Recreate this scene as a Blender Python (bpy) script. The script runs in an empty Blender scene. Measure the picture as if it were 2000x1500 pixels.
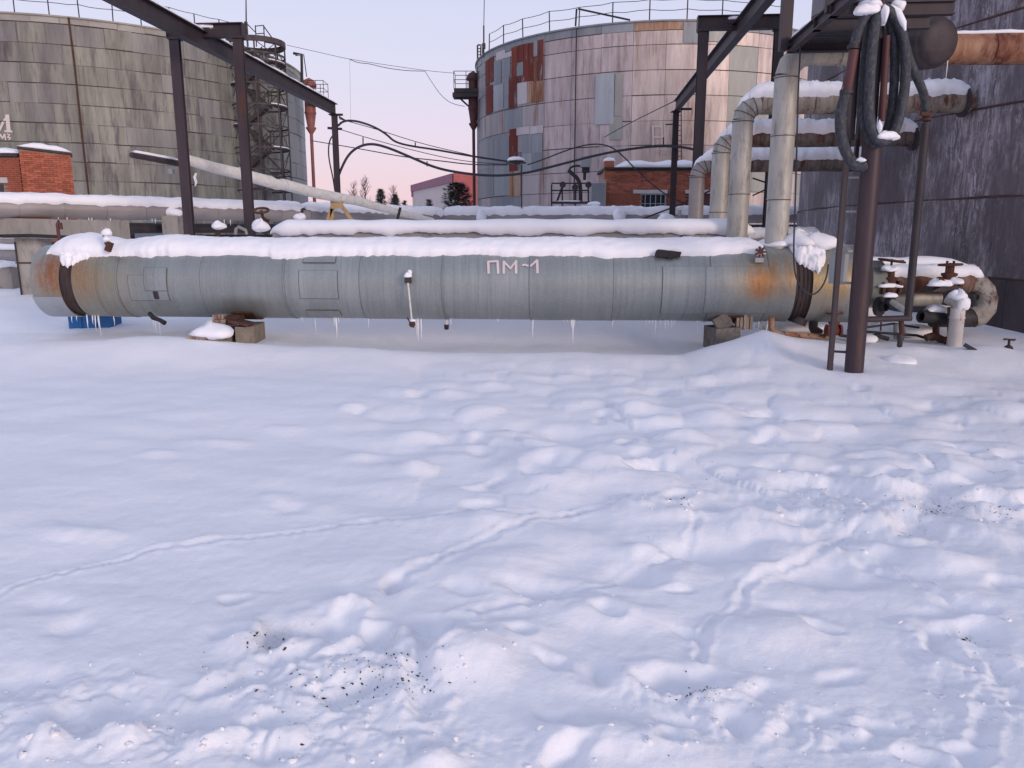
import bpy, math, random
import numpy as np
from mathutils import Vector, Matrix

random.seed(7)
S = bpy.context.scene
C = S.collection
PI = math.pi
R_ = math.radians

# ------------------------------------------------------------------ camera, sky, sun, exposure
EYE = 1.6
PITCH = R_(10.87)
FPX = 1500.0
cam_d = bpy.data.cameras.new('camera')
cam_d.sensor_width = 36.0
cam_d.lens = 27.0
cam_d.clip_end = 3000
cam_d.clip_start = 0.05
cam = bpy.data.objects.new('camera', cam_d)
C.objects.link(cam)
cam.location = (0, 0, EYE)
cam.rotation_euler = (PI / 2 - PITCH, 0, 0)
S.camera = cam
S.render.resolution_x = 1024
S.render.resolution_y = 768

SUN_AZ = R_(142)          # clockwise from +Y: behind the camera, to the right
SUN_EL = R_(13)
w = bpy.data.worlds.new('World')
S.world = w
w.use_nodes = True
nt = w.node_tree
nt.nodes.clear()
out = nt.nodes.new('ShaderNodeOutputWorld')
bg1 = nt.nodes.new('ShaderNodeBackground')
bg2 = nt.nodes.new('ShaderNodeBackground')
add = nt.nodes.new('ShaderNodeAddShader')
tc = nt.nodes.new('ShaderNodeTexCoord')
sep = nt.nodes.new('ShaderNodeSeparateXYZ')
ramp = nt.nodes.new('ShaderNodeValToRGB')
nt.links.new(tc.outputs['Generated'], sep.inputs[0])
nt.links.new(sep.outputs['Z'], ramp.inputs[0])
el = ramp.color_ramp.elements
el[0].position = 0.0; el[0].color = (0.80, 0.56, 0.69, 1)
el[1].position = 1.0; el[1].color = (0.48, 0.53, 0.76, 1)
for p_, c_ in ((0.05, (0.80, 0.59, 0.73, 1)), (0.12, (0.76, 0.64, 0.83, 1)), (0.20, (0.70, 0.67, 0.87, 1)),
               (0.30, (0.63, 0.66, 0.87, 1)), (0.55, (0.53, 0.58, 0.80, 1))):
    e_ = el.new(p_); e_.color = c_
sky = nt.nodes.new('ShaderNodeTexSky')
sky.sky_type = 'NISHITA'
sky.sun_disc = False
sky.sun_elevation = R_(3)
sky.sun_rotation = SUN_AZ
nt.links.new(ramp.outputs[0], bg1.inputs[0]); bg1.inputs[1].default_value = 0.89
nt.links.new(sky.outputs[0], bg2.inputs[0]); bg2.inputs[1].default_value = 0.05
nt.links.new(bg1.outputs[0], add.inputs[0]); nt.links.new(bg2.outputs[0], add.inputs[1])
nt.links.new(add.outputs[0], out.inputs[0])

sun_d = bpy.data.lights.new('sun', 'SUN')
sun_d.energy = 1.45
sun_d.angle = R_(16)
sun_d.color = (1.0, 0.83, 0.74)
sun = bpy.data.objects.new('sun', sun_d)
C.objects.link(sun)
sdir = Vector((math.sin(SUN_AZ) * math.cos(SUN_EL), math.cos(SUN_AZ) * math.cos(SUN_EL), math.sin(SUN_EL)))
sun.rotation_euler = sdir.to_track_quat('Z', 'Y').to_euler()
sun.location = (10, -10, 20)
S.view_settings.view_transform = 'Standard'
S.view_settings.look = 'None'
S.view_settings.gamma = 1.0
S.view_settings.exposure = 0.07
try:
    S.view_settings.use_curve_mapping = False
except Exception:
    pass

# ------------------------------------------------------------------ measuring helpers
cp, sp = math.cos(PITCH), math.sin(PITCH)


def P(x, y, Y):
    """point at forward distance Y seen at photo pixel (x, y)"""
    cu = 750 - y
    yw = FPX * cp + cu * sp
    zw = -FPX * sp + cu * cp
    return Vector(((x - 1000) / yw * Y, Y, EYE + zw / yw * Y))


def proj(p):
    X, Y, Z = p[0], p[1], p[2] - EYE
    d = Y * cp - Z * sp
    u = Y * sp + Z * cp
    return 1000 + FPX * X / d, 750 - FPX * u / d


def ground(x, y, z=0.0):
    q = P(x, y, 1.0)
    t = (z - EYE) / (q.z - EYE)
    return Vector((q.x * t, t, z))


def hit(x, y, T):
    """point of a vertical cylinder T=(cx,cy,R) seen at a pixel"""
    q = P(x, y, 1.0)
    dx, dy = q.x, 1.0
    cx, cy, R = T
    a = dx * dx + dy * dy
    b = -2 * (dx * cx + dy * cy)
    c = cx * cx + cy * cy - R * R
    disc = b * b - 4 * a * c
    if disc < 0:
        disc = 0
    t = (-b - math.sqrt(disc)) / (2 * a)
    return Vector((dx * t, t, EYE + (q.z - EYE) * t))


YAW = R_(4.2)
U = Vector((math.cos(YAW), -math.sin(YAW), 0))      # along the big pipe
V = Vector((math.sin(YAW), math.cos(YAW), 0))       # across it, away from the camera
ZV = Vector((0, 0, 1))


# ------------------------------------------------------------------ numpy noise
_rs = np.random.RandomState(3)
_perm = np.concatenate([_rs.permutation(256)] * 3)
_gr = _rs.uniform(0, 2 * np.pi, 256)


def perlin(x, y):
    x = np.asarray(x, float); y = np.asarray(y, float)
    xi = np.floor(x).astype(int); yi = np.floor(y).astype(int)
    xf = x - xi; yf = y - yi
    xi &= 255; yi &= 255
    u = xf * xf * xf * (xf * (xf * 6 - 15) + 10)
    v = yf * yf * yf * (yf * (yf * 6 - 15) + 10)

    def g(ix, iy, fx, fy):
        a = _gr[_perm[_perm[ix & 255] + (iy & 255)]]
        return np.cos(a) * fx + np.sin(a) * fy
    n00 = g(xi, yi, xf, yf); n10 = g(xi + 1, yi, xf - 1, yf)
    n01 = g(xi, yi + 1, xf, yf - 1); n11 = g(xi + 1, yi + 1, xf - 1, yf - 1)
    a = n00 + u * (n10 - n00); b = n01 + u * (n11 - n01)
    return (a + v * (b - a)) * 1.5


def fbm(x, y, o=4):
    s = 0; a = 1.0
    for i in range(o):
        s = s + a * perlin(x * 2 ** i + 17.3 * i, y * 2 ** i + 5.1 * i)
        a *= 0.5
    return s


# ------------------------------------------------------------------ objects
ORG = {}


def tag(o, label=None, cat=None, group=None, kind=None):
    if label: o['label'] = label
    if cat: o['category'] = cat
    if group: o['group'] = group
    if kind: o['kind'] = kind
    return o


def thing(name, label, cat, loc, group=None):
    o = bpy.data.objects.new(name, None)
    o.empty_display_size = 0.2
    C.objects.link(o)
    o.location = loc
    ORG[o.name] = Vector(loc)
    return tag(o, label, cat, group)


class MB:
    def __init__(s):
        s.v = []; s.f = []; s.sm = []

    def add(s, vs, fs, smooth=False):
        n = len(s.v)
        s.v.extend([tuple(v) for v in vs])
        s.f.extend([tuple(i + n for i in f) for f in fs])
        s.sm.extend([smooth] * len(fs))
        return s

    def box(s, c, size, ax=None):
        """box centred at c; ax = (x, y, z) unit vectors"""
        c = Vector(c)
        X, Y, Z = ax if ax else (Vector((1, 0, 0)), Vector((0, 1, 0)), Vector((0, 0, 1)))
        h = [d / 2 for d in size]
        vs = [c + X * (i * h[0]) + Y * (j * h[1]) + Z * (k * h[2]) for i in (-1, 1) for j in (-1, 1) for k in (-1, 1)]
        fs = [(0, 1, 3, 2), (4, 6, 7, 5), (0, 4, 5, 1), (2, 3, 7, 6), (0, 2, 6, 4), (1, 5, 7, 3)]
        return s.add(vs, fs)

    def tube(s, pts, r, n=12, cap=True, closed=False, smooth=True):
        pts = [Vector(p) for p in pts]
        m = len(pts)
        rs = r if isinstance(r, (list, tuple)) else [r] * m
        vs = []
        prev = None
        for i in range(m):
            if closed:
                t = pts[(i + 1) % m] - pts[i - 1]
            else:
                t = pts[min(i + 1, m - 1)] - pts[max(i - 1, 0)]
            t.normalize()
            if prev is None:
                a = Vector((0, 0, 1)) if abs(t.z) < 0.9 else Vector((0, 1, 0))
                nrm = t.cross(a).normalized()
            else:
                nrm = (prev - t * prev.dot(t)).normalized()
            prev = nrm
            b = t.cross(nrm)
            for k in range(n):
                an = 2 * PI * k / n
                vs.append(pts[i] + (nrm * math.cos(an) + b * math.sin(an)) * rs[i])
        fs = []
        for i in range(m if closed else m - 1):
            j = (i + 1) % m
            for k in range(n):
                fs.append((i * n + k, i * n + (k + 1) % n, j * n + (k + 1) % n, j * n + k))
        s.add(vs, fs, smooth)
        if cap and not closed:
            s.add(vs[:n], [tuple(range(n))[::-1]])
            s.add(vs[-n:], [tuple(range(n))])
        return s

    def lathe(s, c, axis, prof, n=24, smooth=True):
        """prof = [(r, distance along axis)]"""
        axis = Vector(axis).normalized()
        a = Vector((0, 0, 1)) if abs(axis.z) < 0.9 else Vector((0, 1, 0))
        X = axis.cross(a).normalized(); Y = axis.cross(X)
        c = Vector(c)
        vs = []
        for r, h in prof:
            for k in range(n):
                an = 2 * PI * k / n
                vs.append(c + axis * h + (X * math.cos(an) + Y * math.sin(an)) * r)
        fs = []
        for i in range(len(prof) - 1):
            for k in range(n):
                fs.append((i * n + k, i * n + (k + 1) % n, (i + 1) * n + (k + 1) % n, (i + 1) * n + k))
        return s.add(vs, fs, smooth)

    def ibeam(s, p0, p1, h, wd, up=None, tw=0.012, tf=0.016):
        """I section: height h along up, flange width wd"""
        p0 = Vector(p0); p1 = Vector(p1)
        t = (p1 - p0).normalized()
        up = Vector(up) if up else ZV
        side = t.cross(up).normalized()
        up = side.cross(t).normalized()
        L = (p1 - p0).length
        mid = (p0 + p1) / 2
        s.box(mid, (L, tw, h - 2 * tf - 0.002), (t, side, up))
        s.box(mid + up * (h / 2 - tf / 2), (L, wd, tf), (t, side, up))
        s.box(mid - up * (h / 2 - tf / 2), (L, wd, tf), (t, side, up))
        return s

    def poly_extrude(s, poly, dvec):
        poly = [Vector(p) for p in poly]
        n = len(poly)
        d = Vector(dvec)
        vs = poly + [p + d for p in poly]
        fs = [tuple(range(n))[::-1], tuple(range(n, 2 * n))]
        for i in range(n):
            j = (i + 1) % n
            fs.append((i, j, n + j, n + i))
        return s.add(vs, fs)

    def build(s, name, mat, parent=None, label=None, cat=None, group=None, kind=None, origin=None):
        me = bpy.data.meshes.new(name)
        if parent is not None:
            og = ORG.get(parent.name, Vector((0, 0, 0)))
        else:
            og = Vector(origin) if origin is not None else Vector((0, 0, 0))
        v = np.array([tuple(q) for q in s.v], dtype=np.float64).reshape(-1, 3) - np.array(og)
        me.from_pydata(v.tolist(), [], s.f)
        me.polygons.foreach_set('use_smooth', s.sm)
        me.materials.append(mat)
        me.update()
        o = bpy.data.objects.new(name, me)
        C.objects.link(o)
        if parent is not None:
            o.parent = parent
            ORG[o.name] = og
        else:
            o.location = og
            ORG[o.name] = og
        tag(o, label, cat, group, kind)
        return o


def mesh_obj(name, me, parent, loc, rot=(0, 0, 0), scale=None):
    o = bpy.data.objects.new(name, me)
    C.objects.link(o)
    og = ORG.get(parent.name, Vector((0, 0, 0)))
    o.parent = parent
    o.location = Vector(loc) - og
    o.rotation_euler = rot
    if scale: o.scale = scale
    return o


def solo(mb, name, mat, label, cat, origin=None, group=None):
    if origin is None:
        v = np.array(mb.v)
        origin = (float(v[:, 0].mean()), float(v[:, 1].mean()), float(v[:, 2].min()))
    return mb.build(name, mat, None, label, cat, group, None, origin)


# ------------------------------------------------------------------ materials
class NT:
    def __init__(s, name, rough=0.6, metal=0.0):
        s.m = bpy.data.materials.new(name)
        s.m.use_nodes = True
        s.t = s.m.node_tree
        s.b = s.t.nodes['Principled BSDF']
        s.b.inputs['Roughness'].default_value = rough
        s.b.inputs['Metallic'].default_value = metal
        s.b.inputs['Specular IOR Level'].default_value = 0.3
        g = s.t.nodes.new('ShaderNodeNewGeometry')
        s.pos = g.outputs['Position']
        oi = s.t.nodes.new('ShaderNodeObjectInfo')
        s.rnd = oi.outputs['Random']

    def link(s, a, b): s.t.links.new(a, b)

    def noise(s, scale=(1, 1, 1), detail=5, rough=0.6, off=(0, 0, 0), dist=0.0):
        mp = s.t.nodes.new('ShaderNodeMapping')
        mp.inputs['Scale'].default_value = scale
        mp.inputs['Location'].default_value = off
        s.link(s.pos, mp.inputs[0])
        n = s.t.nodes.new('ShaderNodeTexNoise')
        n.inputs['Scale'].default_value = 1.0
        n.inputs['Detail'].default_value = detail
        n.inputs['Roughness'].default_value = rough
        n.inputs['Distortion'].default_value = dist
        s.link(mp.outputs[0], n.inputs['Vector'])
        return n.outputs['Fac']

    def rng(s, v, a, b, c=0.0, d=1.0):
        r = s.t.nodes.new('ShaderNodeMapRange')
        r.inputs[1].default_value = a; r.inputs[2].default_value = b
        r.inputs[3].default_value = c; r.inputs[4].default_value = d
        s.link(v, r.inputs[0])
        return r.outputs[0]

    def math(s, op, a, b):
        r = s.t.nodes.new('ShaderNodeMath'); r.operation = op
        for i, q in enumerate((a, b)):
            if isinstance(q, (int, float)): r.inputs[i].default_value = q
            else: s.link(q, r.inputs[i])
        return r.outputs[0]

    def mix(s, f, a, b, mode='MIX'):
        r = s.t.nodes.new('ShaderNodeMix'); r.data_type = 'RGBA'; r.blend_type = mode
        if isinstance(f, (int, float)): r.inputs[0].default_value = f
        else: s.link(f, r.inputs[0])
        for i, q in ((6, a), (7, b)):
            if isinstance(q, tuple): r.inputs[i].default_value = (q[0], q[1], q[2], 1)
            else: s.link(q, r.inputs[i])
        return r.outputs[2]

    def dist(s, p, sc=(1, 1, 1)):
        a = s.t.nodes.new('ShaderNodeVectorMath'); a.operation = 'SUBTRACT'
        s.link(s.pos, a.inputs[0]); a.inputs[1].default_value = tuple(p)
        c = s.t.nodes.new('ShaderNodeVectorMath'); c.operation = 'MULTIPLY'
        s.link(a.outputs[0], c.inputs[0]); c.inputs[1].default_value = sc
        b = s.t.nodes.new('ShaderNodeVectorMath'); b.operation = 'LENGTH'
        s.link(c.outputs[0], b.inputs[0])
        return b.outputs['Value']

    def bump(s, h, st=0.3, d=0.01):
        b = s.t.nodes.new('ShaderNodeBump')
        b.inputs['Strength'].default_value = st
        b.inputs['Distance'].default_value = d
        s.link(h, b.inputs['Height'])
        s.link(b.outputs[0], s.b.inputs['Normal'])

    def color(s, c):
        s.link(c, s.b.inputs['Base Color'])

    def vary(s, c, amt):
        f = s.rng(s.rnd, 0, 1, 1 - amt, 1 + amt)
        cc = s.t.nodes.new('ShaderNodeCombineColor')
        for i in range(3): s.link(f, cc.inputs[i])
        return s.mix(1.0, c, cc.outputs[0], 'MULTIPLY')


def weather(name, c1, c2, streak=(4, 4, .4), rough=.6, metal=0.0, rust=None, rustc=(.22, .075, .03), vary=.06,
            bump=.15, c3=None, c3t=(.55, .7), lo=.35, hi=.65, rstreak=None, bdist=.005):
    n = NT(name, rough, metal)
    c = n.mix(n.rng(n.noise(streak, 6, .65), lo, hi), c1, c2)
    if c3:
        c = n.mix(n.rng(n.noise(tuple(q * 1.7 for q in streak), 5, .7, off=(9, 3, 2)), c3t[0], c3t[1]), c, c3)
    if rust:
        rs = rstreak or tuple(q * .7 for q in streak)
        f = n.rng(n.noise(rs, 7, .7, off=(4, 7, 1)), rust[0], rust[1])
        rc = n.mix(n.noise((12, 12, 6), 4), rustc, tuple(q * .45 for q in rustc))
        c = n.mix(f, c, rc)
    c = n.vary(c, vary)
    n.color(c)
    n.bump(n.noise((30, 30, 30), 5, .6), bump, bdist)
    return n.m


def snow_mat(name, fine=60.0, st=.35, col=(.905, .905, .935)):
    n = NT(name, .65)
    c = n.mix(n.rng(n.noise((1.2, 1.2, 1.2), 3), .3, .7), col, tuple(q * .96 for q in col))
    n.color(c)
    hmix = n.math('ADD', n.noise((fine, fine, fine), 6, .75), n.math('MULTIPLY', n.noise((9, 9, 9), 4, .6, off=(3, 1, 4)), 2.2))
    n.bump(hmix, st, .008)
    n.b.inputs['Specular IOR Level'].default_value = .15
    return n.m


M_snow = snow_mat('snow')
M_snowg = snow_mat('snow_ground', 45.0, .5)


def stain_snow():
    # soil trodden into the snow: brownish peppering round the crumbs
    t = M_snowg.node_tree; b = t.nodes['Principled BSDF']
    n = NT.__new__(NT); n.m = M_snowg; n.t = t; n.b = b
    n.pos = [q for q in t.nodes if q.type == 'NEW_GEOMETRY'][0].outputs['Position']
    c = b.inputs['Base Color'].links[0].from_socket
    sp = n.rng(n.noise((60, 60, 60), 4, .8), .56, .66)
    sf = n.rng(n.noise((9, 9, 9), 4, .7, off=(2, 2, 2)), .40, .62)
    for (px, py, r, k) in ((540, 1246, .11, .75), (515, 1270, .08, .4), (765, 1308, .10, .45), (770, 1240, .06, .35), (1362, 1343, .08, .6), (770, 1146, .05, .3), (1835, 992, .22, .55), (1780, 1028, .13, .5), (1895, 1238, .08, .4), (1325, 984, .08, .3), (820, 772, .06, .3)):
        g_ = ground(px, py)
        f = n.rng(n.dist(g_, (1, 1, .3)), r * 1.5, r * .2, 0, k)
        c = n.mix(n.math('MULTIPLY', f, n.math('ADD', n.math('MULTIPLY', sp, .75), n.math('MULTIPLY', sf, .35))), c, (.13, .10, .085))
    n.color(c)


stain_snow()
M_steel = weather('brown_painted_steel', (.034, .027, .034), (.054, .040, .046), (6, 6, .8), .55, 0, (.58, .72), (.12, .05, .03), .12)
M_dark = weather('dark_steel', (.03, .026, .030), (.052, .042, .045), (6, 6, 2), .6, 0, (.6, .75), (.09, .04, .025), .1)
M_rust = weather('rusty_steel', (.050, .024, .019), (.095, .046, .033), (7, 7, 5), .8, 0, (.5, .7), (.12, .045, .022), .15)
M_brownpost = weather('dull_red_brown_paint', (.034, .025, .031), (.054, .035, .040), (7, 7, .9), .5, 0, (.55, .7), (.13, .06, .035), .1)
M_conc = weather('concrete', (.27, .25, .22), (.36, .335, .30), (3, 3, 1), .85, 0, None, vary=.08, bump=.5, c3=(.20, .18, .16))
M_seam0 = weather('dark_seam_line', (.06, .055, .05), (.10, .09, .085), (9, 9, 9), .8)
M_tower = weather('brown_grey_tower_steel', (.046, .038, .042), (.08, .064, .064), (6, 6, 2), .6, 0, (.58, .72), (.13, .06, .035), .1)
M_galv2 = weather('dull_galvanised_duct', (.33, .325, .295), (.46, .445, .405), (6, 6, 1.6), .55, .2, (.66, .78), (.24, .15, .09), vary=.05, c3=(.185, .18, .165), c3t=(.52, .74))
M_rack = weather('grey_pipe_jacket', (.25, .23, .23), (.33, .30, .29), (1.2, 1.2, 5), .5, .2, None, vary=.07)
M_oldpipe = weather('stained_old_pipe', (.21, .18, .15), (.36, .31, .25), (9, 9, 1), .6, .1, (.50, .62), (.15, .055, .03), .08, c3=(.09, .07, .06), c3t=(.55, .75))
M_oldpipe2 = weather('dark_stained_pipe', (.10, .085, .075), (.19, .165, .14), (9, 9, 1), .6, .1, (.50, .62), (.11, .035, .02), .08, c3=(.05, .04, .038), c3t=(.5, .7))
M_rustpipe = weather('streaky_rusty_pipe', (.24, .085, .045), (.36, .22, .14), (7, 7, 1.2), .65, .1, (.45, .62), (.16, .05, .03), .05)
M_beige = weather('beige_stained_pipe', (.38, .33, .24), (.50, .45, .36), (9, 9, .7), .55, .1, (.56, .70), (.26, .12, .05), .05, c3=(.22, .17, .12))
M_oldconc = weather('brown_old_concrete', (.20, .17, .135), (.30, .26, .21), (6, 6, 3), .9, 0, None, vary=.06, bump=.9, c3=(.12, .10, .085), bdist=.02)
M_stone = weather('dark_rough_stone', (.13, .115, .105), (.21, .19, .175), (7, 7, 7), .9, 0, None, vary=.05, bump=.9, c3=(.09, .08, .075), bdist=.02)
M_white = weather('white_foam_lagging', (.60, .58, .53), (.72, .70, .67), (7, 7, 7), .8, 0, None, vary=.04, bump=.6, c3=(.48, .46, .36), bdist=.02)
M_hose = weather('dark_rubber_hose', (.035, .038, .045), (.06, .064, .075), (25, 25, 12), .7, 0, None, vary=.1, bump=.6, c3=(.15, .16, .19), c3t=(.50, .80))
M_red = weather('faded_red_paint', (.30, .115, .095), (.24, .09, .075), (6, 6, 1), .6, 0, (.62, .75), vary=.05)
M_redold = weather('dull_maroon_paint', (.075, .030, .034), (.11, .045, .046), (6, 6, 1), .6, 0, (.55, .7), vary=.05)
M_drum = weather('dark_brown_drum_paint', (.040, .033, .036), (.062, .050, .052), (7, 7, 7), .6, 0, (.62, .75), (.13, .055, .035), .02)
M_blue = weather('blue_plastic', (.02, .12, .34), (.025, .15, .40), (4, 4, 4), .5, 0, None, vary=.02)
M_black = weather('black_rubber', (.02, .02, .022), (.03, .03, .032), (9, 9, 9), .7, 0, None, vary=.02)
M_cable = weather('dark_cable', (.035, .034, .045), (.05, .05, .06), (9, 9, 9), .6, 0, None, vary=.02)
M_cabg = weather('grey_cabinet_paint', (.26, .28, .29), (.31, .33, .34), (5, 5, 1), .5, .2, None, vary=.03)
M_brick = weather('orange_brick', (.40, .125, .07), (.31, .09, .055), (9, 9, 9), .85, 0, None, vary=.28, bump=.4, c3=(.52, .22, .14), c3t=(.6, .75))
M_brick2 = weather('dark_red_brick', (.36, .125, .075), (.26, .085, .055), (8, 8, 8), .85, 0, None, vary=.32, bump=.4, c3=(.42, .20, .13), c3t=(.58, .75))
M_mortar = weather('mortar', (.30, .22, .18), (.36, .28, .24), (9, 9, 9), .9, 0, None, vary=.02)
M_lintel = weather('pale_concrete_lintel', (.42, .40, .38), (.5, .48, .46), (5, 5, 5), .8, 0, None, vary=.02)
M_wood = weather('fresh_timber', (.42, .27, .13), (.50, .34, .18), (3, 3, 12), .7, 0, None, vary=.06)
M_oldwood = weather('weathered_board', (.20, .15, .12), (.36, .30, .25), (14, 14, 3), .8, 0, (.5, .65), (.17, .06, .03), .05)
M_purple = weather('mauve_cladding', (.24, .11, .16), (.28, .13, .18), (.3, .3, .3), .7, 0, None, vary=.02)
M_pale = weather('pale_cladding', (.48, .43, .42), (.54, .48, .47), (.3, .3, .3), .7, 0, None, vary=.02)
M_brickfar = weather('red_cladding_far', (.34, .09, .08), (.40, .12, .11), (.5, .5, .5), .8, 0, None, vary=.02)
M_needle = weather('pine_needles', (.06, .075, .06), (.10, .11, .085), (3, 3, 3), .8, 0, None, vary=.05, c3=(.42, .41, .42), c3t=(.50, .60))
M_bark = weather('bark', (.09, .06, .055), (.13, .09, .08), (4, 4, 1), .9, 0, None, vary=.05)
M_twig = weather('bare_twigs', (.16, .10, .10), (.2, .13, .13), (4, 4, 4), .9, 0, None, vary=.05)
M_dirt = weather('dark_soil_crumbs', (.035, .022, .016), (.06, .035, .022), (30, 30, 30), .9, 0, None, vary=.02)
M_paint = weather('faded_pink_white_paint', (.60, .50, .49), (.68, .58, .56), (12, 12, 6), .7, 0, None, vary=.02)
M_paintw = weather('pale_stencil_paint', (.56, .50, .46), (.62, .56, .52), (5, 5, 3), .7, 0, None, vary=.02)
M_paintf = weather('ghosted_paint', (.56, .50, .46), (.48, .42, .42), (5, 5, 3), .7, 0, None, vary=.02)

n_ = NT('ice', .12)
n_.b.inputs['Base Color'].default_value = (.9, .93, .97, 1)
n_.b.inputs['Transmission Weight'].default_value = .25
n_.b.inputs['IOR'].default_value = 1.31
n_.bump(n_.noise((60, 60, 12), 3), .4, .004)
M_ice = n_.m

n_ = NT('window_glass', .12)
n_.b.inputs['Base Color'].default_value = (.02, .028, .035, 1)
n_.b.inputs['Specular IOR Level'].default_value = .6
M_glass = n_.m


# ------------------------------------------------------------------ snow ground
def gauss(X, Y, cx, cy, rx, ry, rot=0.0, pw=1.0):
    c, s_ = math.cos(rot), math.sin(rot)
    dx = (X - cx); dy = (Y - cy)
    a = (dx * c + dy * s_) / rx; b = (-dx * s_ + dy * c) / ry
    return np.exp(-(a * a + b * b) ** pw)


FEAT = []      # (cx, cy, rx, ry, rot, amp, power)


def feat(px, py, rx, ry, amp, rot=0.0, pw=1.0, z=0.0):
    g = ground(px, py, z)
    Y = g.y
    FEAT.append((g.x, g.y, rx * Y / 1500.0, ry * Y * Y / (1500.0 * 1.6), rot, amp, pw))


# holes and old steps, from the photograph (px, py, half width px, half height px, height m)
for a in ((545, 1240, 55, 30, -.10), (770, 1143, 26, 20, -.10), (640, 1225, 50, 28, -.06), (740, 1250, 42, 22, -.07),
          (830, 1228, 40, 26, -.08), (1060, 1148, 75, 18, -.055), (1345, 1072, 55, 17, -.07), (1355, 1322, 62, 26, -.09),
          (1160, 1310, 45, 26, -.05), (1270, 1318, 40, 22, -.045), (1835, 1240, 30, 34, -.07), (1910, 1235, 55, 26, -.08),
          (1430, 932, 35, 10, -.05), (1550, 950, 55, 12, -.05), (1655, 958, 50, 14, -.06), (1800, 928, 40, 12, -.07),
          (1925, 935, 38, 13, -.08), (1830, 990, 60, 16, -.06), (1780, 1025, 45, 14, -.07), (1480, 985, 30, 8, -.05),
          (1335, 975, 45, 9, -.05), (1110, 1480, 40, 24, -.06), (410, 1425, 28, 14, -.04), (470, 1430, 28, 14, -.04),
          (820, 772, 14, 6, -.08), (700, 805, 22, 4, -.05), (1185, 812, 16, 6, -.09), (1480, 865, 16, 6, -.08), (1290, 770, 40, 5, -.05),
          (570, 985, 40, 10, -.035), (1060, 912, 35, 8, -.04), (100, 1180, 60, 18, -.03), (130, 1225, 40, 18, -.03),
          (1870, 1180, 40, 20, -.04), (1600, 1125, 90, 24, -.035), (1700, 1085, 60, 16, -.045), (1490, 1340, 40, 20, -.04),
          (1440, 1395, 40, 18, -.05), (1320, 1395, 40, 16, -.05), (1690, 1440, 60, 18, -.04), (1960, 1330, 40, 60, -.05),
          (60, 1330, 80, 30, -.03), (190, 1390, 90, 26, -.03), (680, 1340, 120, 32, -.045), (500, 1330, 60, 26, -.035)):
    feat(*a, rot=random.uniform(-.3, .3), pw=1.25)
# humps
for a in ((1115, 915, 105, 30, .07), (915, 1290, 90, 50, .085), (1000, 1240, 120, 34, .035), (1540, 905, 60, 12, .05), (1330, 860, 50, 11, .06),
          (1240, 803, 26, 7, .06), (1490, 850, 35, 8, .06), (1400, 822, 40, 8, .05), (1300, 900, 45, 10, .05), (1430, 780, 60, 8, .04), (1580, 835, 90, 12, .05),
          (1200, 1440, 200, 50, .05), (1180, 1190, 130, 30, .045), (1500, 1230, 120, 40, .05), (1850, 1100, 70, 22, .06),
          (250, 1440, 50, 34, .05), (90, 1450, 70, 34, .045), (400, 1460, 60, 34, .04), (560, 1440, 60, 28, .02), (860, 1490, 60, 30, .04),
          (690, 1185, 60, 14, .03), (480, 1250, 50, 30, .035), (790, 1235, 60, 10, .045), (1350, 1010, 60, 9, .04),
          (1480, 1010, 80, 14, .045), (1560, 1000, 60, 12, .03), (1660, 935, 50, 9, .04), (1760, 960, 50, 12, .05), (1850, 945, 50, 10, .05),
          (1700, 1015, 60, 14, .03), (820, 850, 60, 8, .04), (930, 845, 40, 7, .04), (720, 885, 40, 7, .035), (810, 915, 35, 11, .05), (870, 870, 60, 8, .04),
          (690, 798, 30, 5, .045), (800, 770, 24, 5, .05), (880, 770, 24, 6, .04), (960, 755, 30, 5, .04), (560, 835, 50, 6, .03), (310, 888, 40, 7, .03),
          (420, 862, 70, 7, .025), (270, 800, 60, 6, .02), (140, 1040, 100, 14, .03), (540, 965, 40, 8, .025), (1280, 1075, 60, 14, .03)):
    feat(*a, rot=random.uniform(-.2, .2), pw=1.3)
# old steps covered by new snow, scattered over the right centre
rr = random.Random(11)
for i in range(55):
    px = rr.uniform(760, 2050); py = rr.uniform(705, 900)
    if px < 760 + (905 - py) * 1.2 and rr.random() < .6:
        continue
    if px > 1550 and py < 770 and rr.random() < .85:
        continue
    g = ground(px, py)
    s_ = rr.uniform(.13, .27)
    FEAT.append((g.x, g.y, s_ * rr.uniform(1, 1.7), s_, rr.uniform(-.6, .6), rr.choice((-1, -1, 1)) * rr.uniform(.015, .04), 1.3))
for i in range(70):
    px = rr.uniform(900, 2050); py = rr.uniform(900, 1120)
    g = ground(px, py)
    s_ = rr.uniform(.10, .2)
    FEAT.append((g.x, g.y, s_ * rr.uniform(1, 1.7), s_, rr.uniform(-.8, .8), rr.choice((-1, 1)) * rr.uniform(.015, .04), 1.4))

for i in range(46):
    px = rr.uniform(780, 2040); py = rr.uniform(745, 1000)
    if px < 780 + (1000 - py) * 1.0: continue
    g = ground(px, py); s_ = rr.uniform(.05, .09)
    FEAT.append((g.x, g.y, s_ * rr.uniform(1.2, 2.0), s_, rr.uniform(-.9, .9), -rr.uniform(.04, .085), 1.6))
for i in range(30):
    px = rr.uniform(380, 2000); py = rr.uniform(1130, 1480)
    g = ground(px, py); s_ = rr.uniform(.03, .055)
    FEAT.append((g.x, g.y, s_ * rr.uniform(1.2, 2.2), s_, rr.uniform(-.9, .9), -rr.uniform(.02, .045), 1.6))
ROUGH = [(650, 1330, 270, 110, 1.0), (130, 1380, 230, 110, .7), (1700, 985, 330, 70, .9), (1600, 1410, 350, 60, .8),
         (1900, 1300, 110, 130, .9), (1330, 1340, 170, 50, .8), (500, 1450, 700, 60, .8), (1080, 1160, 120, 30, .5), (1300, 985, 120, 20, .6)]
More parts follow.
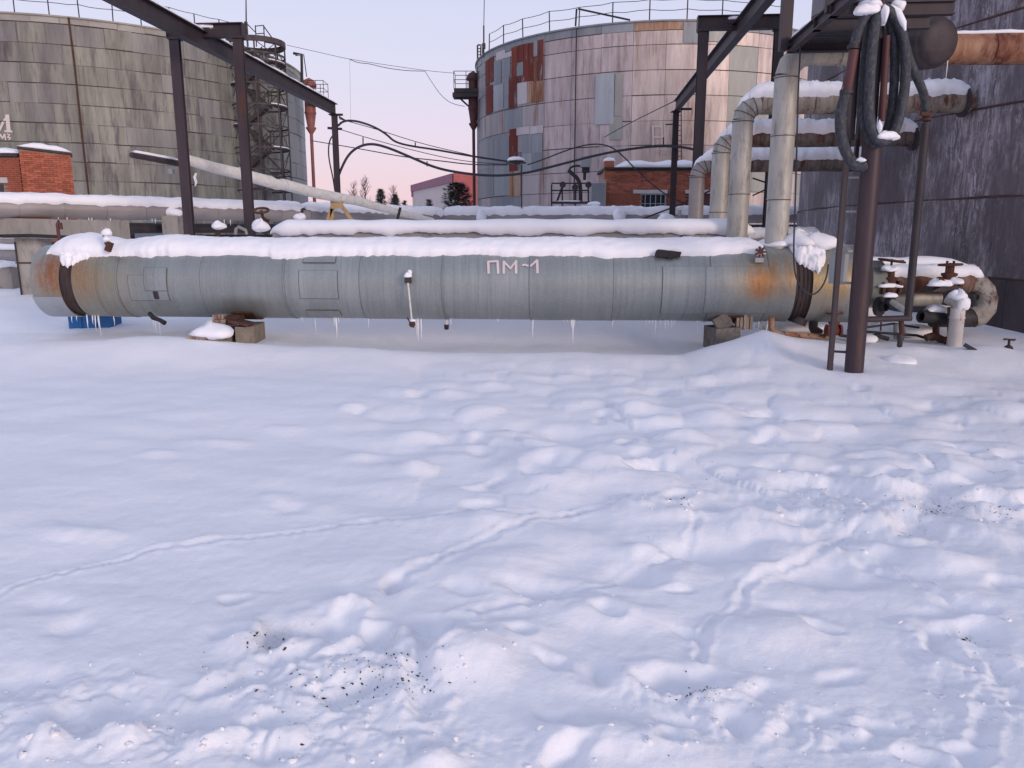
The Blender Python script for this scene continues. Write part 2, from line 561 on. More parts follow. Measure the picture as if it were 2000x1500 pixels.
ROUGH = [(ground(a, b).x, ground(a, b).y, c * ground(a, b).y / 1500, d * ground(a, b).y ** 2 / 2400, e) for a, b, c, d, e in ROUGH]
TRAILS = [([(-60, 1180), (30, 1140), (130, 1112), (300, 1072), (460, 1047), (620, 1027), (740, 1012), (900, 1006), (1020, 1008), (1150, 996), (1230, 978)], .020, .017),
          ([(760, 1145), (830, 1105), (900, 1070), (960, 1050), (1030, 1020), (1100, 1002), (1180, 994)], .024, .014),
          ([(1370, 1285), (1400, 1225), (1440, 1165), (1500, 1120), (1570, 1085), (1640, 1050), (1700, 1010)], .022, .013),
          ([(830, 1215), (960, 1185), (1080, 1160), (1200, 1130), (1290, 1090), (1350, 1050), (1355, 1005)], .022, .012),
          ([(1640, 1060), (1690, 1105), (1760, 1125), (1850, 1165), (1900, 1200)], .022, .018),
          ([(420, 1345), (560, 1290), (650, 1245), (690, 1195)], .05, .03),
          ([(820, 1390), (815, 1330), (850, 1260), (900, 1215)], .04, .03),
          ([(1880, 1500), (1905, 1420), (1925, 1350), (1930, 1290)], .03, .018)]


def seg_dist(X, Y, pts):
    best = np.full(X.shape, 1e9); side = np.zeros(X.shape); al = np.zeros(X.shape)
    acc = 0
    for (a, b) in zip(pts[:-1], pts[1:]):
        dx, dy = b[0] - a[0], b[1] - a[1]
        L2 = dx * dx + dy * dy
        t = np.clip(((X - a[0]) * dx + (Y - a[1]) * dy) / L2, 0, 1)
        qx = a[0] + t * dx; qy = a[1] + t * dy
        d = np.hypot(X - qx, Y - qy)
        m = d < best
        best[m] = d[m]
        al[m] = (acc + t * math.sqrt(L2))[m]
        acc += math.sqrt(L2)
    return best, al


TR = []
for pts, wd, dp in TRAILS:
    TR.append(([(ground(a, b).x, ground(a, b).y) for a, b in pts], wd, dp))


def sstep(x, a, b):
    t = np.clip((x - a) / (b - a), 0, 1)
    return t * t * (3 - 2 * t)


def pipeY(X):
    return 11.0 - 0.0734 * (X + 1.03)


def H(X, Y):
    X = np.asarray(X, float); Y = np.asarray(Y, float)
    z = np.zeros(X.shape)
    near = (Y < 14)
    z += .035 * fbm(X * .45 + 3, Y * .6 + 1, 3)
    z += .010 * fbm(X * 1.8, Y * 2.6, 3) * sstep(Y, 1, 3)
    # wind ripples running across the left half
    z += .010 * perlin(X * .5 + 2, Y * 2.6 + X * .8) * (1 - sstep(X, -1, 1.5))
    # ridge in front of the big pipe, hollow below it, bank behind it
    d = Y - pipeY(X)
    rx_ = [-12, -8, -6.5, -4.8, -3.4, -2, 0, 2.2, 2.75, 3.2, 3.6, 4.2, 5, 7]
    zr = np.interp(X, rx_, [.05, .08, .18, .27, .20, .13, .09, .09, .28, .46, .36, .26, .16, .12])
    zb = np.interp(X, rx_, [.05, .10, .16, .19, .16, .02, .0, .0, .10, .16, .18, .18, .16, .10])
    front = zr * np.exp(-(np.minimum(d + .95, 0) / .75) ** 2)
    back = zb + (zr - zb) * np.exp(-(np.maximum(d + .95, 0) / .33) ** 2)
    z += np.where(d < -.95, front, back) * (1 - sstep(Y, 13, 20) * .5)
    z += np.maximum(0, .24 + .05 * perlin(X * .8, Y * .8) - zb) * sstep(d, .2, 1.8)
    z += .10 * sstep(-X, 4, 9) * sstep(Y, 12, 17)
    z += .14 * sstep(X, 5, 6.5) * sstep(Y, 9.5, 11)
    z += .115 * gauss(X, Y, 3.85, 8.5, 1.1, .75, 0, 1.2)
    z += .06 * gauss(X, Y, 5.1, 9.6, .3, .2) + .07 * gauss(X, Y, 6.1, 9.7, .5, .3)
    # old steps buried under new snow: a field of rounded domes with creases between them
    s_ = X / np.maximum(Y, .5)
    dm = sstep(s_, -.30, -.02) * sstep(Y, 3.9, 5.2) * (1 - sstep(Y, 9.0, 9.9)) * (1 - .75 * sstep(s_, .33, .45) * sstep(Y, 7.0, 8.2))
    mk = dm > .01
    if mk.any():
        z[mk] += dm[mk] * domes(X[mk], Y[mk])
    # irregular outlines: warp the coordinates of everything stamped into the snow
    X0, Y0 = X, Y
    X = X0 + .035 * perlin(X0 * 4 + 3, Y0 * 4) + .014 * perlin(X0 * 11, Y0 * 11 + 5)
    Y = Y0 + .035 * perlin(X0 * 4 + 9, Y0 * 4 + 2) + .014 * perlin(X0 * 11 + 8, Y0 * 11)
    for cx, cy, rx, ry, rot, amp, pw in FEAT:
        m = (np.abs(X - cx) < 3.2 * max(rx, ry)) & (np.abs(Y - cy) < 3.2 * max(rx, ry))
        if not m.any(): continue
        z[m] += amp * gauss(X[m], Y[m], cx, cy, rx, ry, rot, pw)
        if amp < -.03:      # pushed-up rim round a hole
            z[m] += -amp * .35 * gauss(X[m], Y[m], cx, cy, rx * 1.7, ry * 1.7, rot, 1.6) * (.7 + .8 * perlin(X[m] * 6, Y[m] * 6))
    rg = np.zeros(X.shape)
    for cx, cy, rx, ry, k in ROUGH:
        rg = np.maximum(rg, k * gauss(X, Y, cx, cy, rx, ry, 0, 1.5))
    rg *= near
    m = rg > .01
    if m.any():
        xm, ym = X[m], Y[m]
        n1 = fbm(xm * 4.5, ym * 4.5, 4)
        b1 = np.abs(perlin(xm * 6.5 + 4, ym * 6.5)) + .5 * np.abs(perlin(xm * 15 + 4, ym * 15 + 9))
        b2 = np.maximum(0, perlin(xm * 19, ym * 19 + 2) - .15)
        cr = np.minimum(0, perlin(xm * 9 + 31, ym * 9) + .25)
        z[m] += rg[m] * (.020 * n1 + .034 * b1 + .016 * b2 + .022 * cr + .005 * fbm(xm * 38, ym * 38, 2) - .01)
    for pts, wd, dp in TR:
        xs = [q[0] for q in pts]; ys = [q[1] for q in pts]
        m = (X > min(xs) - .4) & (X < max(xs) + .4) & (Y > min(ys) - .4) & (Y < max(ys) + .4)
        if not m.any(): continue
        xm, ym = X[m], Y[m]
        dd, al = seg_dist(xm + .03 * perlin(xm * 3, ym * 3), ym + .03 * perlin(xm * 3 + 7, ym * 3), pts)
        w_ = wd * (1 + .35 * perlin(al * 7, al * 0 + wd * 90))
        bead = .65 + .45 * np.sin(al * 2 * PI / (wd * 5.0)) * (.6 + .6 * perlin(al * 3, al * 0 + 2))
        rim = .35 + .5 * np.abs(perlin(al * 9 + 5, al * 0 + 7)) + .35 * perlin(xm * 22, ym * 22)
        z[m] += -dp * bead * np.exp(-(dd / w_) ** 2) + dp * rim * np.exp(-((dd - w_ * 1.8) / (w_ * .7)) ** 2)
    X, Y = X0, Y0
    z += near * .0026 * fbm(X * 14, Y * 14, 4) * (1 - sstep(Y, 5, 12))
    return z


def domes(x, y):
    xw = x + .10 * perlin(x * 1.7, y * 1.7) + .03 * perlin(x * 5, y * 5)
    yw = y + .10 * perlin(x * 1.7 + 9, y * 1.7) + .03 * perlin(x * 5 + 3, y * 5)
    u = xw / .50; v = yw / .42
    iu = np.floor(u).astype(int); iv = np.floor(v).astype(int)
    best = np.full(x.shape, 9.); amp = np.zeros(x.shape)
    for a in (-1, 0, 1):
        for b in (-1, 0, 1):
            h = _perm[_perm[(iu + a) & 255] + ((iv + b) & 255)]
            h2 = _perm[_perm[(iu + a + 91) & 255] + ((iv + b + 17) & 255)]
            cx = iu + a + .15 + .7 * h / 255.; cy = iv + b + .15 + .7 * h2 / 255.
            d_ = np.hypot((u - cx), (v - cy))
            m = d_ < best
            best = np.where(m, d_, best)
            amp = np.where(m, .25 + .75 * ((h * 7 + h2) % 256) / 255., amp)
    t = np.clip(best / .80, 0, 1)
    return .075 * amp * (1 - t * t) ** 1.0 - .018


def hz(x, y):
    return float(H(np.array([x]), np.array([y]))[0])


def make_ground():
    ys = []
    ys += list(np.linspace(-60, 0.9, 14)[:-1])
    inv = np.linspace(1 / .9, 1 / 13.0, 640)
    ys += list(1 / inv)
    ys += list(np.geomspace(13.2, 60, 90))
    ys += list(np.geomspace(64, 1500, 22))
    ys = np.array(ys)
    s = np.linspace(-1, 1, 700)
    k = s + 14 * np.sign(s) * np.maximum(0, np.abs(s) - .93) ** 1.0 * 3
    wv = np.where(ys < .9, 2.2, 1.1 + ys * .80)
    wv = np.where(ys < 0.9, 2.2 + (0.9 - ys) * .6, wv)
    Xg = wv[:, None] * k[None, :]
    Yg = np.repeat(ys[:, None], len(s), 1)
    Zg = H(Xg.ravel(), Yg.ravel())
    far = sstep(Yg.ravel(), 60, 110)
    Zg = Zg * (1 - far) + 0.2 * far
    v = np.stack([Xg.ravel(), Yg.ravel(), Zg], 1)
    n, m = len(ys), len(s)
    idx = np.arange(n * m).reshape(n, m)
    q = np.stack([idx[:-1, :-1], idx[:-1, 1:], idx[1:, 1:], idx[1:, :-1]], -1).reshape(-1, 4)
    me = bpy.data.meshes.new('snow_ground')
    me.vertices.add(len(v)); me.vertices.foreach_set('co', v.ravel())
    me.loops.add(q.size); me.loops.foreach_set('vertex_index', q.ravel())
    me.polygons.add(len(q))
    me.polygons.foreach_set('loop_start', np.arange(0, q.size, 4))
    me.polygons.foreach_set('loop_total', np.full(len(q), 4))
    me.polygons.foreach_set('use_smooth', np.ones(len(q), bool))
    me.materials.append(M_snowg)
    me.update(); me.validate()
    o = bpy.data.objects.new('ground', me)
    C.objects.link(o)
    tag(o, 'deep trampled snow with old footsteps and animal trails', None, None, 'structure')


make_ground()


# ------------------------------------------------------------------ snow lying on things
def snow_on_pipe(a, b, R, t, th, label, group=None, seed=0, ragged=.25, n=18, lumps=(), step=.06, lean=0.0):
    """snow along the top of a straight pipe a-b of radius R: thickness t, half angle th"""
    a = Vector(a); b = Vector(b)
    L = (b - a).length
    t_ = (b - a).normalized()
    side = t_.cross(ZV).normalized()
    up = side.cross(t_).normalized()
    m = max(6, int(L / step))
    xs = np.linspace(0, L, m)
    nz = perlin(xs * 1.6 + seed * 3.1, xs * 0 + seed)
    n1 = perlin(xs * 5 + seed, xs * 0 + seed + 5) + .5 * perlin(xs * 15 + seed, xs * 0 + seed + 2)
    n2 = perlin(xs * 4.3 + seed, xs * 0 + seed + 9) + .5 * perlin(xs * 13 + seed, xs * 0 + seed + 3)
    vs = []
    for i, x in enumerate(xs):
        e = max(0.0, min(x, L - x))
        ef = min(1.0, (e / (t * 1.2)) if t > 0 else 1) ** .5
        T = t * (1 + .25 * nz[i])
        for (lx, lr, la) in lumps:
            T += la * math.exp(-((x - lx) / lr) ** 2)
        T *= max(.02, ef)
        tl = th * (1 + ragged * n1[i]); tr = th * (1 + ragged * n2[i])
        row = []
        for k in range(n + 1):
            s_ = k / n * 2 - 1
            ang = (s_ * (tr if s_ > 0 else tl))
            pr = (1 - abs(s_) ** 3.2) ** .6 if abs(s_) < 1 else 0
            rr_ = R - .012 + (T + .012) * pr
            sw = math.sin(ang) * rr_
            # flatten the top so it looks settled
            q_ = a + t_ * x + side * sw + up * (math.cos(ang) * rr_ + T * .18 * pr * abs(s_))
            vs.append((q_, pr, x, k))
    lx_ = np.array([q[2] for q in vs]); lk_ = np.array([q[3] for q in vs], float)
    nz2 = perlin(lx_ * 6 + seed, lk_ * .45) * .5 + perlin(lx_ * 15 + seed, lk_ * .9) * .4 + perlin(lx_ * 33 + seed, lk_ * 1.7) * .2
    vs = [q[0] + (up + side * .4) * (float(d_) * q[1] * t * .42) for q, d_ in zip(vs, nz2)]
    w_ = n + 1
    fs = []
    for i in range(m - 1):
        for k in range(n):
            fs.append((i * w_ + k, i * w_ + k + 1, (i + 1) * w_ + k + 1, (i + 1) * w_ + k))
    fs.append(tuple(range(w_))); fs.append(tuple((m - 1) * w_ + k for k in range(w_))[::-1])
    mb = MB(); mb.add(vs, fs, True)
    return solo(mb, 'snow_blanket', M_snow, label, 'snow', None, group)


def blob_mb(mb, c, r, seed=0, n=14, flat=1.0, amp=.25, rest=None):
    """lumpy ellipsoid heap of snow, r=(rx,ry,rz)"""
    vs = []; fs = []
    rings = n // 2 + 2
    rnd = random.Random(seed)
    ph = [rnd.uniform(0, 6.28) for _ in range(6)]
    for i in range(rings + 1):
        la = -PI / 2 + PI * i / rings
        for k in range(n):
            lo = 2 * PI * k / n
            d = 1 + amp * (.4 * math.sin(2 * lo + ph[0] + la) + .35 * math.sin(3 * lo + ph[1] - 2 * la) + .25 * math.sin(5 * lo + ph[2] + 3 * la) + .2 * math.sin(4 * la + ph[3]))
            z = math.sin(la) * r[2] * d
            if z < 0: z *= flat
            vs.append(Vector(c) + Vector((math.cos(la) * math.cos(lo) * r[0] * d, math.cos(la) * math.sin(lo) * r[1] * d, z)))
    for i in range(rings):
        for k in range(n):
            fs.append((i * n + k, i * n + (k + 1) % n, (i + 1) * n + (k + 1) % n, (i + 1) * n + k))
    mb.add(vs, fs, True)
    return mb


def heap(c, r, label, seed=0, flat=.4, amp=.3, group=None, n=16):
    mb = MB(); blob_mb(mb, c, r, seed, n, flat, amp)
    return solo(mb, 'snow_heap', M_snow, label, 'snow', None, group)


def snow_strip(mb, p0, p1, wd, t, seed=0, n=6, step=.12, ragged=.3):
    """flat-bottomed strip of snow lying on the top of a beam, p0-p1 on its top face"""
    p0 = Vector(p0); p1 = Vector(p1)
    L = (p1 - p0).length; t_ = (p1 - p0).normalized()
    side = t_.cross(ZV).normalized(); up = side.cross(t_).normalized()
    m = max(5, int(L / step))
    vs = []
    for i in range(m):
        x = L * i / (m - 1)
        e = max(.05, max(0.0, min(1.0, min(x, L - x) / (t * 2 + 1e-6))) ** .5)
        nn = float(perlin(np.array([x * 2.2 + seed]), np.array([seed * 1.7]))[0]) + .5 * float(perlin(np.array([x * 7 + seed]), np.array([seed * 1.7]))[0])
        T = t * (1 + ragged * nn) * e
        for k in range(n + 1):
            s_ = k / n * 2 - 1
            pr = (1 - abs(s_) ** 2.6) ** .6 if abs(s_) < 1 else 0
            vs.append(p0 + t_ * x + side * (s_ * wd / 2 * (1 + .12 * nn)) + up * (T * pr - .002))
    w_ = n + 1; fs = []
    for i in range(m - 1):
        for k in range(n):
            fs.append((i * w_ + k, i * w_ + k + 1, (i + 1) * w_ + k + 1, (i + 1) * w_ + k))
        fs.append((i * w_, (i + 1) * w_, (i + 1) * w_ + n, i * w_ + n))
    fs.append(tuple(range(w_))); fs.append(tuple((m - 1) * w_ + k for k in range(w_))[::-1])
    mb.add(vs, fs, True)
    return mb


# ------------------------------------------------------------------ storage tanks
def arc_sheet(mb, T, a0, a1, z0, z1, off, thick=.012, n=4):
    cx, cy, R = T
    r1 = R + off; r0 = r1 - thick
    vs = []
    for k in range(n + 1):
        a = a0 + (a1 - a0) * k / n
        for r, z in ((r1, z0), (r1, z1), (r0, z1), (r0, z0)):
            vs.append((cx + r * math.cos(a), cy + r * math.sin(a), z))
    fs = []
    for k in range(n):
        b = k * 4; c = b + 4
        for i in range(4):
            j = (i + 1) % 4
            fs.append((b + i, b + j, c + j, c + i))
    fs.append((0, 1, 2, 3)); e = n * 4; fs.append((e + 3, e + 2, e + 1, e))
    mb.add(vs, fs, False)


def ang_of(p, T):
    return math.atan2(p[1] - T[1], p[0] - T[0])


def make_tank(name, label, T, rims, ncol, mats, rest_mat, vis, col_phase=0.0, top_z=None, jitter=.012, off=.018, gap=.018, roof=True):
    """rims = descending seam heights; vis(px,py) says whether a panel is single"""
    cx, cy, R = T
    root = thing(name, label, 'storage tank', (cx, cy, 0))
    s = MB()
    s.lathe((cx, cy, 0), (0, 0, 1), [(R, -.3), (R, rims[0] - .02)], 120, True)
    s.lathe((cx, cy, rims[0] - .02), (0, 0, 1), [(R, 0), (R * .99, .02), (R * .5, .5), (0.01, .7)], 120, True)
    s.build('shell', rest_mat, root)
    rim = MB()
    rim.lathe((cx, cy, rims[0]), (0, 0, 1), [(R + .02, -.03), (R + .10, -.03), (R + .10, .05), (R + .02, .05)], 120, False)
    rim.build('top_angle_ring', mats['band'], root)
    st = 2 * PI / ncol
    meshes = {}
    rest = MB()
    toward = math.atan2(-cy, -cx)
    rnd = random.Random(5)
    cnt = 0
    for r in range(len(rims) - 1):
        z1, z0 = rims[r], rims[r + 1]
        ph = col_phase + (.5 if r % 2 else 0) * mats.get('stagger', 0)
        for c in range(ncol):
            a0 = (c + ph) * st; a1 = a0 + st
            am = (a0 + a1) / 2
            if math.cos(am - toward) < R / math.hypot(cx, cy) - .08:
                continue
            p = (cx + R * math.cos(am), cy + R * math.sin(am), (z0 + z1) / 2)
            px, py = proj(p)
            o_ = off + rnd.uniform(-.006, .006)
            mk = mats['pick'](px, py, r, rnd)
            if vis(px, py) and cnt < 298:
                key = (r, mk, int(o_ * 400))
                if key not in meshes:
                    mb = MB()
                    arc_sheet(mb, (0, 0, R), -st / 2 + gap * mats.get('vgap', .5) / R, st / 2 - gap * mats.get('vgap', .5) / R, z0 + gap, z1 - gap, o_)
                    me = bpy.data.meshes.new('panel')
                    me.from_pydata(mb.v, [], mb.f)
                    me.materials.append(mats[mk]); me.update()
                    meshes[key] = me
                mesh_obj('panel', meshes[key], root, (cx, cy, rnd.uniform(-jitter, jitter)), (0, 0, am + rnd.uniform(-.3, .3) * jitter / R))
                cnt += 1
            else:
                arc_sheet(rest, T, a0 + gap / R, a1 - gap / R, z0 + gap, z1 - gap, o_)
    if rest.v:
        rest.build('cladding', mats['main'], root, kind='stuff')
    return root


def tank_patch(root, T, x0, x1, y0, y1, mat, off=.05, name='patch_panel'):
    """a sheet riveted over the cladding, given by its photo rectangle"""
    pm = hit((x0 + x1) / 2, (y0 + y1) / 2, T)
    a0 = ang_of(hit(x0, (y0 + y1) / 2, T), T); a1 = ang_of(hit(x1, (y0 + y1) / 2, T), T)
    zt = hit((x0 + x1) / 2, y0, T).z; zb = hit((x0 + x1) / 2, y1, T).z
    mb = MB(); arc_sheet(mb, T, a0, a1, zb, zt, off, .02, 5)
    return mb.build(name, mat, root)


def railing(root, T, z, a0, a1, n, h=1.05, wires=(1.0, .55), r=.025, droop=.05, mat=None, seed=1):
    cx, cy, R = T
    rnd = random.Random(seed)
    tops = []
    for i in range(n):
        a = a0 + (a1 - a0) * i / (n - 1) + rnd.uniform(-.006, .006)
        b = Vector((cx + (R - .1) * math.cos(a), cy + (R - .1) * math.sin(a), z))
        lean = Vector((rnd.uniform(-.03, .03), rnd.uniform(-.03, .03), h * rnd.uniform(.96, 1.04)))
        mb = MB(); mb.tube([b, b + lean], r * 1.3, 6)
        mb.build('railing_post', mat or M_dark, root)
        tops.append((b, lean))
    for wv in wires:
        pts = []
        for (b, l), (b2, l2) in zip(tops[:-1], tops[1:]):
            p, q = b + l * wv, b2 + l2 * wv
            for t in (0, .33, .66):
                d = droop * rnd.uniform(.2, 1.2) * (1 if t > 0 else 0)
                pts.append(p.lerp(q, t) - ZV * d)
        pts.append(tops[-1][0] + tops[-1][1] * wv)
        mb = MB(); mb.tube(pts, r * .7, 5)
        mb.build('railing_wire', mat or M_dark, root)


def stroke_on(T, pts, wpx, mb, off=.06):
    """ribbon painted on a tank along photo points"""
    for (x0, y0), (x1, y1) in zip(pts[:-1], pts[1:]):
        L = math.hypot(x1 - x0, y1 - y0)
        nx, ny = -(y1 - y0) / L * wpx / 2, (x1 - x0) / L * wpx / 2
        ex, ey = (x1 - x0) / L * wpx * .3, (y1 - y0) / L * wpx * .3
        T2 = (T[0], T[1], T[2] + off)
        q = [(x0 - ex + nx, y0 - ey + ny), (x0 - ex - nx, y0 - ey - ny), (x1 + ex - nx, y1 + ey - ny), (x1 + ex + nx, y1 + ey + ny)]
        out_ = [hit(a, b, T2) for a, b in q]
        T3 = (T[0], T[1], T[2] + off - .008)
        inn = [hit(a, b, T3) for a, b in q]
        mb.add(out_ + inn, [(0, 1, 2, 3), (0, 4, 5, 1), (1, 5, 6, 2), (2, 6, 7, 3), (3, 7, 4, 0)])


# right-hand far tank (pinkish)
TR_T = (54.83 * math.sin(R_(9.5)), 54.83 * math.cos(R_(9.5)), 11.4)
pk = weather('pinkish_tank_cladding', (.36, .305, .305), (.52, .455, .445), (2.2, 2.2, .28), .5, .12, (.55, .72), (.24, .13, .09), .08, c3=(.27, .215, .225), c3t=(.50, .72), bump=.35, bdist=.02)
pk2 = weather('warm_tank_cladding', (.41, .335, .315), (.60, .51, .46), (2.2, 2.2, .28), .42, .18, (.55, .72), (.30, .16, .09), .07, c3=(.31, .25, .24), c3t=(.50, .72), bump=.35, bdist=.02)
gb = weather('blue_grey_sheet', (.20, .225, .25), (.28, .30, .32), (1.4, 1.4, .2), .5, .2, (.60, .72), (.22, .09, .06), .10)
lb = weather('pale_blue_grey_sheet', (.31, .345, .37), (.38, .41, .43), (1.8, 1.8, .2), .4, .3, None, vary=.03, c3=(.25, .28, .30))
gg = weather('green_grey_sheet', (.27, .275, .25), (.33, .33, .30), (1.4, 1.4, .3), .5, .1, None, vary=.04, c3=(.36, .37, .36))
rd = weather('rust_red_sheet', (.125, .028, .022), (.20, .05, .036), (2.2, 2.2, .35), .8, 0, (.56, .66), (.12, .05, .045), .16, c3=(.22, .235, .25), c3t=(.60, .66))
orr = weather('orange_rust_sheet', (.30, .15, .07), (.44, .34, .28), (2.6, 2.6, .2), .8, 0, (.5, .62), (.26, .09, .035), .1)
wh = weather('whitish_sheet', (.55, .52, .52), (.46, .44, .45), (2, 2, .5), .5, .1, None, vary=.04)
gst = weather('rust_streaked_grey_sheet', (.30, .285, .30), (.40, .36, .36), (2.0, 2.0, .12), .5, .1, (.54, .66), (.28, .13, .07), .09)


def pick_r(px, py, r, rnd):
    if r == 0:
        return 'band' if px < 1215 or px > 1340 else 'bandr'
    if px < 996 and py > 225: return 'gb' if rnd.random() < .75 else 'gst'
    if px < 1012: return 'gst' if rnd.random() < .6 else 'gb'
    if px < 1064: return 'gst'
    if px > 1430: return 'gg' if rnd.random() < .6 else 'main2'
    if px > 1210: return 'main2' if rnd.random() < .8 else 'main'
    return 'main'


M_rseam = weather('rusty_dark_shell', (.10, .06, .045), (.055, .045, .045), (2, 2, 1), .8)
mats_r = dict(main=pk, main2=pk2, gb=gb, gst=gst, gg=gg, band=gb, bandr=orr, pick=pick_r, stagger=0)
rims_r = [12.6, 12.15, 11.45, 10.2, 8.95, 7.65, 6.4, 5.1, 4.0, 2.7, 1.4, .15]
ncr = 42
a_ref = ang_of(hit(1064, 200, TR_T), TR_T)
tank_r = make_tank('storage_tank', 'pinkish patched storage tank with rusty red sheets in the middle distance', TR_T, rims_r, ncr, mats_r, M_rseam,
                   lambda x, y: 920 < x < 1600 and y < 420, (a_ref / (2 * PI / ncr)) % 1.0)
# rust red area made of narrow overlapping strips
rs_ = random.Random(21)
for (x0, x1, y0, y1, k) in ((949, 957, 118, 168, rd), (957, 966, 112, 160, rd), (950, 964, 168, 222, rd), (966, 981, 118, 165, gb), (981, 998, 112, 150, gb),
                            (966, 985, 165, 216, lb), (985, 997, 150, 186, gb), (985, 995, 186, 213, gb),
                            (1000, 1012, 92, 130, rd), (1012, 1024, 88, 122, rd), (1024, 1034, 85, 112, rd), (1034, 1043, 84, 128, rd), (1043, 1051, 80, 110, gb), (1051, 1062, 78, 118, rd),
                            (1000, 1010, 130, 160, rd), (1010, 1023, 122, 148, gb), (1023, 1034, 112, 160, rd), (1034, 1044, 128, 160, rd), (1044, 1050, 110, 156, orr), (1050, 1062, 118, 158, rd),
                            (995, 1011, 150, 212, rd), (1011, 1022, 148, 161, rd), (1011, 1031, 161, 203, wh), (1031, 1040, 159, 201, orr), (1040, 1062, 157, 199, orr),
                            (970, 988, 100, 119, wh), (988, 1001, 102, 112, wh), (996, 1012, 252, 335, rd), (1020, 1040, 263, 300, gb), (1040, 1061, 262, 298, gb),
                            (1020, 1040, 300, 336, lb), (1040, 1061, 298, 334, gb), (1010, 1036, 248, 263, wh), (1036, 1062, 246, 261, wh),
                            (934, 965, 275, 330, gb), (965, 996, 268, 320, gb), (936, 966, 330, 386, gb), (966, 996, 322, 382, lb),
                            (1163, 1200, 144, 243, lb), (1201, 1216, 143, 227, gg), (1191, 1216, 228, 273, gg), (1334, 1384, 43, 84, gb), (1384, 1432, 43, 82, gg),
                            (996, 1003, 335, 384, orr), (1004, 1018, 334, 383, orr)):
    tank_patch(tank_r, TR_T, x0 + .4, x1 - .4, y0, y1, k, .05 + rs_.uniform(0, .03))
aL = ang_of(hit(960, 90, TR_T), TR_T); aR = ang_of(hit(1408, 35, TR_T), TR_T)
railing(tank_r, TR_T, 12.6, aL - .05, aR + .35, 11, 1.1, mat=M_dark)
mb = MB()
mb.tube([hit(1125, 48, TR_T) + Vector((0, .3, 0)), hit(1127, 18, TR_T) + Vector((0, .3, .1))], .05, 6)
mb.tube([hit(1130, 18, TR_T) + Vector((0, .3, .1)), hit(1232, 40, TR_T) + Vector((0, .3, .1))], .05, 6)
mb.build('vent_pipe', M_dark, tank_r)
mb = MB(); mb.tube([hit(1126, 55, (TR_T[0], TR_T[1], TR_T[2] + .15)), hit(1121, 400, (TR_T[0], TR_T[1], TR_T[2] + .15))], .035, 6)
mb.build('lightning_cable', M_dark, tank_r)
mb = MB()
stroke_on(TR_T, [(1276, 286), (1275, 246)], 4, mb)
stroke_on(TR_T, [(1276, 247), (1292, 247), (1293, 268), (1276, 268)], 4, mb)
stroke_on(TR_T, [(1283, 292), (1283, 301)], 1.6, mb)
stroke_on(TR_T, [(1291, 292), (1287, 292), (1287, 296), (1291, 297), (1291, 301), (1286, 301)], 1.5, mb)
for xx in (1296, 1303):
    stroke_on(TR_T, [(xx - 2, 292), (xx + 2, 292), (xx + 2, 301), (xx - 2, 301), (xx - 2, 292)], 1.4, mb)
mb.build('lettering', M_paintf, tank_r)
mb = MB()
for xx in (1324, 1331):
    mb.tube([hit(xx - .5, 215, (TR_T[0], TR_T[1], TR_T[2] + .35)), hit(xx, 322, (TR_T[0], TR_T[1], TR_T[2] + .35))], .03, 5)
for yy in range(225, 320, 10):
    mb.tube([hit(1323.5, yy, (TR_T[0], TR_T[1], TR_T[2] + .35)), hit(1330.5, yy, (TR_T[0], TR_T[1], TR_T[2] + .35))], .02, 5)
mb.build('wall_ladder', M_redold, tank_r)

# left far tank (olive grey)
TL_D = 61.6
TL_T = (TL_D * math.sin(R_(-27.2)), TL_D * math.cos(R_(-27.2)), 13.55)
lt = weather('olive_grey_cladding', (.15, .15, .128), (.275, .27, .225), (1.6, 1.6, .22), .6, .1, (.68, .8), (.22, .12, .06), .10, c3=(.105, .09, .095), c3t=(.5, .66))
lt2 = weather('purplish_grey_cladding', (.15, .145, .14), (.25, .242, .218), (1.6, 1.6, .22), .6, .1, None, vary=.12, c3=(.24, .235, .235), c3t=(.55, .72))
ltg = weather('cool_grey_cladding', (.165, .185, .19), (.22, .24, .245), (1.2, 1.2, .2), .5, .2, None, vary=.08)
ltb = weather('pale_top_band', (.34, .33, .29), (.25, .24, .22), (.8, .8, 2), .6, .1, (.6, .7), (.26, .12, .04), .10)


def pick_l(px, py, r, rnd):
    if r == 0: return 'band'
    if px > 555: return 'ltg'
    if 30 < px < 95 and 80 < py < 280 and rnd.random() < .7: return 'main2'
    return 'main' if rnd.random() < .78 else 'main2'


mats_l = dict(main=lt, main2=lt2, ltg=ltg, band=ltb, pick=pick_l, stagger=1, vgap=.3)
k_ = 61.6 / 52.67
rims_l = [EYE + q * k_ for q in (9.45, 9.15, 8.3, 7.48, 6.65, 5.8, 4.97, 4.15, 3.33, 2.5, 1.7, .85)] + [1.4, .2]
ncl = 64
a_ref = ang_of(hit(132, 200, TL_T), TL_T)
tank_l = make_tank('storage_tank', 'large olive grey storage tank behind the spiral stair tower on the left', TL_T, rims_l, ncl, mats_l, M_dark,
                   lambda x, y: -30 < x < 620 and y < 400, (a_ref / (2 * PI / ncl)) % 1.0, jitter=.02)
aA = ang_of(hit(-30, 40, TL_T), TL_T); aB = ang_of(hit(470, 100, TL_T), TL_T)
railing(tank_l, TL_T, rims_l[0], aA, aB, 10, 1.25, mat=M_dark, seed=4)
mb = MB(); TL2 = (TL_T[0], TL_T[1], TL_T[2] + .12)
mb.tube([hit(134, 34, TL2), hit(145, 120, TL2), hit(160, 260, TL2), hit(176, 400, TL2)], .05, 6)
mb.build('lightning_cable', M_rust, tank_l)
mb = MB()
stroke_on(TL_T, [(14, 226), (17, 256)], 8, mb)
stroke_on(TL_T, [(8, 235), (13, 229)], 4, mb)
stroke_on(TL_T, [(10, 256), (23, 257)], 4, mb)
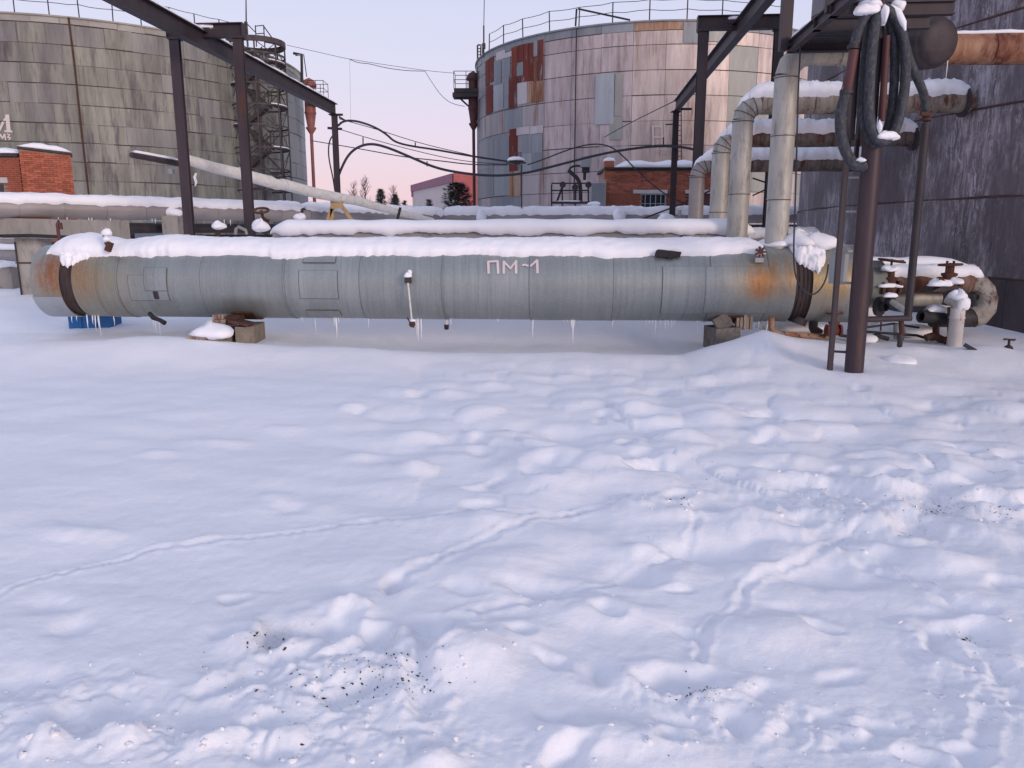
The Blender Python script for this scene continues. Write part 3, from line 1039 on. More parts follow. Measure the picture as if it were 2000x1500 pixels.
stroke_on(TL_T, [(6, 239), (-3, 258)], 5, mb)
stroke_on(TL_T, [(-8, 240), (-3, 258)], 5, mb)
stroke_on(TL_T, [(-2, 272), (0, 262), (5, 270), (9, 262), (11, 273)], 3, mb)
stroke_on(TL_T, [(14, 262), (19, 263), (15, 268), (20, 269), (18, 273)], 2.5, mb)
mb.build('lettering', M_paintw, tank_l)

# near tank at the right edge of the frame
TN_T = (23.51 * math.sin(R_(49)), 23.51 * math.cos(R_(49)), 11.4)
nn_ = NT('dark_weathered_tank_paint', .55, .05)
c = nn_.mix(nn_.rng(nn_.noise((3, 3, .5), 6, .7), .35, .65), (.11, .092, .104), (.20, .172, .19))
c = nn_.mix(nn_.rng(nn_.noise((13, 13, 1.9), 7, .80, off=(3, 1, 2), dist=.5), .46, .58), c, (.40, .37, .41))
c = nn_.mix(nn_.rng(nn_.noise((5, 5, .6), 6, .7, off=(7, 1, 2)), .58, .72), c, (.045, .035, .045))
c = nn_.mix(nn_.rng(nn_.noise((15, 15, 4.5), 7, .85, off=(1, 8, 2), dist=1.2), .55, .62), c, (.52, .50, .54))
c = nn_.mix(nn_.rng(nn_.noise((4, 4, 3), 4, .6, off=(1, 3, 9)), .66, .74), c, (.13, .06, .04))
c = nn_.mix(nn_.rng(nn_.noise((.9, .9, .5), 5, .7, off=(11, 8, 2)), .42, .56, 0, .85), c, (.115, .098, .112))
nn_.color(nn_.vary(c, .26)); nn_.bump(nn_.noise((20, 20, 4), 5), .25, .006)
M_near = nn_.m
nn_ = NT('dark_plinth_paint', .6, .05)
c = nn_.mix(nn_.rng(nn_.noise((3, 3, 1), 6, .7), .35, .65), (.055, .045, .052), (.09, .075, .085))
nn_.color(c); nn_.bump(nn_.noise((20, 20, 4), 5), .25, .006)
M_nearlow = nn_.m
mats_n = dict(main=M_near, low=M_nearlow, band=M_dark, pick=lambda px, py, r, rnd: 'low' if r >= 10 else 'main', stagger=1)
rims_n = [12.6, 12.2, 10.95, 9.7, 8.45, 7.2, 5.95, 4.70, 3.45, 2.17, 1.0, -.2]
M_weld = weather('rusty_weld', (.06, .035, .032), (.12, .07, .06), (7, 7, 3), .8)
tank_n = make_tank('storage_tank', 'dark streaked steel tank wall filling the right edge', TN_T, rims_n, 38, mats_n, M_dark,
                   lambda x, y: 1480 < x < 2300 and y > -400, .3, off=.01, gap=.004, jitter=0)
mb = MB()
for z in rims_n[5:-1]:
    pts = []
    for i in range(60):
        a = PI * .72 + PI * .75 * i / 59
        pts.append((TN_T[0] + (TN_T[2] + .012) * math.cos(a), TN_T[1] + (TN_T[2] + .012) * math.sin(a), z + .006 * math.sin(i * 2.3)))
    mb.tube(pts, [.013 + .006 * math.sin(i * 5.1) for i in range(60)], 5)
mb.build('weld_bead', M_weld, tank_n)

# ------------------------------------------------------------------ spiral stair tower on the left tank
TWc = hit(528, 250, TL_T); TWc.y -= 1.9
TY = TWc.y
tw = thing('stair_tower', 'dark steel stair tower with round landings against the left tank', 'stair tower', (TWc.x, TY, .2))


def zat(y, Y=None):
    return P(528, y, Y or TY).z


cx_, cy_ = TWc.x, TY
Rt = 1.62


def circ(r, z, a0=0, a1=2 * PI, n=24):
    return [Vector((cx_ + r * math.cos(a0 + (a1 - a0) * i / n), cy_ + r * math.sin(a0 + (a1 - a0) * i / n), z)) for i in range(n + 1)]


ztop = zat(88)
for i in range(8):
    a = 2 * PI * (i + .3) / 8
    mb = MB(); b = Vector((cx_ + Rt * math.cos(a), cy_ + Rt * math.sin(a), .2))
    mb.box(b + ZV * ((ztop - .2) / 2), (.075, .075, ztop - .2)); mb.build('post', M_tower, tw)
mb = MB(); mb.tube([(cx_, cy_, .2), (cx_, cy_, ztop - .6)], .09, 8); mb.build('centre_pole', M_tower, tw)
levels = [zat(y) for y in (375, 335, 294, 251, 212, 172, 128)]
mb = MB(); mb.lathe((cx_, cy_, ztop - .12), ZV, [(Rt - .04, 0), (Rt + .08, 0), (Rt + .08, .30), (Rt - .04, .30)], 28, False); mb.build('top_ring', M_tower, tw)
mb = MB(); mb.lathe((cx_, cy_, ztop - .75), ZV, [(Rt - .04, 0), (Rt + .05, 0), (Rt + .05, .1), (Rt - .04, .1)], 28, False); mb.build('top_ring', M_tower, tw)
msn = MB()
for i, z in enumerate(levels):
    left = i % 2 == 1
    a0 = PI * .80 if left else -PI * .30
    mb = MB()
    ring = circ(Rt + .05, z, a0, a0 + PI * .55, 14)
    mb.poly_extrude(ring, (0, 0, .05)); mb.build('landing', M_tower, tw)
    r2 = circ(Rt + .0, z + .05, a0 + .1, a0 + PI * .5, 12)
    msn = MB(); msn.poly_extrude(r2, (0, 0, .10)); msn.build('snow_layer', M_snow, tw)
    mb = MB(); mb.lathe((cx_, cy_, z), ZV, [(Rt, 0), (Rt + .05, 0), (Rt + .05, .09), (Rt, .09)], 24, False); mb.build('ring', M_tower, tw)
    mb = MB(); mb.tube(circ(Rt, z + 1.0, a0, a0 + PI * .9, 12), .03, 5); mb.build('handrail', M_tower, tw)
allz = levels + [ztop - .1]
for i, (z0, z1) in enumerate(zip(allz[:-1], allz[1:])):
    left = i % 2 == 1
    xa, xb = (-.75, .55) if left else (.55, -.75)
    yo = -.35 if i % 2 else .35
    mb = MB()
    for dy in (-.32, .32):
        p0 = Vector((cx_ + xa, cy_ + yo + dy, z0 + .1)); p1 = Vector((cx_ + xb, cy_ + yo + dy, z1))
        d = (p1 - p0)
        mb.box((p0 + p1) / 2, (d.length, .05, .18), (d.normalized(), Vector((0, 1, 0)), d.normalized().cross(Vector((0, -1, 0)))))
        mb.tube([p0 + ZV * .9, p1 + ZV * .9], .025, 5)
        mb.tube([p0, p0 + ZV * .9], .025, 5); mb.tube([p1, p1 + ZV * .9], .025, 5)
    for k in range(1, 7):
        q = Vector((cx_ + xa + (xb - xa) * k / 7, cy_ + yo, z0 + .1 + (z1 - z0) * k / 7))
        mb.box(q, (.2, .62, .035))
    mb.build('stair_flight', M_tower, tw)
for i in range(len(allz) - 1):
    mb = MB()
    for k in range(8):
        a = 2 * PI * (k + .3) / 8; b = 2 * PI * (k + 1.3) / 8
        if (k + i) % 2: a, b = b, a
        mb.tube([(cx_ + Rt * math.cos(a), cy_ + Rt * math.sin(a), allz[i]), (cx_ + Rt * math.cos(b), cy_ + Rt * math.sin(b), allz[i + 1])], .022, 4)
    mb.build('brace', M_tower, tw)
# gangway railing from the tower top to the tank roof
mb = MB()
for dx0, dx1, h0, h1 in ((-1.7, -.6, 1.0, 1.1), (-.1, .4, .95, 1.0)):
    for hh in (1.0, .55):
        mb.tube([(cx_ + dx0, cy_ + .4, ztop + .2 + h0 * hh), (cx_ + dx1, cy_ + .4, ztop + .2 + h1 * hh)], .03, 5)
    for dd in (dx0, dx1):
        mb.tube([(cx_ + dd, cy_ + .4, ztop), (cx_ + dd, cy_ + .4, ztop + .2 + h1)], .035, 5)
mb.tube([(cx_ - .6, cy_ + .4, ztop + 1.3), (cx_ - .1, cy_ + .3, ztop + .8)], .03, 5)
mb.tube([(cx_ + .4, cy_ + .4, ztop + 1.15), (cx_ + 1.2, cy_, ztop + .1)], .035, 5)
mb.build('top_railing', M_tower, tw)
mb = MB(); q = P(481, 58, TY + 1); mb.tube([q, P(480, -60, TY + 1)], [.05, .02], 5); mb.box(q + ZV * .1, (.16, .16, .7))
solo(mb, 'lightning_mast', M_tower, 'thin lightning mast rising above the stair tower', 'mast')
mb = MB(); T3 = (TR_T[0], TR_T[1], TR_T[2] + .3)
q = hit(945, 105, T3)
mb.tube([P(945, 112, q.y), P(945, 50, q.y)], .05, 5); mb.tube([P(945, 50, q.y), P(947, -60, q.y)], .025, 5); mb.box(P(945, 90, q.y), (.2, .2, .3))
solo(mb, 'lightning_mast', M_tower, 'thin lightning mast at the left edge of the pinkish tank', 'mast')


# foam chambers
def foam(px, Y, ycap, ybody, ycone, yend, rpx, mat, label, plat=None):
    s = Y / 1500.0
    q0 = P(px, ycap, Y)
    root = thing('foam_chamber', label, 'foam chamber', (q0.x, Y, P(px, yend, Y).z))
    z = lambda y: P(px, y, Y).z
    r = rpx * s
    mb = MB(); mb.lathe((q0.x, Y, 0), ZV, [(.02, z(ycap)), (r * .8, z(ycap + 5)), (r * 1.15, z(ycap + 14)), (r * 1.1, z(ycap + 18)), (r * .5, z(ycap + 18))], 16); mb.build('cap', mat, root)
    mb = MB(); mb.lathe((q0.x, Y, 0), ZV, [(r * .8, z(ycap + 17)), (r * .85, z(ybody)), (r * .95, z(ybody + 3)), (r * .85, z(ybody + 4)), (r * .55, z(ycone)), (r * .8, z(ycone + 1)), (r * .8, z(ycone + 3)), (r * .25, z(ycone + 14))], 16); mb.build('body', mat, root)
    mb = MB(); mb.tube([(q0.x, Y, z(ycone + 10)), (q0.x, Y, z(yend))], r * .26, 8); mb.build('riser_pipe', mat, root)
    if plat:
        x0, x1, y0, y1, side = plat
        a = P(x0, y0, Y); b = P(x1, y0, Y)
        mb = MB()
        zz = a.z
        mb.box(((a.x + b.x) / 2, Y, zz - .12), (b.x - a.x, 1.4, .24))
        mb.tube([(a.x + .1, Y, zz - .3), (q0.x - .2, Y, zz - 1.1)], .06, 5)
        for k in range(3):
            mb.box(((a.x + b.x) / 2, Y - .6 + .5 * k, zz - .38), (b.x - a.x + .2, .1, .26))
        mb.build('platform', M_dark, root)
        mb = MB()
        zt = P(x0, y1, Y).z
        xe = b.x if side > 0 else a.x
        for yy in (-.65, .65):
            for hh in (1, .5):
                mb.tube([(a.x, Y + yy, zz + (zt - zz) * hh), (b.x, Y + yy, zz + (zt - zz) * hh)], .02, 4)
            for t in (0, .5, 1):
                mb.tube([(a.x + (b.x - a.x) * t, Y + yy, zz), (a.x + (b.x - a.x) * t, Y + yy, zt)], .02, 4)
        for hh in (1, .5):
            mb.tube([(xe, Y - .65, zz + (zt - zz) * hh), (xe, Y + .65, zz + (zt - zz) * hh)], .02, 4)
        mb.build('railing', M_dark, root)
    return root


foam(924, 52.5, 139, 210, 240, 402, 11, M_redold, 'maroon foam chamber on the left side of the pinkish tank', (888, 935, 176, 143, -1))
foam(603, 53.5, 152, 218, 248, 395, 12, M_red, 'bright red foam chamber on the right side of the olive tank', (607, 637, 191, 161, 1))
mb = MB()
q = P(589, 105, 52); mb.tube([P(573, 104, 52), P(589, 106, 52), P(590, 160, 52)], .09, 6)
mb.tube([P(577, 108, 52), P(588, 109, 52), P(588, 160, 52)], .04, 6); mb.tube([P(593, 106, 52), P(599, 150, 52)], .03, 5)
solo(mb, 'vent_pipe', M_dark, 'hooked dark vent pipe beside the red foam chamber', 'pipe')
mb = MB()
q = P(935, 88, 52.3); mb.box(P(933, 140, 52.3), (.10, .10, 3.2)); mb.tube([P(933, 88, 52.3), P(943, 88, 52.3), P(943, 110, 52.3)], .06, 5)
for yy in range(95, 190, 6): mb.tube([P(933, yy, 52.3), P(939, yy, 52.3)], .03, 4)
mb.tube([P(939, 90, 52.3), P(938, 190, 52.3)], .05, 5)
solo(mb, 'tank_ladder', M_dark, 'dark cage ladder climbing beside the maroon foam chamber', 'ladder')


# ------------------------------------------------------------------ brick pump houses
def brick_mesh(mat, dims=(.25, .06, .065)):
    mb = MB(); mb.box((0, 0, 0), dims)
    me = bpy.data.meshes.new('brick'); me.from_pydata(mb.v, [], mb.f); me.materials.append(mat); me.update()
    return me


def brick_wall(root, p0, p1, z0, ztopf, mat, limit, cnt, holes=(), rest=None, seed=0, vis=None):
    p0 = Vector(p0); p1 = Vector(p1)
    t = (p1 - p0); L = t.length; t.normalize()
    yaw = math.atan2(t.y, t.x)
    nrm = Vector((t.y, -t.x, 0))
    me = brick_mesh(mat)
    rnd = random.Random(seed)
    z = z0 + .0375
    row = 0
    cells = []
    while True:
        x = -.13 if row % 2 else 0.0
        any_ = False
        while x < L:
            xa = max(x, 0); xb = min(x + .25, L)
            xm = (xa + xb) / 2
            if xb - xa > .08 and z + .035 <= ztopf(xm):
                any_ = True
                if not any(h[0] < xm < h[1] and h[2] < z < h[3] for h in holes):
                    cells.append((xm, z, xb - xa))
            x += .26
        if not any_: break
        z += .075; row += 1
    cells.sort(key=lambda c: -c[1])
    for xm, z, l_ in cells:
        o_ = rnd.uniform(-.004, .006)
        c = p0 + t * xm + nrm * (.03 + o_) + ZV * z
        px, py = proj(c)
        if cnt[0] < limit and (vis is None or vis(px, py)):
            mesh_obj('brick', me, root, c, (0, 0, yaw), (l_ / .25, 1, 1))
            cnt[0] += 1
        else:
            rest.box(c, (l_, .06, .065), (t, Vector((-t.y, t.x, 0)), ZV))


# right house: front wall
Yh = 36.0
gR = P(1183, 395, Yh); gR2 = P(1448, 395, Yh)
zR = P(1250, 332, Yh).z
hs = thing('brick_pump_house', 'small red brick pump house in front of the pinkish tank', 'brick building', ((gR.x + gR2.x) / 2, Yh + 1.5, 0))
mb = MB(); wd = gR2.x - gR.x
mb.box(((gR.x + gR2.x) / 2, Yh + 1.56, zR / 2), (wd - .04, 3.0, zR)); mb.build('wall_core', M_mortar, hs)
zw1 = P(1250, 378, Yh).z
wx0 = P(1250, 385, Yh).x - gR.x; wx1 = P(1301, 385, Yh).x - gR.x
dx0 = P(1340, 385, Yh).x - gR.x; dx1 = P(1392, 385, Yh).x - gR.x
rest = MB(); cnt = [0]
brick_wall(hs, (gR.x, Yh, 0), (gR2.x, Yh, 0), 0, lambda x: zR, M_brick2, 298, cnt, ((wx0, wx1, 0.9, zw1), (dx0, dx1, 0.3, zw1)), rest, 3,
           lambda x, y: 335 < y < 402 and x < 1500)
rest.build('brickwork', M_brick2, hs, kind='stuff')
mb = MB(); mb.box(((gR.x + gR2.x) / 2, Yh + 1.5, zR + .06), (wd + .2, 3.3, .10)); mb.build('roof_slab', M_dark, hs)
q = P(1191, 320, Yh)
mb = MB(); mb.box((q.x, Yh + .30, q.z - .25), (.42, .5, .75)); mb.build('parapet_pier', M_brick2, hs)
for x0, x1, nm in ((1236, 1303, 0), (1338, 1400, 1)):
    a = P(x0, 376, Yh); b = P(x1, 376, Yh)
    mb = MB(); mb.box(((a.x + b.x) / 2, Yh - .055, zw1 + .08), (b.x - a.x, .10, .16)); mb.build('lintel', M_lintel, hs)
wn = MB()
wn.box((gR.x + (wx0 + wx1) / 2, Yh + .045, .9), (wx1 - wx0, .02, .0)) if False else None
fr = MB()
xa, xb = gR.x + wx0, gR.x + wx1
for xx in (xa + .03, xb - .03): fr.box((xx, Yh - .01, (zw1 + .9) / 2), (.06, .05, zw1 - .9))
for zz in (zw1 - .03, .93): fr.box(((xa + xb) / 2, Yh - .01, zz), (xb - xa - .12, .05, .06))
for k in range(1, 5): fr.box((xa + (xb - xa) * k / 5, Yh - .01, (zw1 + .9) / 2), (.035, .04, zw1 - 1.02))
fr.box(((xa + xb) / 2, Yh - .004, zw1 - .45), (xb - xa - .12, .03, .03))
wo = fr.build('window', M_cabg, hs)
mb = MB(); mb.box(((xa + xb) / 2, Yh - .002 + .02, (zw1 + .9) / 2), (xb - xa - .1, .012, zw1 - .95)); mb.build('pane', M_glass, wo)
mb = MB(); mb.box((gR.x + (dx0 + dx1) / 2, Yh + .02, (zw1 + .3) / 2), (dx1 - dx0, .03, zw1 - .3)); mb.build('door', M_redold, hs)
mb = MB()
snow_strip(mb, (gR.x + .3, Yh + 1.3, zR + .11), (gR2.x, Yh + 1.3, zR + .11), 3.3, .36, 4, 8, .3, .35)
blob_mb(mb, (q.x, Yh + .3, q.z + .15), (.26, .3, .14), 3, 12, .2)
solo(mb, 'snow_blanket', M_snow, 'snow on the flat roof of the red brick pump house', 'snow')
mb = MB(); a = P(1155, 365, Yh - .3)
mb.box((P(1168, 380, Yh - .2).x, Yh - .2, 1.7), (.62, .3, P(1168, 333, Yh - .2).z)); solo(mb, 'metal_cabinet', gb, 'blue grey sheet metal cabinet at the corner of the right brick pump house', 'cabinet')

# left house
Yl = 30.0
a = P(-60, 380, Yl); b = P(50, 380, Yl)
hl = thing('brick_pump_house', 'orange brick pump house with stepped parapet at the left edge', 'brick building', (a.x, Yl + 1.5, 0))
zl1 = P(20, 306, Yl).z; zl2 = P(50, 291, Yl - .3).z; zl3 = P(145, 304, Yl + 2).z
c0 = P(47, 380, Yl - .3); c1 = P(146, 380, Yl + .5)
zl3 = P(145, 303, Yl + .5).z
mb = MB(); mb.box(((a.x + b.x) / 2, Yl + 1.04, zl1 / 2), (b.x - a.x, 2.0, zl1)); mb.build('wall_core', M_mortar, hl)
rest = MB(); cnt = [0]
L2 = (Vector((c1.x, c1.y, 0)) - Vector((c0.x, c0.y, 0)))
brick_wall(hl, (c0.x, c0.y, 0), (c1.x, c1.y, 0), 0.9, lambda x: zl2 + (zl3 - zl2) * x / L2.length, M_brick, 298, cnt, (), rest, 8, lambda x, y: y < 392)
brick_wall(hl, (a.x, Yl, 0), (b.x, Yl, 0), 0.9, lambda x: zl1, M_brick, 0, cnt, ((-1, P(12, 365, Yl).x - a.x, .9, P(0, 357, Yl).z),), rest, 9)
rest.build('brickwork', M_brick, hl, kind='stuff')
tt = L2.normalized(); nn = Vector((tt.y, -tt.x, 0))
mb = MB()
pl = [Vector((c0.x, c0.y, .05)), Vector((c1.x, c1.y, .05)), Vector((c1.x, c1.y, zl3)), Vector((c0.x, c0.y, zl2))]
mb.poly_extrude([p - nn * .001 for p in pl], -nn * 1.3); mb.build('parapet_core', M_mortar, hl)
mb = MB(); p0 = Vector((c0.x, c0.y, zl2)) ; p1 = Vector((c1.x, c1.y, zl3))
d = (p1 - p0)
mb.box((p0 + p1) / 2 - nn * .5 + ZV * .05, (d.length + .1, 1.2, .08), (d.normalized(), nn, nn.cross(d.normalized()) * -1)); mb.build('coping', M_dark, hl)
mb = MB(); mb.box(((a.x + b.x) / 2 - .01, Yl + .9, zl1 + .06), (b.x - a.x - .1, 2.1, .12)); mb.build('roof_slab', M_dark, hl)
mb = MB(); q = P(8, 352, Yl - .05); mb.box((q.x - .5, Yl - .06, q.z), (1.3, .1, .2)); mb.build('lintel', M_lintel, hl)
mb = MB(); mb.box((q.x - .55, Yl + .02, q.z - .9), (.9, .03, 1.5)); mb.build('window', M_glass, hl)
mb = MB(); snow_strip(mb, p0 + ZV * .10 - nn * .45 - tt * .05, p1 + ZV * .10 - nn * .45 + tt * .05, 1.25, .22, 5, 6, .2)
solo(mb, 'snow_blanket', M_snow, 'sloping snow on the stepped parapet of the orange brick house', 'snow')
mb = MB(); snow_strip(mb, (a.x, Yl + .9, zl1 + .12), (b.x - .05, Yl + .9, zl1 + .12), 2.2, .26, 7, 6, .3)
solo(mb, 'snow_blanket', M_snow, 'snow on the lower roof of the orange brick house at the left edge', 'snow')

# ------------------------------------------------------------------ far building and trees
Yf = 130.0
A = P(805, 362, Yf * 1.25); B = P(886, 339, Yf); Cc = P(960, 341, Yf)
fb = thing('warehouse', 'distant pale warehouse with mauve eaves and red end wall', 'building', (A.x, A.y, 0))
mb = MB(); mb.poly_extrude([(A.x, A.y, 0), (B.x, B.y, 0), (B.x, B.y, B.z - 1.2), (A.x, A.y, A.z - 1.2)], (20, 30, 0)); mb.build('wall', M_pale, fb)
mb = MB(); mb.poly_extrude([(A.x - .3, A.y - .4, A.z - 1.25), (B.x - .3, B.y - .4, B.z - 1.4), (B.x - .3, B.y - .4, B.z), (A.x - .3, A.y - .4, A.z)], (20, 30, 0)); mb.build('eaves_band', M_purple, fb)
A2 = P(805, 385, Yf * 1.25); mb = MB(); q = P(811, 385, Yf * 1.24)
mb.poly_extrude([(A.x - .2, A.y - .3, A2.z), (q.x, q.y - .3, A2.z), (q.x, q.y - .3, A.z), (A.x - .2, A.y - .3, A.z - .4)], (0, .2, 0)); mb.build('corner_trim', M_purple, fb)
mb = MB(); mb.poly_extrude([(B.x, B.y - .5, 0), (Cc.x, Cc.y - .5, 0), (Cc.x, Cc.y - .5, Cc.z), (B.x, B.y - .5, B.z + .1)], (0, 12, 0)); mb.build('end_wall', M_brickfar, fb)


def pine(px, ytop, ybase, Y, wpx, label, seed, dense=900, rounded=False):
    rnd = random.Random(seed)
    top = P(px, ytop, Y)
    base = Vector((top.x, Y, .2)); zb = P(px, ybase, Y).z - .5
    r = wpx * Y / 1500.0
    root = thing('pine_tree', label, 'tree', base)
    mb = MB(); mb.tube([base, Vector((top.x, Y, top.z - .3))], [.22, .04], 7); 
    mb.build('trunk', M_bark, root)
    cr = MB(); hgt = top.z - zb
    for i in range(dense):
        t = rnd.random()
        if rounded: rr_ = r * math.sin(PI * min(1, .12 + .8 * t) ) ** .6
        else: rr_ = r * (1 - t) ** .8 + .1
        whorl = .62 + .38 * math.sin(t * 34 + seed)
        a = rnd.uniform(0, 2 * PI); d = rr_ * math.sqrt(rnd.random()) * (.55 + .6 * whorl * (.6 + .4 * math.sin(3 * a + seed)))
        c = Vector((top.x + d * math.cos(a), Y + d * math.sin(a), zb + hgt * t - .10 * d))
        s_ = rnd.uniform(.10, .26) * (1 if not rounded else 1.1)
        dr = Vector((math.cos(a), math.sin(a), rnd.uniform(-.2, .8))).normalized()
        sd = Vector((-math.sin(a), math.cos(a), rnd.uniform(-.3, .3)))
        for kk in (-1, 1):
            u_ = (dr + sd * .5 * kk).normalized() * s_ * 1.6
            v_ = sd * s_ * .35
            cr.add([c - v_, c + u_, c + v_, c + ZV * s_ * .4], [(0, 1, 2), (0, 2, 3)])
    cr.build('crown', M_needle, root)
    return root


pine(743, 370, 412, 85, 20, 'dark pointed pine between the far post and the warehouse', 2, 1100)
pine(772, 381, 412, 88, 18, 'lower dark pine just left of the warehouse corner', 5, 900)
pine(790, 392, 412, 84, 8, 'tiny pine top beside the warehouse corner', 6, 200)
pine(893, 358, 420, 60, 36, 'broad snow dusted pine against the red end wall', 3, 1500, True)
pine(838, 390, 412, 80, 10, 'small pine in front of the pale warehouse wall', 7, 300)
pine(630, 398, 412, 90, 5, 'very small pine tip next to the olive tank', 8, 90)


def bare(px, ytop, Y, label, seed):
    rnd = random.Random(seed)
    root = thing('bare_tree', label, 'tree', (P(px, 400, Y).x, Y, .2))
    mb = MB(); tw_ = MB()
    b = Vector((P(px, 400, Y).x, Y, .2)); top = P(px, ytop, Y)
    mb.tube([b, b.lerp(top, .5) + Vector((.1, 0, 0)), top], [.16, .09, .02], 5)
    for i in range(60):
        t = rnd.uniform(.35, .97)
        p = b.lerp(top, t); a = rnd.uniform(0, 6.28); l_ = (1 - t) * 4 + .7
        q = p + Vector((math.cos(a) * .55, math.sin(a) * .55, .85)) * l_ * rnd.uniform(.5, 1)
        tw_.tube([p, p.lerp(q, .5) - ZV * .08, q], [.035, .022, .008], 3)
        for j in range(3):
            m_ = p.lerp(q, rnd.uniform(.3, .9)); tw_.tube([m_, m_ + Vector((rnd.uniform(-.5, .5), rnd.uniform(-.5, .5), rnd.uniform(.2, .7)))], [.015, .006], 3)
    mb.build('trunk', M_bark, root); tw_.build('crown', M_twig, root)


bare(690, 362, 110, 'pale bare tree left of the two in the gap', 1)
bare(712, 350, 105, 'taller pale bare tree nearest the dark pines', 2)
bare(768, 362, 115, 'faint bare tree rising behind the lower pine', 3)

# ------------------------------------------------------------------ pipe rack behind
zc = EYE + .60


def rackpt(x, y, dz=0):
    q = P(x, y, 1.0); t = .60 / (q.z - EYE)
    return Vector((q.x * t, t, zc + dz))


r0 = rackpt(-60, 404); r1 = rackpt(340, 412); r2 = rackpt(590, 418); r3 = Vector((rackpt(862, 425).x, 25.6, zc)); r4 = Vector((9.5, 24.9, zc))
rk = thing('insulated_pipeline', 'long grey insulated pipeline on concrete supports behind the big pipe', 'pipeline', (r1.x, r1.y, 0))
RK = .21


def jacket(root, a, b, R, mat, n=5, name='pipe_jacket'):
    for i in range(n):
        p = a.lerp(b, i / n); q = a.lerp(b, (i + 1) / n)
        t = (q - p).normalized()
        L_ = (q - p).length; R1 = R + .005 * (i % 2); mb = MB(); mb.lathe(p, t, [(R1, .004), (R1, L_ - .004)], 28, True); mb.lathe(p, t, [(R - .02, .004), (R1, .004)], 28, False); mb.lathe(p, t, [(R1, L_ - .004), (R - .02, L_ - .004)], 28, False); mb.lathe(p, t, [(R - .01, 0), (R - .01, L_)], 20, True)
        mb.build(name, mat, root)


jacket(rk, r0, r2 + (r2 - r1) * .05, RK, M_rack, 9)
jacket(rk, r2 + (r2 - r1) * .05, r3, RK * .85, M_rack, 4)
jacket(rk, r3, r4, RK * .85, M_rack, 9)
rk2 = thing('lower_pipeline', 'dark thinner pipeline hung below the grey insulated one', 'pipeline', (r1.x, r1.y + .3, 0))
jacket(rk2, r0 + Vector((0, .5, -.42)), r3 + Vector((0, .5, -.34)), .12, M_dark, 7)
jacket(rk2, r3 + Vector((0, .4, -.34)), r4 + Vector((0, .4, -.34)), .12, M_dark, 4)
def rk_at(px):
    lo, hi = 0., 1.
    for _ in range(30):
        m_ = (lo + hi) / 2
        if proj(r0.lerp(r2, m_))[0] < px: lo = m_
        else: hi = m_
    return r0.lerp(r2, lo)


# icicles below the rack
for (x, l_) in ((135, .30), (177, .14), (183, .12), (219, .18), (118, .08), (440, .12), (452, .16), (300, .1), (306, .14)):
    q = rk_at(x); mb = MB(); mb.lathe((q.x, q.y - .12, q.z - .17), (0, 0, -1), [(.014, 0), (.011, l_ * .5), (.002, l_)], 6); mb.build('icicle', M_ice, rk)
snow_on_pipe(r0, r2, RK, .11, 1.15, 'snow along the left run of the grey insulated pipeline', seed=3, step=.12)
snow_on_pipe(r2, r3, RK * .85, .15, 1.25, 'snow along the middle run of the insulated pipeline behind the slanting white pole', seed=6, step=.12, ragged=.35)
snow_on_pipe(r3, r4, RK * .85, .17, 1.15, 'snow along the right run of the insulated pipeline below the brick house', seed=9, step=.14, ragged=.3)
# T-shaped concrete supports
for (x, lab, big) in ((52, 'thick concrete column and bracket at the left edge under the insulated pipeline', 1), (345, 'concrete block support behind the steel post of the left portal', 0)):
    q = rk_at(x)
    t = thing('pipe_support', lab, 'concrete support', (q.x, q.y, 0))
    if big:
        mb = MB(); mb.box((q.x, q.y + .1, (zc - .65) / 2 + .05), (.58, .4, zc - .60)); mb.build('column', M_conc, t)
        zz = zc - .21
        a_ = [(q.x - .62, q.y - .25, zz), (q.x - .62, q.y - .25, zz - .18), (q.x - .45, q.y - .25, zz - .42), (q.x + 1.9, q.y - .25, zz - .46), (q.x + 1.9, q.y - .25, zz - .06)]
        mb = MB(); mb.poly_extrude(a_, (.15, .5, 0)); mb.build('bracket', M_conc, t)
        mb = MB(); mb.box((q.x - .42, q.y - .02, zz + .10), (.30, .42, .19)); mb.build('stop_block', M_conc, t)
        heap((q.x - .42, q.y - .02, zz + .2), (.26, .26, .12), 'snow on the stop block of the left concrete column', 5)
        mb = MB(); mb.tube([(q.x - .25, q.y - .14, zz - .5), (q.x - .24, q.y - .13, .1)], .02, 5); mb.tube([(q.x - .3, q.y - .12, zz - .95), (q.x + .35, q.y - .12, zz - .95)], .015, 5)
        mb.build('conduit', M_dark, t)
        mb = MB(); mb.tube([P(-60, 462, q.y - .5), P(60, 460, q.y - .5), P(130, 463, q.y - .5), P(260, 470, q.y + .3)], .035, 8)
        solo(mb, 'black_cable', M_black, 'thick black cable crossing in front of the left concrete column', 'cable')
    else:
        mb = MB(); mb.box((q.x - .02, q.y - .22, zc - .33), (.38, .34, .44)); mb.build('stop_block', M_conc, t)
        mb = MB(); mb.box((q.x, q.y + .1, (zc - .55) / 2), (.4, .4, zc - .55)); mb.build('column', M_conc, t)
        heap((q.x - .02, q.y - .2, zc - .08), (.23, .2, .16), 'snow on the concrete block behind the left portal post', 9)
q = rackpt(300, 440)
mb = MB(); q = P(300, 470, 20.5); mb.box((q.x, 20.5, q.z + .18), (.72, .5, .5)); mb.box((q.x + .1, 20.45, q.z + .46), (.2, .5, .06))
solo(mb, 'metal_tank', M_cabg, 'small grey ribbed metal tank below the insulated pipeline', 'tank')
mb = MB()
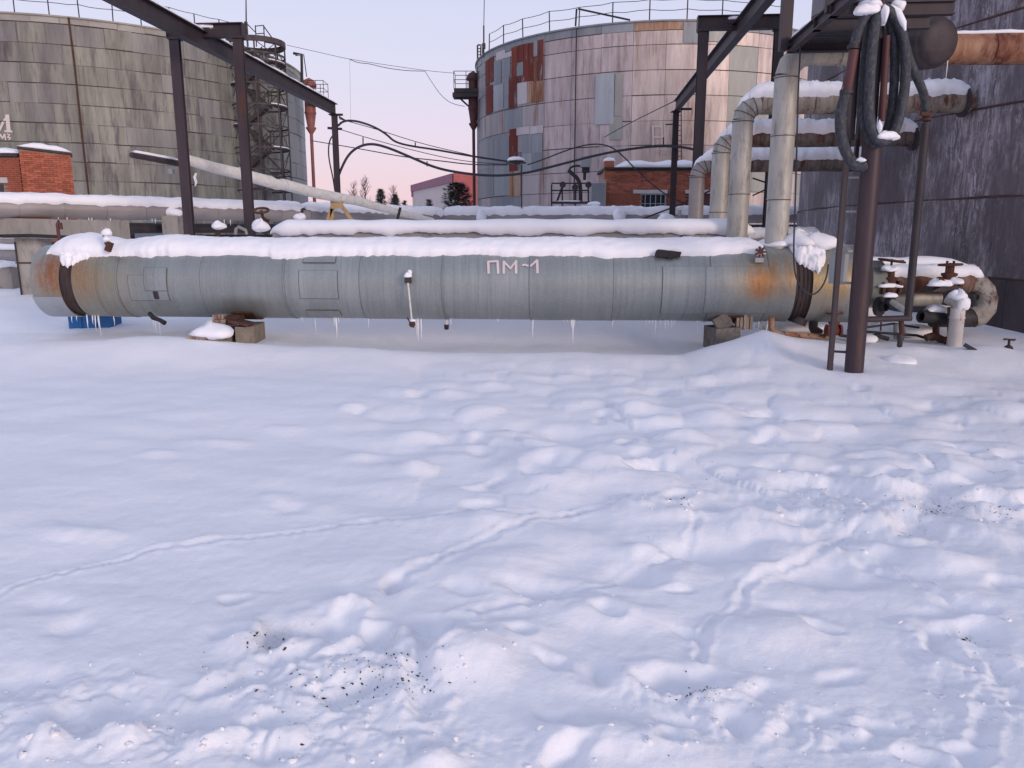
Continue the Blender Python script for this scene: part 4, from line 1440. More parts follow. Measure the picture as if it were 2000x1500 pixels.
for (x0, x1, y, Y, h, d) in ((150, 325, 458, 21.5, .10, .3), (240, 300, 444, 22, .25, .3), (60, 240, 480, 21, .2, .4), (230, 560, 468, 22.5, .28, .5), (400, 640, 448, 23.5, .15, .5)):
    a_ = P(x0, y, Y); b_ = P(x1, y, Y); mb.box(((a_.x + b_.x) / 2, Y, a_.z), (b_.x - a_.x, d, h))
for x in (165, 260, 330, 420, 500, 560): mb.box((P(x, 470, 21.8).x, 21.8, .75), (.14, .14, 1.5))
solo(mb, 'pipe_cradle', M_dark, 'dark steel cradles and beams low behind the left half of the big pipe', 'steel frame')
# low far pipes left of the column
for (y, Y, r, sd, w1) in ((452, 26, .16, 1, 'upper'), (470, 24, .12, 2, 'middle'), (498, 22, .22, 4, 'lowest and thickest')):
    mb = MB(); mb.tube([P(-80, y, Y), P(78, y + 3, Y)], r, 10)
    solo(mb, 'ground_pipe', M_rack, w1 + ' of three low grey pipes left of the concrete column', 'pipe', group='low pipes left of the column')
    mb = MB(); a_ = P(-80, y, Y) + ZV * (r * .8); b_ = P(78, y + 3, Y) + ZV * (r * .8); snow_strip(mb, a_, b_, r * 1.9, .16, sd, 6, .2)
    solo(mb, 'snow_blanket', M_snow, 'snow on the ' + w1 + ' low pipe left of the concrete column', 'snow')
mb = MB(); q = P(12, 540, 19.5); mb.box((q.x, 19.5, .45), (.6, .5, .75)); solo(mb, 'concrete_block', M_conc, 'low concrete block beside the column at the left edge', 'concrete block')
heap((q.x, 19.45, .86), (.36, .3, .14), 'snow on the low concrete block at the left edge', 2)

# snow-covered long duct between rack and big pipe
d0 = P(532, 452, 13.8) + V * 0; d1 = Vector((P(1470, 452, 12.7).x, 12.7, 0))
zz = EYE + .075
d0.z = zz; d1.z = zz
dk = thing('long_duct', 'snow buried grey duct lying behind the big pipe', 'duct', (d0.x, d0.y, 0))
jacket(dk, d0 + U * .1 - ZV * .14, d1 - U * .1 - ZV * .14, .25, M_rack, 6)
for i in range(4):
    c = d0.lerp(d1, (i + .5) / 4); mb = MB(); mb.box((c.x, c.y, (zz - .3) / 2 + .02), (.3, .3, zz - .32)); mb.build('saddle', M_conc, dk)
mb = MB()
L = (d1 - d0).length; t_ = (d1 - d0).normalized(); m = 130; n = 16
vs = []
for i in range(m):
    x = L * i / (m - 1); e = max(0, min(1, min(x, L - x) / .3)) ** .5
    dr = float(perlin(np.array([x * 2.1]), np.array([3.3]))[0]); d2_ = float(perlin(np.array([x * 7.1]), np.array([5.3]))[0])
    for k in range(n + 1):
        a_ = PI * (1 - k / n)
        xx = -math.cos(a_); zr = max(0.0, math.sin(a_))
        w_ = .34 * (.4 + .6 * e); h_ = (.21 + .02 * dr) * max(.1, e)
        zb = -.035 - .05 * dr - .035 * d2_ if k in (0, n) else 0
        vs.append(d0 + t_ * x + Vector((0, 1, 0)) * xx * w_ * (1 if k not in (0, n) else .86) + ZV * (zr ** .6 * h_ + (zb if k in (0, n) else (-.03 - .05 * dr - .035 * d2_) * (1 - zr) ** 2)))
fs = [(i * (n + 1) + k, i * (n + 1) + k + 1, (i + 1) * (n + 1) + k + 1, (i + 1) * (n + 1) + k) for i in range(m - 1) for k in range(n)]
fs += [(i * (n + 1), (i + 1) * (n + 1), (i + 1) * (n + 1) + n, i * (n + 1) + n) for i in range(m - 1)]
fs += [tuple(range(n + 1)), tuple((m - 1) * (n + 1) + k for k in range(n + 1))[::-1]]
mb.add(vs, fs, True)
solo(mb, 'snow_blanket', M_snow, 'thick rounded snow bank on the long duct behind the big pipe', 'snow')
mb = MB(); mb.box(P(845, 462, 13.2), (.12, .04, .06)); solo(mb, 'rusty_clip', M_rust, 'small rusty clip showing under the snow of the long duct', 'clip')
# short snow duct at the right, between pipes
mb = MB(); a_ = P(1545, 465, 14.0); b_ = P(1602, 465, 14.0); mb.tube([P(1450, 466, 14.0), b_], .10, 12); solo(mb, 'short_pipe', M_rack, 'short grey pipe stub right of the tall duct', 'pipe')
snow_on_pipe(P(1455, 466, 14.0), P(1601, 466, 14.0), .10, .10, 1.5, 'snow on the short grey pipe stub against the dark tank', seed=12)

# ------------------------------------------------------------------ steel portals and hoist rails
def portal(xa, xb, ytop, Y, label, ov=.12):
    za = P(xa, ytop, Y).z
    A_ = P(xa, ytop, Y); B_ = Vector((P(xb, ytop, Y).x, 0, 0)); B_.y = Y - (B_.x - A_.x) * math.tan(YAW); B_.z = za
    root = thing('portal_frame', label, 'steel frame', (A_.x, Y, .2))
    for q in (A_, B_):
        mb = MB(); mb.ibeam((q.x, q.y, .1), (q.x, q.y, za - .005), .12, .185, up=Vector((0, 1, 0)))
        mb.box((q.x, q.y, za - .012), (.22, .22, .02)); mb.build('post', M_steel, root)
    d = (B_ - A_).normalized()
    mb = MB(); mb.ibeam(A_ - d * ov + ZV * .135, B_ + d * ov + ZV * .135, .26, .16)
    for e in (A_ - d * ov, B_ + d * ov): mb.box(e + ZV * .135, (.012, .17, .262), (d, d.cross(ZV), ZV))
    mb.build('crossbeam', M_steel, root)
    return A_, B_, za


pa = portal(341, 468, 76, 16.0, 'left brown steel portal frame straddling the hoist rail')
pb = portal(1374, 1519, 60, 16.0, 'right brown steel portal frame beside the vertical ducts')


def rail(x_end, y_end, Yend, xp, yp, Yp, yb_post, label, lab2, seed, extra=5.5):
    E_ = P(x_end, y_end, Yend); Q = P(xp, yp, Yp); Q.z = E_.z
    d = (E_ - Q).normalized()
    N = Q - d * (extra + Yp - 13.3)
    root = thing('hoist_rail', label, 'steel beam', (E_.x, E_.y, .2))
    mb = MB(); mb.ibeam(N, E_, .32, .16, tw=.014, tf=.02); mb.build('rail_beam', M_steel, root)
    mb = MB(); pp = E_ - d * .12
    mb.ibeam((pp.x, pp.y, .1), (pp.x, pp.y, E_.z - .165), .12, .165, up=Vector((0, 1, 0)))
    mb.box((pp.x, pp.y, E_.z - .17), (.30, .30, .02)); mb.build('end_post', M_steel, root)
    mb = MB(); mb.box(Q + ZV * .185, (.36, .12, .04)); mb.box(Q + ZV * .22 + Vector((.05, 0, 0)), (.1, .1, .08)); mb.build('hanger_plate', M_dark, root)
    sn = MB(); snow_strip(sn, N + ZV * .16, Q - d * .2 + ZV * .16, .16, .055, seed, 6, .1, .5); snow_strip(sn, Q + d * .2 + ZV * .16, E_ - d * .1 + ZV * .16, .16, .06, seed + 2, 6, .1, .5)
    blob_mb(sn, Q + ZV * .24, (.2, .12, .09), seed, 12, .1)
    blob_mb(sn, Q + ZV * .24 + Vector((.14, .02, -.02)), (.14, .1, .05), seed, 12, .1)
    solo(sn, 'snow_blanket', M_snow, lab2, 'snow')
    return N, E_, Q


n1 = rail(655, 214, 24.2, 402, 83, 16.0, 430, 'left brown hoist rail beam running back to its far post', 'thin snow along the top of the left hoist rail', 3)
n2 = rail(1320, 208, 24.6, 1436, 74, 16.0, 420, 'right brown hoist rail beam running back to its far post', 'thin snow along the top of the right hoist rail', 5)
mb = MB(); q = P(1335, 213, 24.4); mb.box(q, (.5, .06, .06)); mb.tube([P(1300, 243, 24.4), P(1325, 243, 24.4)], .02, 5)
solo(mb, 'steel_bracket', M_dark, 'short steel arm at the top of the right far post', 'bracket')
mb = MB(); q = P(657, 222, 24.1); mb.box(q + Vector((.05, 0, -.03)), (.28, .06, .06)); mb.tube([P(640, 250, 24.1), P(668, 252, 24.1)], .04, 6); mb.tube([P(662, 228, 24.1), P(675, 236, 24.1)], .03, 6)
solo(mb, 'cable_insulator', M_dark, 'cable clamps near the top of the left far post', 'clamp')

# slanting white lagged pole
pts = [P(365, 312, 17.0), P(420, 328, 17.6), P(470, 340, 18.2), P(530, 356, 18.9), P(540, 361, 19.0), P(552, 360, 19.2), P(620, 378, 20.2), P(700, 393, 21.4), P(770, 413, 22.6), P(845, 431, 23.8)]
wp = thing('lagged_pole', 'slanting pipe wrapped in white lagging leaning over the rack', 'pipe', (pts[-1].x, pts[-1].y, pts[-1].z))
mb = MB(); mb.tube(pts, [.11, .12, .13, .14, .125, .135, .13, .12, .10, .08], 14); mb.build('lagging', M_white, wp)
e0 = P(256, 302, 15.9)
mb = MB(); mb.tube([e0, P(365, 323, 17.0)], .06, 12); mb.build('bare_end', M_steel, wp)
mb = MB(); mb.tube([P(334, 330, 16.4), P(334, 340, 16.4)], .07, 10); mb.build('lamp_bulb', M_cabg, wp)
mb = MB(); mb.tube([P(383, 338, 17), P(380, 346, 17), P(383, 356, 17), P(381, 364, 17)], [.02, .035, .03, .008], 6); mb.build('icicle', M_ice, wp)
sn = MB(); snow_strip(sn, e0 + ZV * .05, P(352, 319, 16.85) + ZV * .05, .12, .055, 8, 6, .08)
solo(sn, 'snow_blanket', M_snow, 'snow on the dark bare end of the slanting pole', 'snow')
tr = thing('timber_trestle', 'yellow timber trestle propping the white slanting pole at the far post', 'trestle', tuple(P(658, 430, 21)))
for (a_, b_) in (((650, 395), (648, 432)), ((664, 398), (686, 428)), ((652, 396), (640, 432))):
    mb = MB(); p, q = P(*a_, 20.9), P(*b_, 20.9); d = (q - p).normalized(); mb.box((p + q) / 2, ((q - p).length + .2, .09, .09), (d, Vector((0, 1, 0)), d.cross(Vector((0, 1, 0))))); mb.build('leg', M_wood, tr)
mb = MB(); mb.box(P(658, 400, 20.8), (.32, .08, .2)); mb.build('head_board', M_wood, tr)
mb = MB(); mb.tube([P(782, 405, 22.6), P(776, 430, 22.6)], .04, 6); solo(mb, 'iron_rod', M_dark, 'short dark rod standing beside the low end of the white pole', 'rod')

# pipework bits sticking up behind the big pipe, left
def zig(name, pts, r, mat, label, cat, Y):
    mb = MB(); mb.tube([P(x, y, Y) for x, y in pts], r, 8); return solo(mb, name, mat, label, cat)


zig('bent_pipe', [(120, 448), (118, 436), (115, 432), (112, 438), (116, 470)], .03, M_redold, 'small hooked reddish pipe over the left end of the big pipe', 'pipe', 14)
zig('bent_pipe', [(460, 458), (461, 447), (466, 443), (480, 450), (482, 458)], .03, M_rack, 'pale bent tube between the two left portal posts', 'pipe', 14)
v1 = thing('gate_valve', 'rusty valve with chain handwheel right of the left portal', 'valve', tuple(P(515, 455, 15)))
mb = MB(); mb.tube([P(516, 456, 15), P(515, 425, 15)], .05, 8); mb.tube([P(520, 450, 15), P(524, 428, 15)], .03, 8); mb.tube([P(508, 446, 15), P(526, 444, 15)], .05, 8); mb.build('stem', M_rust, v1)
mb = MB(); c_ = P(510, 411, 15); mb.tube([c_ + Vector((.14 * math.cos(t), .10 * math.sin(t), .05 * math.sin(t))) for t in np.linspace(0, 2 * PI, 15)[:-1]], .022, 6, closed=True); mb.tube([c_, P(515, 430, 15)], .03, 6); mb.build('handwheel', M_rust, v1)
heap(P(509, 446, 14.9), (.15, .12, .16), 'clump of snow against the rusty valve behind the big pipe', 4)
zig('bent_pipe', [(590, 408), (590, 412), (588, 428)], .035, M_dark, 'short dark stub with hooked top behind the long duct', 'pipe', 18)
mb = MB(); mb.tube([P(596, 409, 18), P(590, 408, 18)], .03, 6); solo(mb, 'hook', M_dark, 'bent hook on the dark stub behind the long duct', 'hook')
heap(P(586, 426, 17.9), (.13, .1, .1), 'snow knob on the dark stub behind the long duct', 14)
heap(P(427, 444, 14.5), (.12, .1, .1), 'snow knob between the two left portal posts', 15)
mb = MB(); mb.tube([P(425, 452, 14.5), P(427, 464, 14.5)], .05, 8); mb.tube([P(417, 440, 14.5), P(424, 448, 14.5)], .015, 5); solo(mb, 'pipe_stub', M_rust, 'rusty stub under the snow knob between the left portal posts', 'pipe')
# right: snow box and rods
mb = MB(); mb.box(P(1315, 427, 19), (.5, .4, .10)); mb.box(P(1327, 423, 18.9), (.02, .3, .3)); solo(mb, 'metal_tray', M_cabg, 'small metal tray by the foot of the right far post', 'tray')
heap(P(1300, 428, 18.9), (.2, .2, .12), 'snow heap beside the foot of the right far post', 16)
mb = MB(); mb.tube([P(1331, 443, 12.6), P(1331, 464, 12.6)], .018, 5); solo(mb, 'iron_rod', M_dark, 'thin upright rod at the right end of the long duct', 'rod')
mb = MB(); mb.tube([P(1240, 433, 20), P(1345, 393, 21), P(1395, 368, 21)], .022, 5); solo(mb, 'loose_bar', M_dark, 'long thin bar slanting across below the brick house', 'bar')

# ------------------------------------------------------------------ vertical ducts and tank connections at the right
def tank_end(px, py, T):
    return hit(px, py, T)


def conn(px_end, y, xe, rpx_h, rpx_v, mat_h, mat_v, label, snlab, seed, yb=None, snow_t=.13):
    E_ = hit(px_end, y, TN_T)
    Y = E_.y
    q = P(xe, y, Y)
    Yv = Y + (E_.x - q.x) * math.tan(YAW)
    q = P(xe, y, Yv); q.z = E_.z
    rh = rpx_h * Y / 1500; rv = rpx_v * Yv / 1500
    root = thing('tank_pipe', label, 'pipe', (q.x, q.y, .2))
    d = (E_ - q).normalized()
    be = rh * 1.6
    bend = [q + d * be * (1 - math.cos(t)) - ZV * be * (1 - math.sin(t)) + d * 0 for t in np.linspace(0, PI / 2, 7)]
    bend = [q + d * (be - be * math.cos(t)) + ZV * (-be + be * math.sin(t)) for t in np.linspace(0, PI / 2, 5)]
    mb = MB(); mb.tube(bend, [rv * .99, rv * 1.0, rv * 1.02, rh * 1.0, rh * .99], 22, smooth=False); mb.build('elbow', mat_v, root)
    for k_ in (1, 2, 3):
        dd_ = (bend[min(k_ + 1, 4)] - bend[k_ - 1]).normalized(); mb = MB(); mb.lathe(bend[k_] - dd_ * .006, dd_, [(rv * 1.035, 0), (rv * 1.04, .012)], 22, False); mb.build('seam_band', M_seam0, root)
    jacket(root, q + d * be, E_ + d * .12, rh, mat_h, 4, 'pipe_section')
    zb = .1
    hgt = q.z - be - zb
    n = max(3, int(hgt / .95))
    for i in range(n):
        z0 = zb + hgt * i / n; z1 = zb + hgt * (i + 1) / n
        mb = MB(); o_ = .004 * (i % 2)
        mb.lathe((q.x, q.y, 0), ZV, [(rv + o_, z0 + .004), (rv + o_, z1 - .012)], 28); mb.lathe((q.x, q.y, 0), ZV, [(rv + o_, z1 - .012), (rv + .012, z1 - .010), (rv + .012, z1 + .004), (rv - .02, z1 + .004)], 28, False)
        mb.build('duct_section', mat_v, root)
        mb = MB(); mb.lathe((q.x, q.y, 0), ZV, [(rv + .007, z1 - .022), (rv + .009, z1 - .0125)], 28, False); mb.build('seam_band', M_seam0, root)
    mb = MB(); mb.lathe(E_ - d * .10, d, [(rh, 0), (rh + .07, 0), (rh + .07, .04), (rh, .04)], 20, False); mb.build('collar', M_dark, root)
    snow_on_pipe(q + d * be * .3 , E_ - d * .02, rh, snow_t, 1.05, snlab, seed=seed, ragged=.34, step=.035)
    sn = MB(); snow_on = [p + ZV * (rh * .72) - d * (rh * .5) for p in bend[1:5]]
    sn.tube(snow_on, [rh * .25, rh * .45, rh * .6, rh * .7], 12)
    solo(sn, 'snow_blanket', M_snow, snlab.replace('snow on', 'snow draped on the elbow of'), 'snow')
    return q, E_


cA = conn(1892, 199, 1453, 18.5, 19, M_oldpipe, M_galv2, 'uppermost stained cross pipe with grey vertical duct into the dark tank', 'snow on the uppermost cross pipe', 21, snow_t=.15)
cB = conn(1792, 269, 1410, 15, 16.5, M_oldpipe2, M_galv2, 'middle stained cross pipe with grey vertical duct into the dark tank', 'snow on the middle cross pipe', 22, snow_t=.17)
cC = conn(1700, 320, 1363, 13.5, 14, M_oldpipe2, M_rack, 'lowest dark cross pipe with narrow vertical duct behind the portal post', 'snow on the lowest cross pipe', 23, snow_t=.15)

# tall duct standing on the big pipe and the high pipe it feeds
zD = EYE + 2.35
Dx, Dy = 3.59, 10.62
td = thing('tall_duct', 'tall pale grey duct rising from the big pipe to the high pipe', 'duct', (Dx, Dy, 1.3))
rD = .15
ztD = zD - .30
hh = ztD - 1.25
cuts = [1.25, 2.02, 2.82, ztD - .02 if ztD - .02 > 3.4 else 3.4]
cuts = [1.25, 2.10, 2.92, ztD]
for i in range(3):
    mb = MB(); z0, z1 = cuts[i], cuts[i + 1]; o_ = .004 * (i % 2)
    mb.lathe((Dx, Dy, 0), ZV, [(rD + o_, z0), (rD + o_, z1 - .014)], 36); mb.lathe((Dx, Dy, 0), ZV, [(rD + o_, z1 - .014), (rD + .010, z1 - .012), (rD + .010, z1), (rD - .02, z1)], 36, False); mb.build('duct_section', M_galv2, td)
    mb = MB(); mb.lathe((Dx, Dy, 0), ZV, [(rD + .006, z1 - .024), (rD + .008, z1 - .0145)], 36, False); mb.build('seam_band', M_seam0, td)
be = .30
bend = [Vector((Dx, Dy, ztD)) + U * (be - be * math.cos(t)) + ZV * (be * math.sin(t)) for t in np.linspace(0, PI / 2, 4)]
mb = MB(); mb.tube([Vector((Dx, Dy, ztD))] + bend[1:], [rD * 1.0, rD * 1.02, rD * 1.05, .165], 24, smooth=False); mb.build('mitred_elbow', M_galv2, td)
mb = MB(); mb.tube([Vector((Dx, Dy, 1.36)) + Vector((math.cos(t) * .17, math.sin(t) * .17, 0)) for t in np.linspace(0, 2 * PI, 20)[:-1]], .012, 5, closed=True); mb.build('base_collar', M_galv2, td)
hp0 = Vector((Dx, Dy, zD)) + U * be
drumX = P(1822, 84, 10.3).x
hp1 = hp0 + U * (drumX - hp0.x)
hp2 = hp0 + U * (7.75 - hp0.x)
hp = thing('high_pipe', 'high pipe with beige streaked left half and rusty right half', 'pipe', tuple(hp0))
jacket(hp, hp0, hp1, .168, M_beige, 4, 'beige_section')
jacket(hp, hp1, hp2, .185, M_rustpipe, 3, 'rusty_section')
dc = P(1815, 84, 10.0)
dr = thing('end_drum', 'big dark round drum on the high pipe', 'drum', tuple(dc))
ax = Vector((.25, -.95, -.1)).normalized()
mb = MB(); mb.lathe(dc + ax * -.25, ax, [(.01, 0), (.28, 0), (.30, .02), (.30, .34), (.285, .36), (.27, .37)], 32, False); mb.build('drum_body', M_drum, dr)
mb = MB(); mb.lathe(dc + ax * .115, ax, [(.272, 0), (.26, .05), (.20, .085), (.10, .10), (.001, .105)], 32); mb.build('drum_lid', M_drum, dr)
sn = MB(); snow_strip(sn, hp1 + U * .28 + ZV * .17, hp2 + ZV * .17, .22, .055, 5, 6, .08, .2)
solo(sn, 'snow_blanket', M_snow, 'thin snow on the rusty right half of the high pipe', 'snow')
heap(dc + Vector((-.16, .05, .24)), (.12, .09, .04), 'small snow patch on the shoulder of the dark drum', 33)
mb = MB(); mb.lathe(P(1851, 118, 10.0), (0, 0, -1), [(.008, 0), (.006, .12), (.001, .28)], 6); mb.build('icicle', M_ice, hp)

# platform above
pz = 3.95
pf = thing('access_platform', 'dark steel access platform overhead at the upper right', 'platform', (4.0, 9.5, pz))
x0, x1 = 3.36, 4.62
yn, yf = 8.72, 10.32


def pfp(x, y): return Vector((x + (y - yn) * math.tan(YAW), y - (x - x0) * math.tan(YAW), pz))


for (a_, b_, nm) in ((pfp(x0, yn), pfp(x1, yn), 'edge_beam'), (pfp(x0, yf), pfp(x1, yf), 'edge_beam'), (pfp(x0, yn + .55), pfp(x1, yn + .55), 'joist'), (pfp(x0 + .04, yn - 1.6), pfp(x0 + .04, yf), 'side_beam')):
    mb = MB(); mb.ibeam(a_, b_, .14, .09); mb.build(nm, M_steel, pf)
k = 0
for i in range(13):
    y = yn + .62 + i * .082
    mb = MB(); a_, b_ = pfp(x0 + .05, y), pfp(x1, y); mb.box((a_ + b_) / 2 + ZV * .04, ((b_ - a_).length, .055, .03), (U, V, ZV)); mb.build('slat', M_dark, pf)
for (x, y) in ((x0, yf), (x0 + .02, yn + .1)):
    q = pfp(x, y); mb = MB(); mb.box(q + ZV * .6, (.07, .07, 1.2)); mb.build('railing_post', M_steel, pf)
mb = MB(); q = pfp(x0, yf); mb.box(q + ZV * .6 + Vector((-.06, 0, 0)), (.09, .1, 1.3)); mb.build('corner_post', M_steel, pf)
mb = MB(); mb.tube([pfp(x0, yn) + ZV * 1.1, pfp(x0, yf) + ZV * 1.1], .03, 6); mb.build('handrail', M_steel, pf)
sn = MB(); snow_strip(sn, pfp(x0 + .2, yn + .55) + ZV * .07, pfp(x1, yn + .55) + ZV * .07, .08, .03, 5, 5, .1); snow_strip(sn, pfp(x0 + .05, yn + .9) + ZV * .075, pfp(x0 + .05, yf) + ZV * .075, .09, .05, 6, 5, .1)
solo(sn, 'snow_blanket', M_snow, 'thin snow lines on the overhead platform beams', 'snow')
# brace under it
mb = MB(); mb.tube([P(1585, 35, 12), P(1640, 5, 12)], .015, 5); solo(mb, 'guy_wire', M_dark, 'thin stay wire beside the overhead platform', 'wire')

# hanging power lead by the tall duct
pts = [(1566, 60), (1563, 95), (1558, 200), (1556, 300), (1553, 400), (1550, 480), (1551, 530), (1562, 560), (1577, 574), (1590, 576), (1605, 563), (1615, 540), (1618, 516)]
pts3 = [P(x, y, 9.95) for x, y in pts]


def smooth_pts(p, it=2):
    for _ in range(it):
        q = [p[0]]
        for a_, b_ in zip(p[:-1], p[1:]): q += [a_.lerp(b_, .25), a_.lerp(b_, .75)]
        q.append(p[-1]); p = q
    return p


mb = MB(); mb.tube(smooth_pts(pts3), .011, 8); solo(mb, 'hanging_cable', M_cable, 'black cable hanging beside the tall duct and looping over the big pipe', 'cable')

# ------------------------------------------------------------------ THE BIG PIPE
PR = .52
PZ = .96


def pc(X, dr=0):       # centre line point at world X
    return Vector((X, pipeY(X), PZ))


def pipe_hit(x, y, R=PR):
    q = P(x, y, 1.0); o_ = Vector((0, 0, EYE)); d = Vector((q.x, 1, q.z - EYE))
    c0 = pc(0); oc = o_ - c0
    dp = d - U2 * d.dot(U2); op = oc - U2 * oc.dot(U2)
    a_ = dp.dot(dp); b_ = 2 * dp.dot(op); c_ = op.dot(op) - R * R
    disc = b_ * b_ - 4 * a_ * c_
    if disc < 0: disc = 0
    return o_ + d * ((-b_ - math.sqrt(disc)) / (2 * a_))


U2 = (pc(1) - pc(0)).normalized()
N2 = Vector((U2.y, -U2.x, 0))      # towards the camera


def pipe_at(X, ang, R=PR):
    """ang 0 = top, +90 deg = camera side"""
    return pc(X) + (ZV * math.cos(ang) + N2 * math.sin(ang)) * R


g = NT('galvanised_sheet', .42, .55)
c = g.mix(g.rng(g.noise((2.5, .6, .6), 5, .6), .3, .7), (.25, .28, .275), (.35, .375, .365))
c = g.mix(g.rng(g.noise((24, .7, .7), 6, .75, off=(3, 3, 3)), .48, .72, 0, .7), c, (.20, .225, .225))
c = g.mix(g.rng(g.noise((30, 30, 30), 3, .6, off=(5, 3, 3)), .5, .75, 0, .35), c, (.42, .435, .43))
for (pt, rad, sc, col, k) in ((pipe_hit(110, 560), .75, (1, 1, 1), (.30, .24, .13), .7), (pipe_hit(108, 530), .46, (1.2, 1, 1), (.28, .085, .03), 1.1), (pipe_hit(162, 540), .42, (1.2, 1, 1), (.28, .11, .04), .95),
                              (pipe_hit(190, 540), .95, (1.2, 1, .8), (.29, .25, .16), .75), (pipe_hit(1480, 550), .45, (.8, 1, 1.2), (.33, .23, .10), .6), (pipe_hit(1487, 552), .26, (1, 1, .9), (.34, .115, .03), 1.0),
                              (pipe_hit(1530, 535), .48, (.75, 1, 1.2), (.33, .19, .08), .75), (pipe_hit(1615, 560), .50, (.9, 1, 1.0), (.34, .24, .09), .8), (pipe_hit(1640, 540), .40, (1, 1, 1), (.33, .21, .08), .8)):
    d_ = g.dist(pt, sc)
    f = g.math('MULTIPLY', g.rng(d_, rad, 0.02, 0, 1), g.math('ADD', g.rng(g.noise((16, 6, 2.2), 7, .75, off=(rad * 9, 0, 0)), .36, .60, .12, .85), g.rng(g.noise((45, 30, 30), 4, .7, off=(rad * 5, 0, 0)), .45, .62, 0, .4)))
    f = g.math('MINIMUM', g.math('MULTIPLY', f, k * 1.35), .9)
    c = g.mix(f, c, col)
hl = g.mix(g.rng(g.noise((3, 3, 3), 5, .7, off=(8, 3, 1)), .62, .78, 0, .5), c, (.33, .28, .22))
c = hl
g.color(g.vary(c, .05)); g.bump(g.math('ADD', g.noise((5, 2.5, 2.5), 3), g.math('MULTIPLY', g.noise((40, 8, 8), 4), .25)), .55, .014)
M_galv = g.m
M_seam_and_shadow = weather('dark_seam_and_patch_shadow', (.09, .095, .10), (.14, .145, .15), (9, 9, 9), .8)  # dark tone for the seam gaps and the painted shadow edges of the patches
# rust is not metallic and the sheets are duller where stained
bp = thing('big_pipeline', 'big grey galvanised pipe lettered across the whole yard', 'pipeline', (-1.0, pipeY(-1.0), 0))


def cyl_sheet(X0, X1, a0, a1, R, thick=.006, n=None, nx=2):
    n = n or max(6, int(abs(a1 - a0) / .09))
    full = abs(a1 - a0) >= 2 * PI - .01
    vs = []; fs = []
    mb = MB()
    for r in (R, R - thick):
        for i in range(nx + 1):
            X = X0 + (X1 - X0) * i / nx
            for k in range(n + 1):
                vs.append(pipe_at(X, a0 + (a1 - a0) * k / n, r))
    m = n + 1; off = (nx + 1) * m
    for i in range(nx):
        for k in range(n):
            q = (i * m + k, i * m + k + 1, (i + 1) * m + k + 1, (i + 1) * m + k)
            fs.append(q); fs.append(tuple(off + j for j in q[::-1]))
    mb.add(vs, fs, True)
    edge = []
    for k in range(n):
        edge.append((k, k + off, k + 1 + off, k + 1)); j = nx * m
        edge.append((j + k, j + k + 1, j + k + 1 + off, j + k + off))
    if not full:
        for i in range(nx):
            edge.append((i * m, (i + 1) * m, (i + 1) * m + off, i * m + off)); j = n
            edge.append((i * m + j, i * m + j + off, (i + 1) * m + j + off, (i + 1) * m + j))
    mb.add(vs, edge)
    return mb


core = MB(); core.tube([pc(-6.70), pc(4.75)], PR - .03, 48); core.build('inner_pipe', M_dark, bp)
Xend = -6.76
# seams seen at the pipe front, mid height
seams = [pipe_hit(x, 560).x for x in (193, 232, 397, 558, 708, 868, 1040, 1205, 1395, 1508)]
XL0 = pipe_hit(121, 560).x; XL1 = pipe_hit(147, 560).x; XR0 = pipe_hit(1560, 560).x; XR1 = pipe_hit(1594, 560).x
edges = [XL1] + seams + [XR0]
for i, (a_, b_) in enumerate(zip(edges[:-1], edges[1:])):
    mb = cyl_sheet(a_ - .012, b_ + .008, 0, 2 * PI, PR + (.0045 if i % 2 else -.002), .006, 72); mb.build('cladding_sheet', M_galv, bp)
    if i < len(edges) - 2:
        cyl_sheet(b_ - .004, b_ + .014, 0, 2 * PI, PR + .0085, .004, 72, 1).build('seam_lip', M_galv, bp)
        cyl_sheet(b_ - .0105, b_ - .0045, 0, 2 * PI, PR + .0065, .003, 72, 1).build('seam_gap', M_seam_and_shadow, bp)
mb = cyl_sheet(Xend, XL0, 0, 2 * PI, PR, .006, 72); mb.build('cladding_sheet', M_galv, bp)
mb = cyl_sheet(Xend - .01, XL0 - .002, R_(112), R_(200), PR + .008, .006); mb.build('lower_end_sheet', lb, bp)
mb = MB(); mb.lathe(pc(Xend + .02), -U2, [(PR - .004, 0), (PR - .006, .02), (PR - .05, .035), (.01, .05)], 48); mb.build('end_cap', M_galv, bp)
mb = cyl_sheet(XR1, 4.62, 0, 2 * PI, PR + .002, .006, 72); mb.build('cladding_sheet', M_galv, bp)
mb = MB(); mb.lathe(pc(4.60), U2, [(PR, 0), (PR * .80, .02), (PR * .62, .03), (PR * .62, .40), (.02, .42)], 40); mb.build('end_cap', M_galv, bp)
# expansion joints: rough rusty bellows
for (Xa, Xb, nb) in ((XL0, XL1, 3), (XR0, XR1, 4)):
    prof = []
    wdt = Xb - Xa
    for i in range(nb * 6 + 1):
        t = i / (nb * 6); prof.append((PR - .04 + .022 * math.cos(t * nb * 2 * PI), wdt * t))
    mb = MB(); mb.lathe(pc(Xa), U2, prof, 60)
    nv = []
    for v in mb.v:
        q = Vector(v); c_ = pc(q.x); d_ = (q - c_); ns = float(perlin(np.array([q.x * 14]), np.array([q.z * 9]))[0]) * .012
        nv.append(tuple(q + d_.normalized() * ns))
    mb.v = nv
    mb.build('expansion_joint', weather('old_tarred_joint' + str(nb), (.03, .016, .012), (.075, .038, .026), (9, 9, 3), .8, 0, (.55, .7), (.13, .05, .025), .02, bump=.6, bdist=.02), bp)


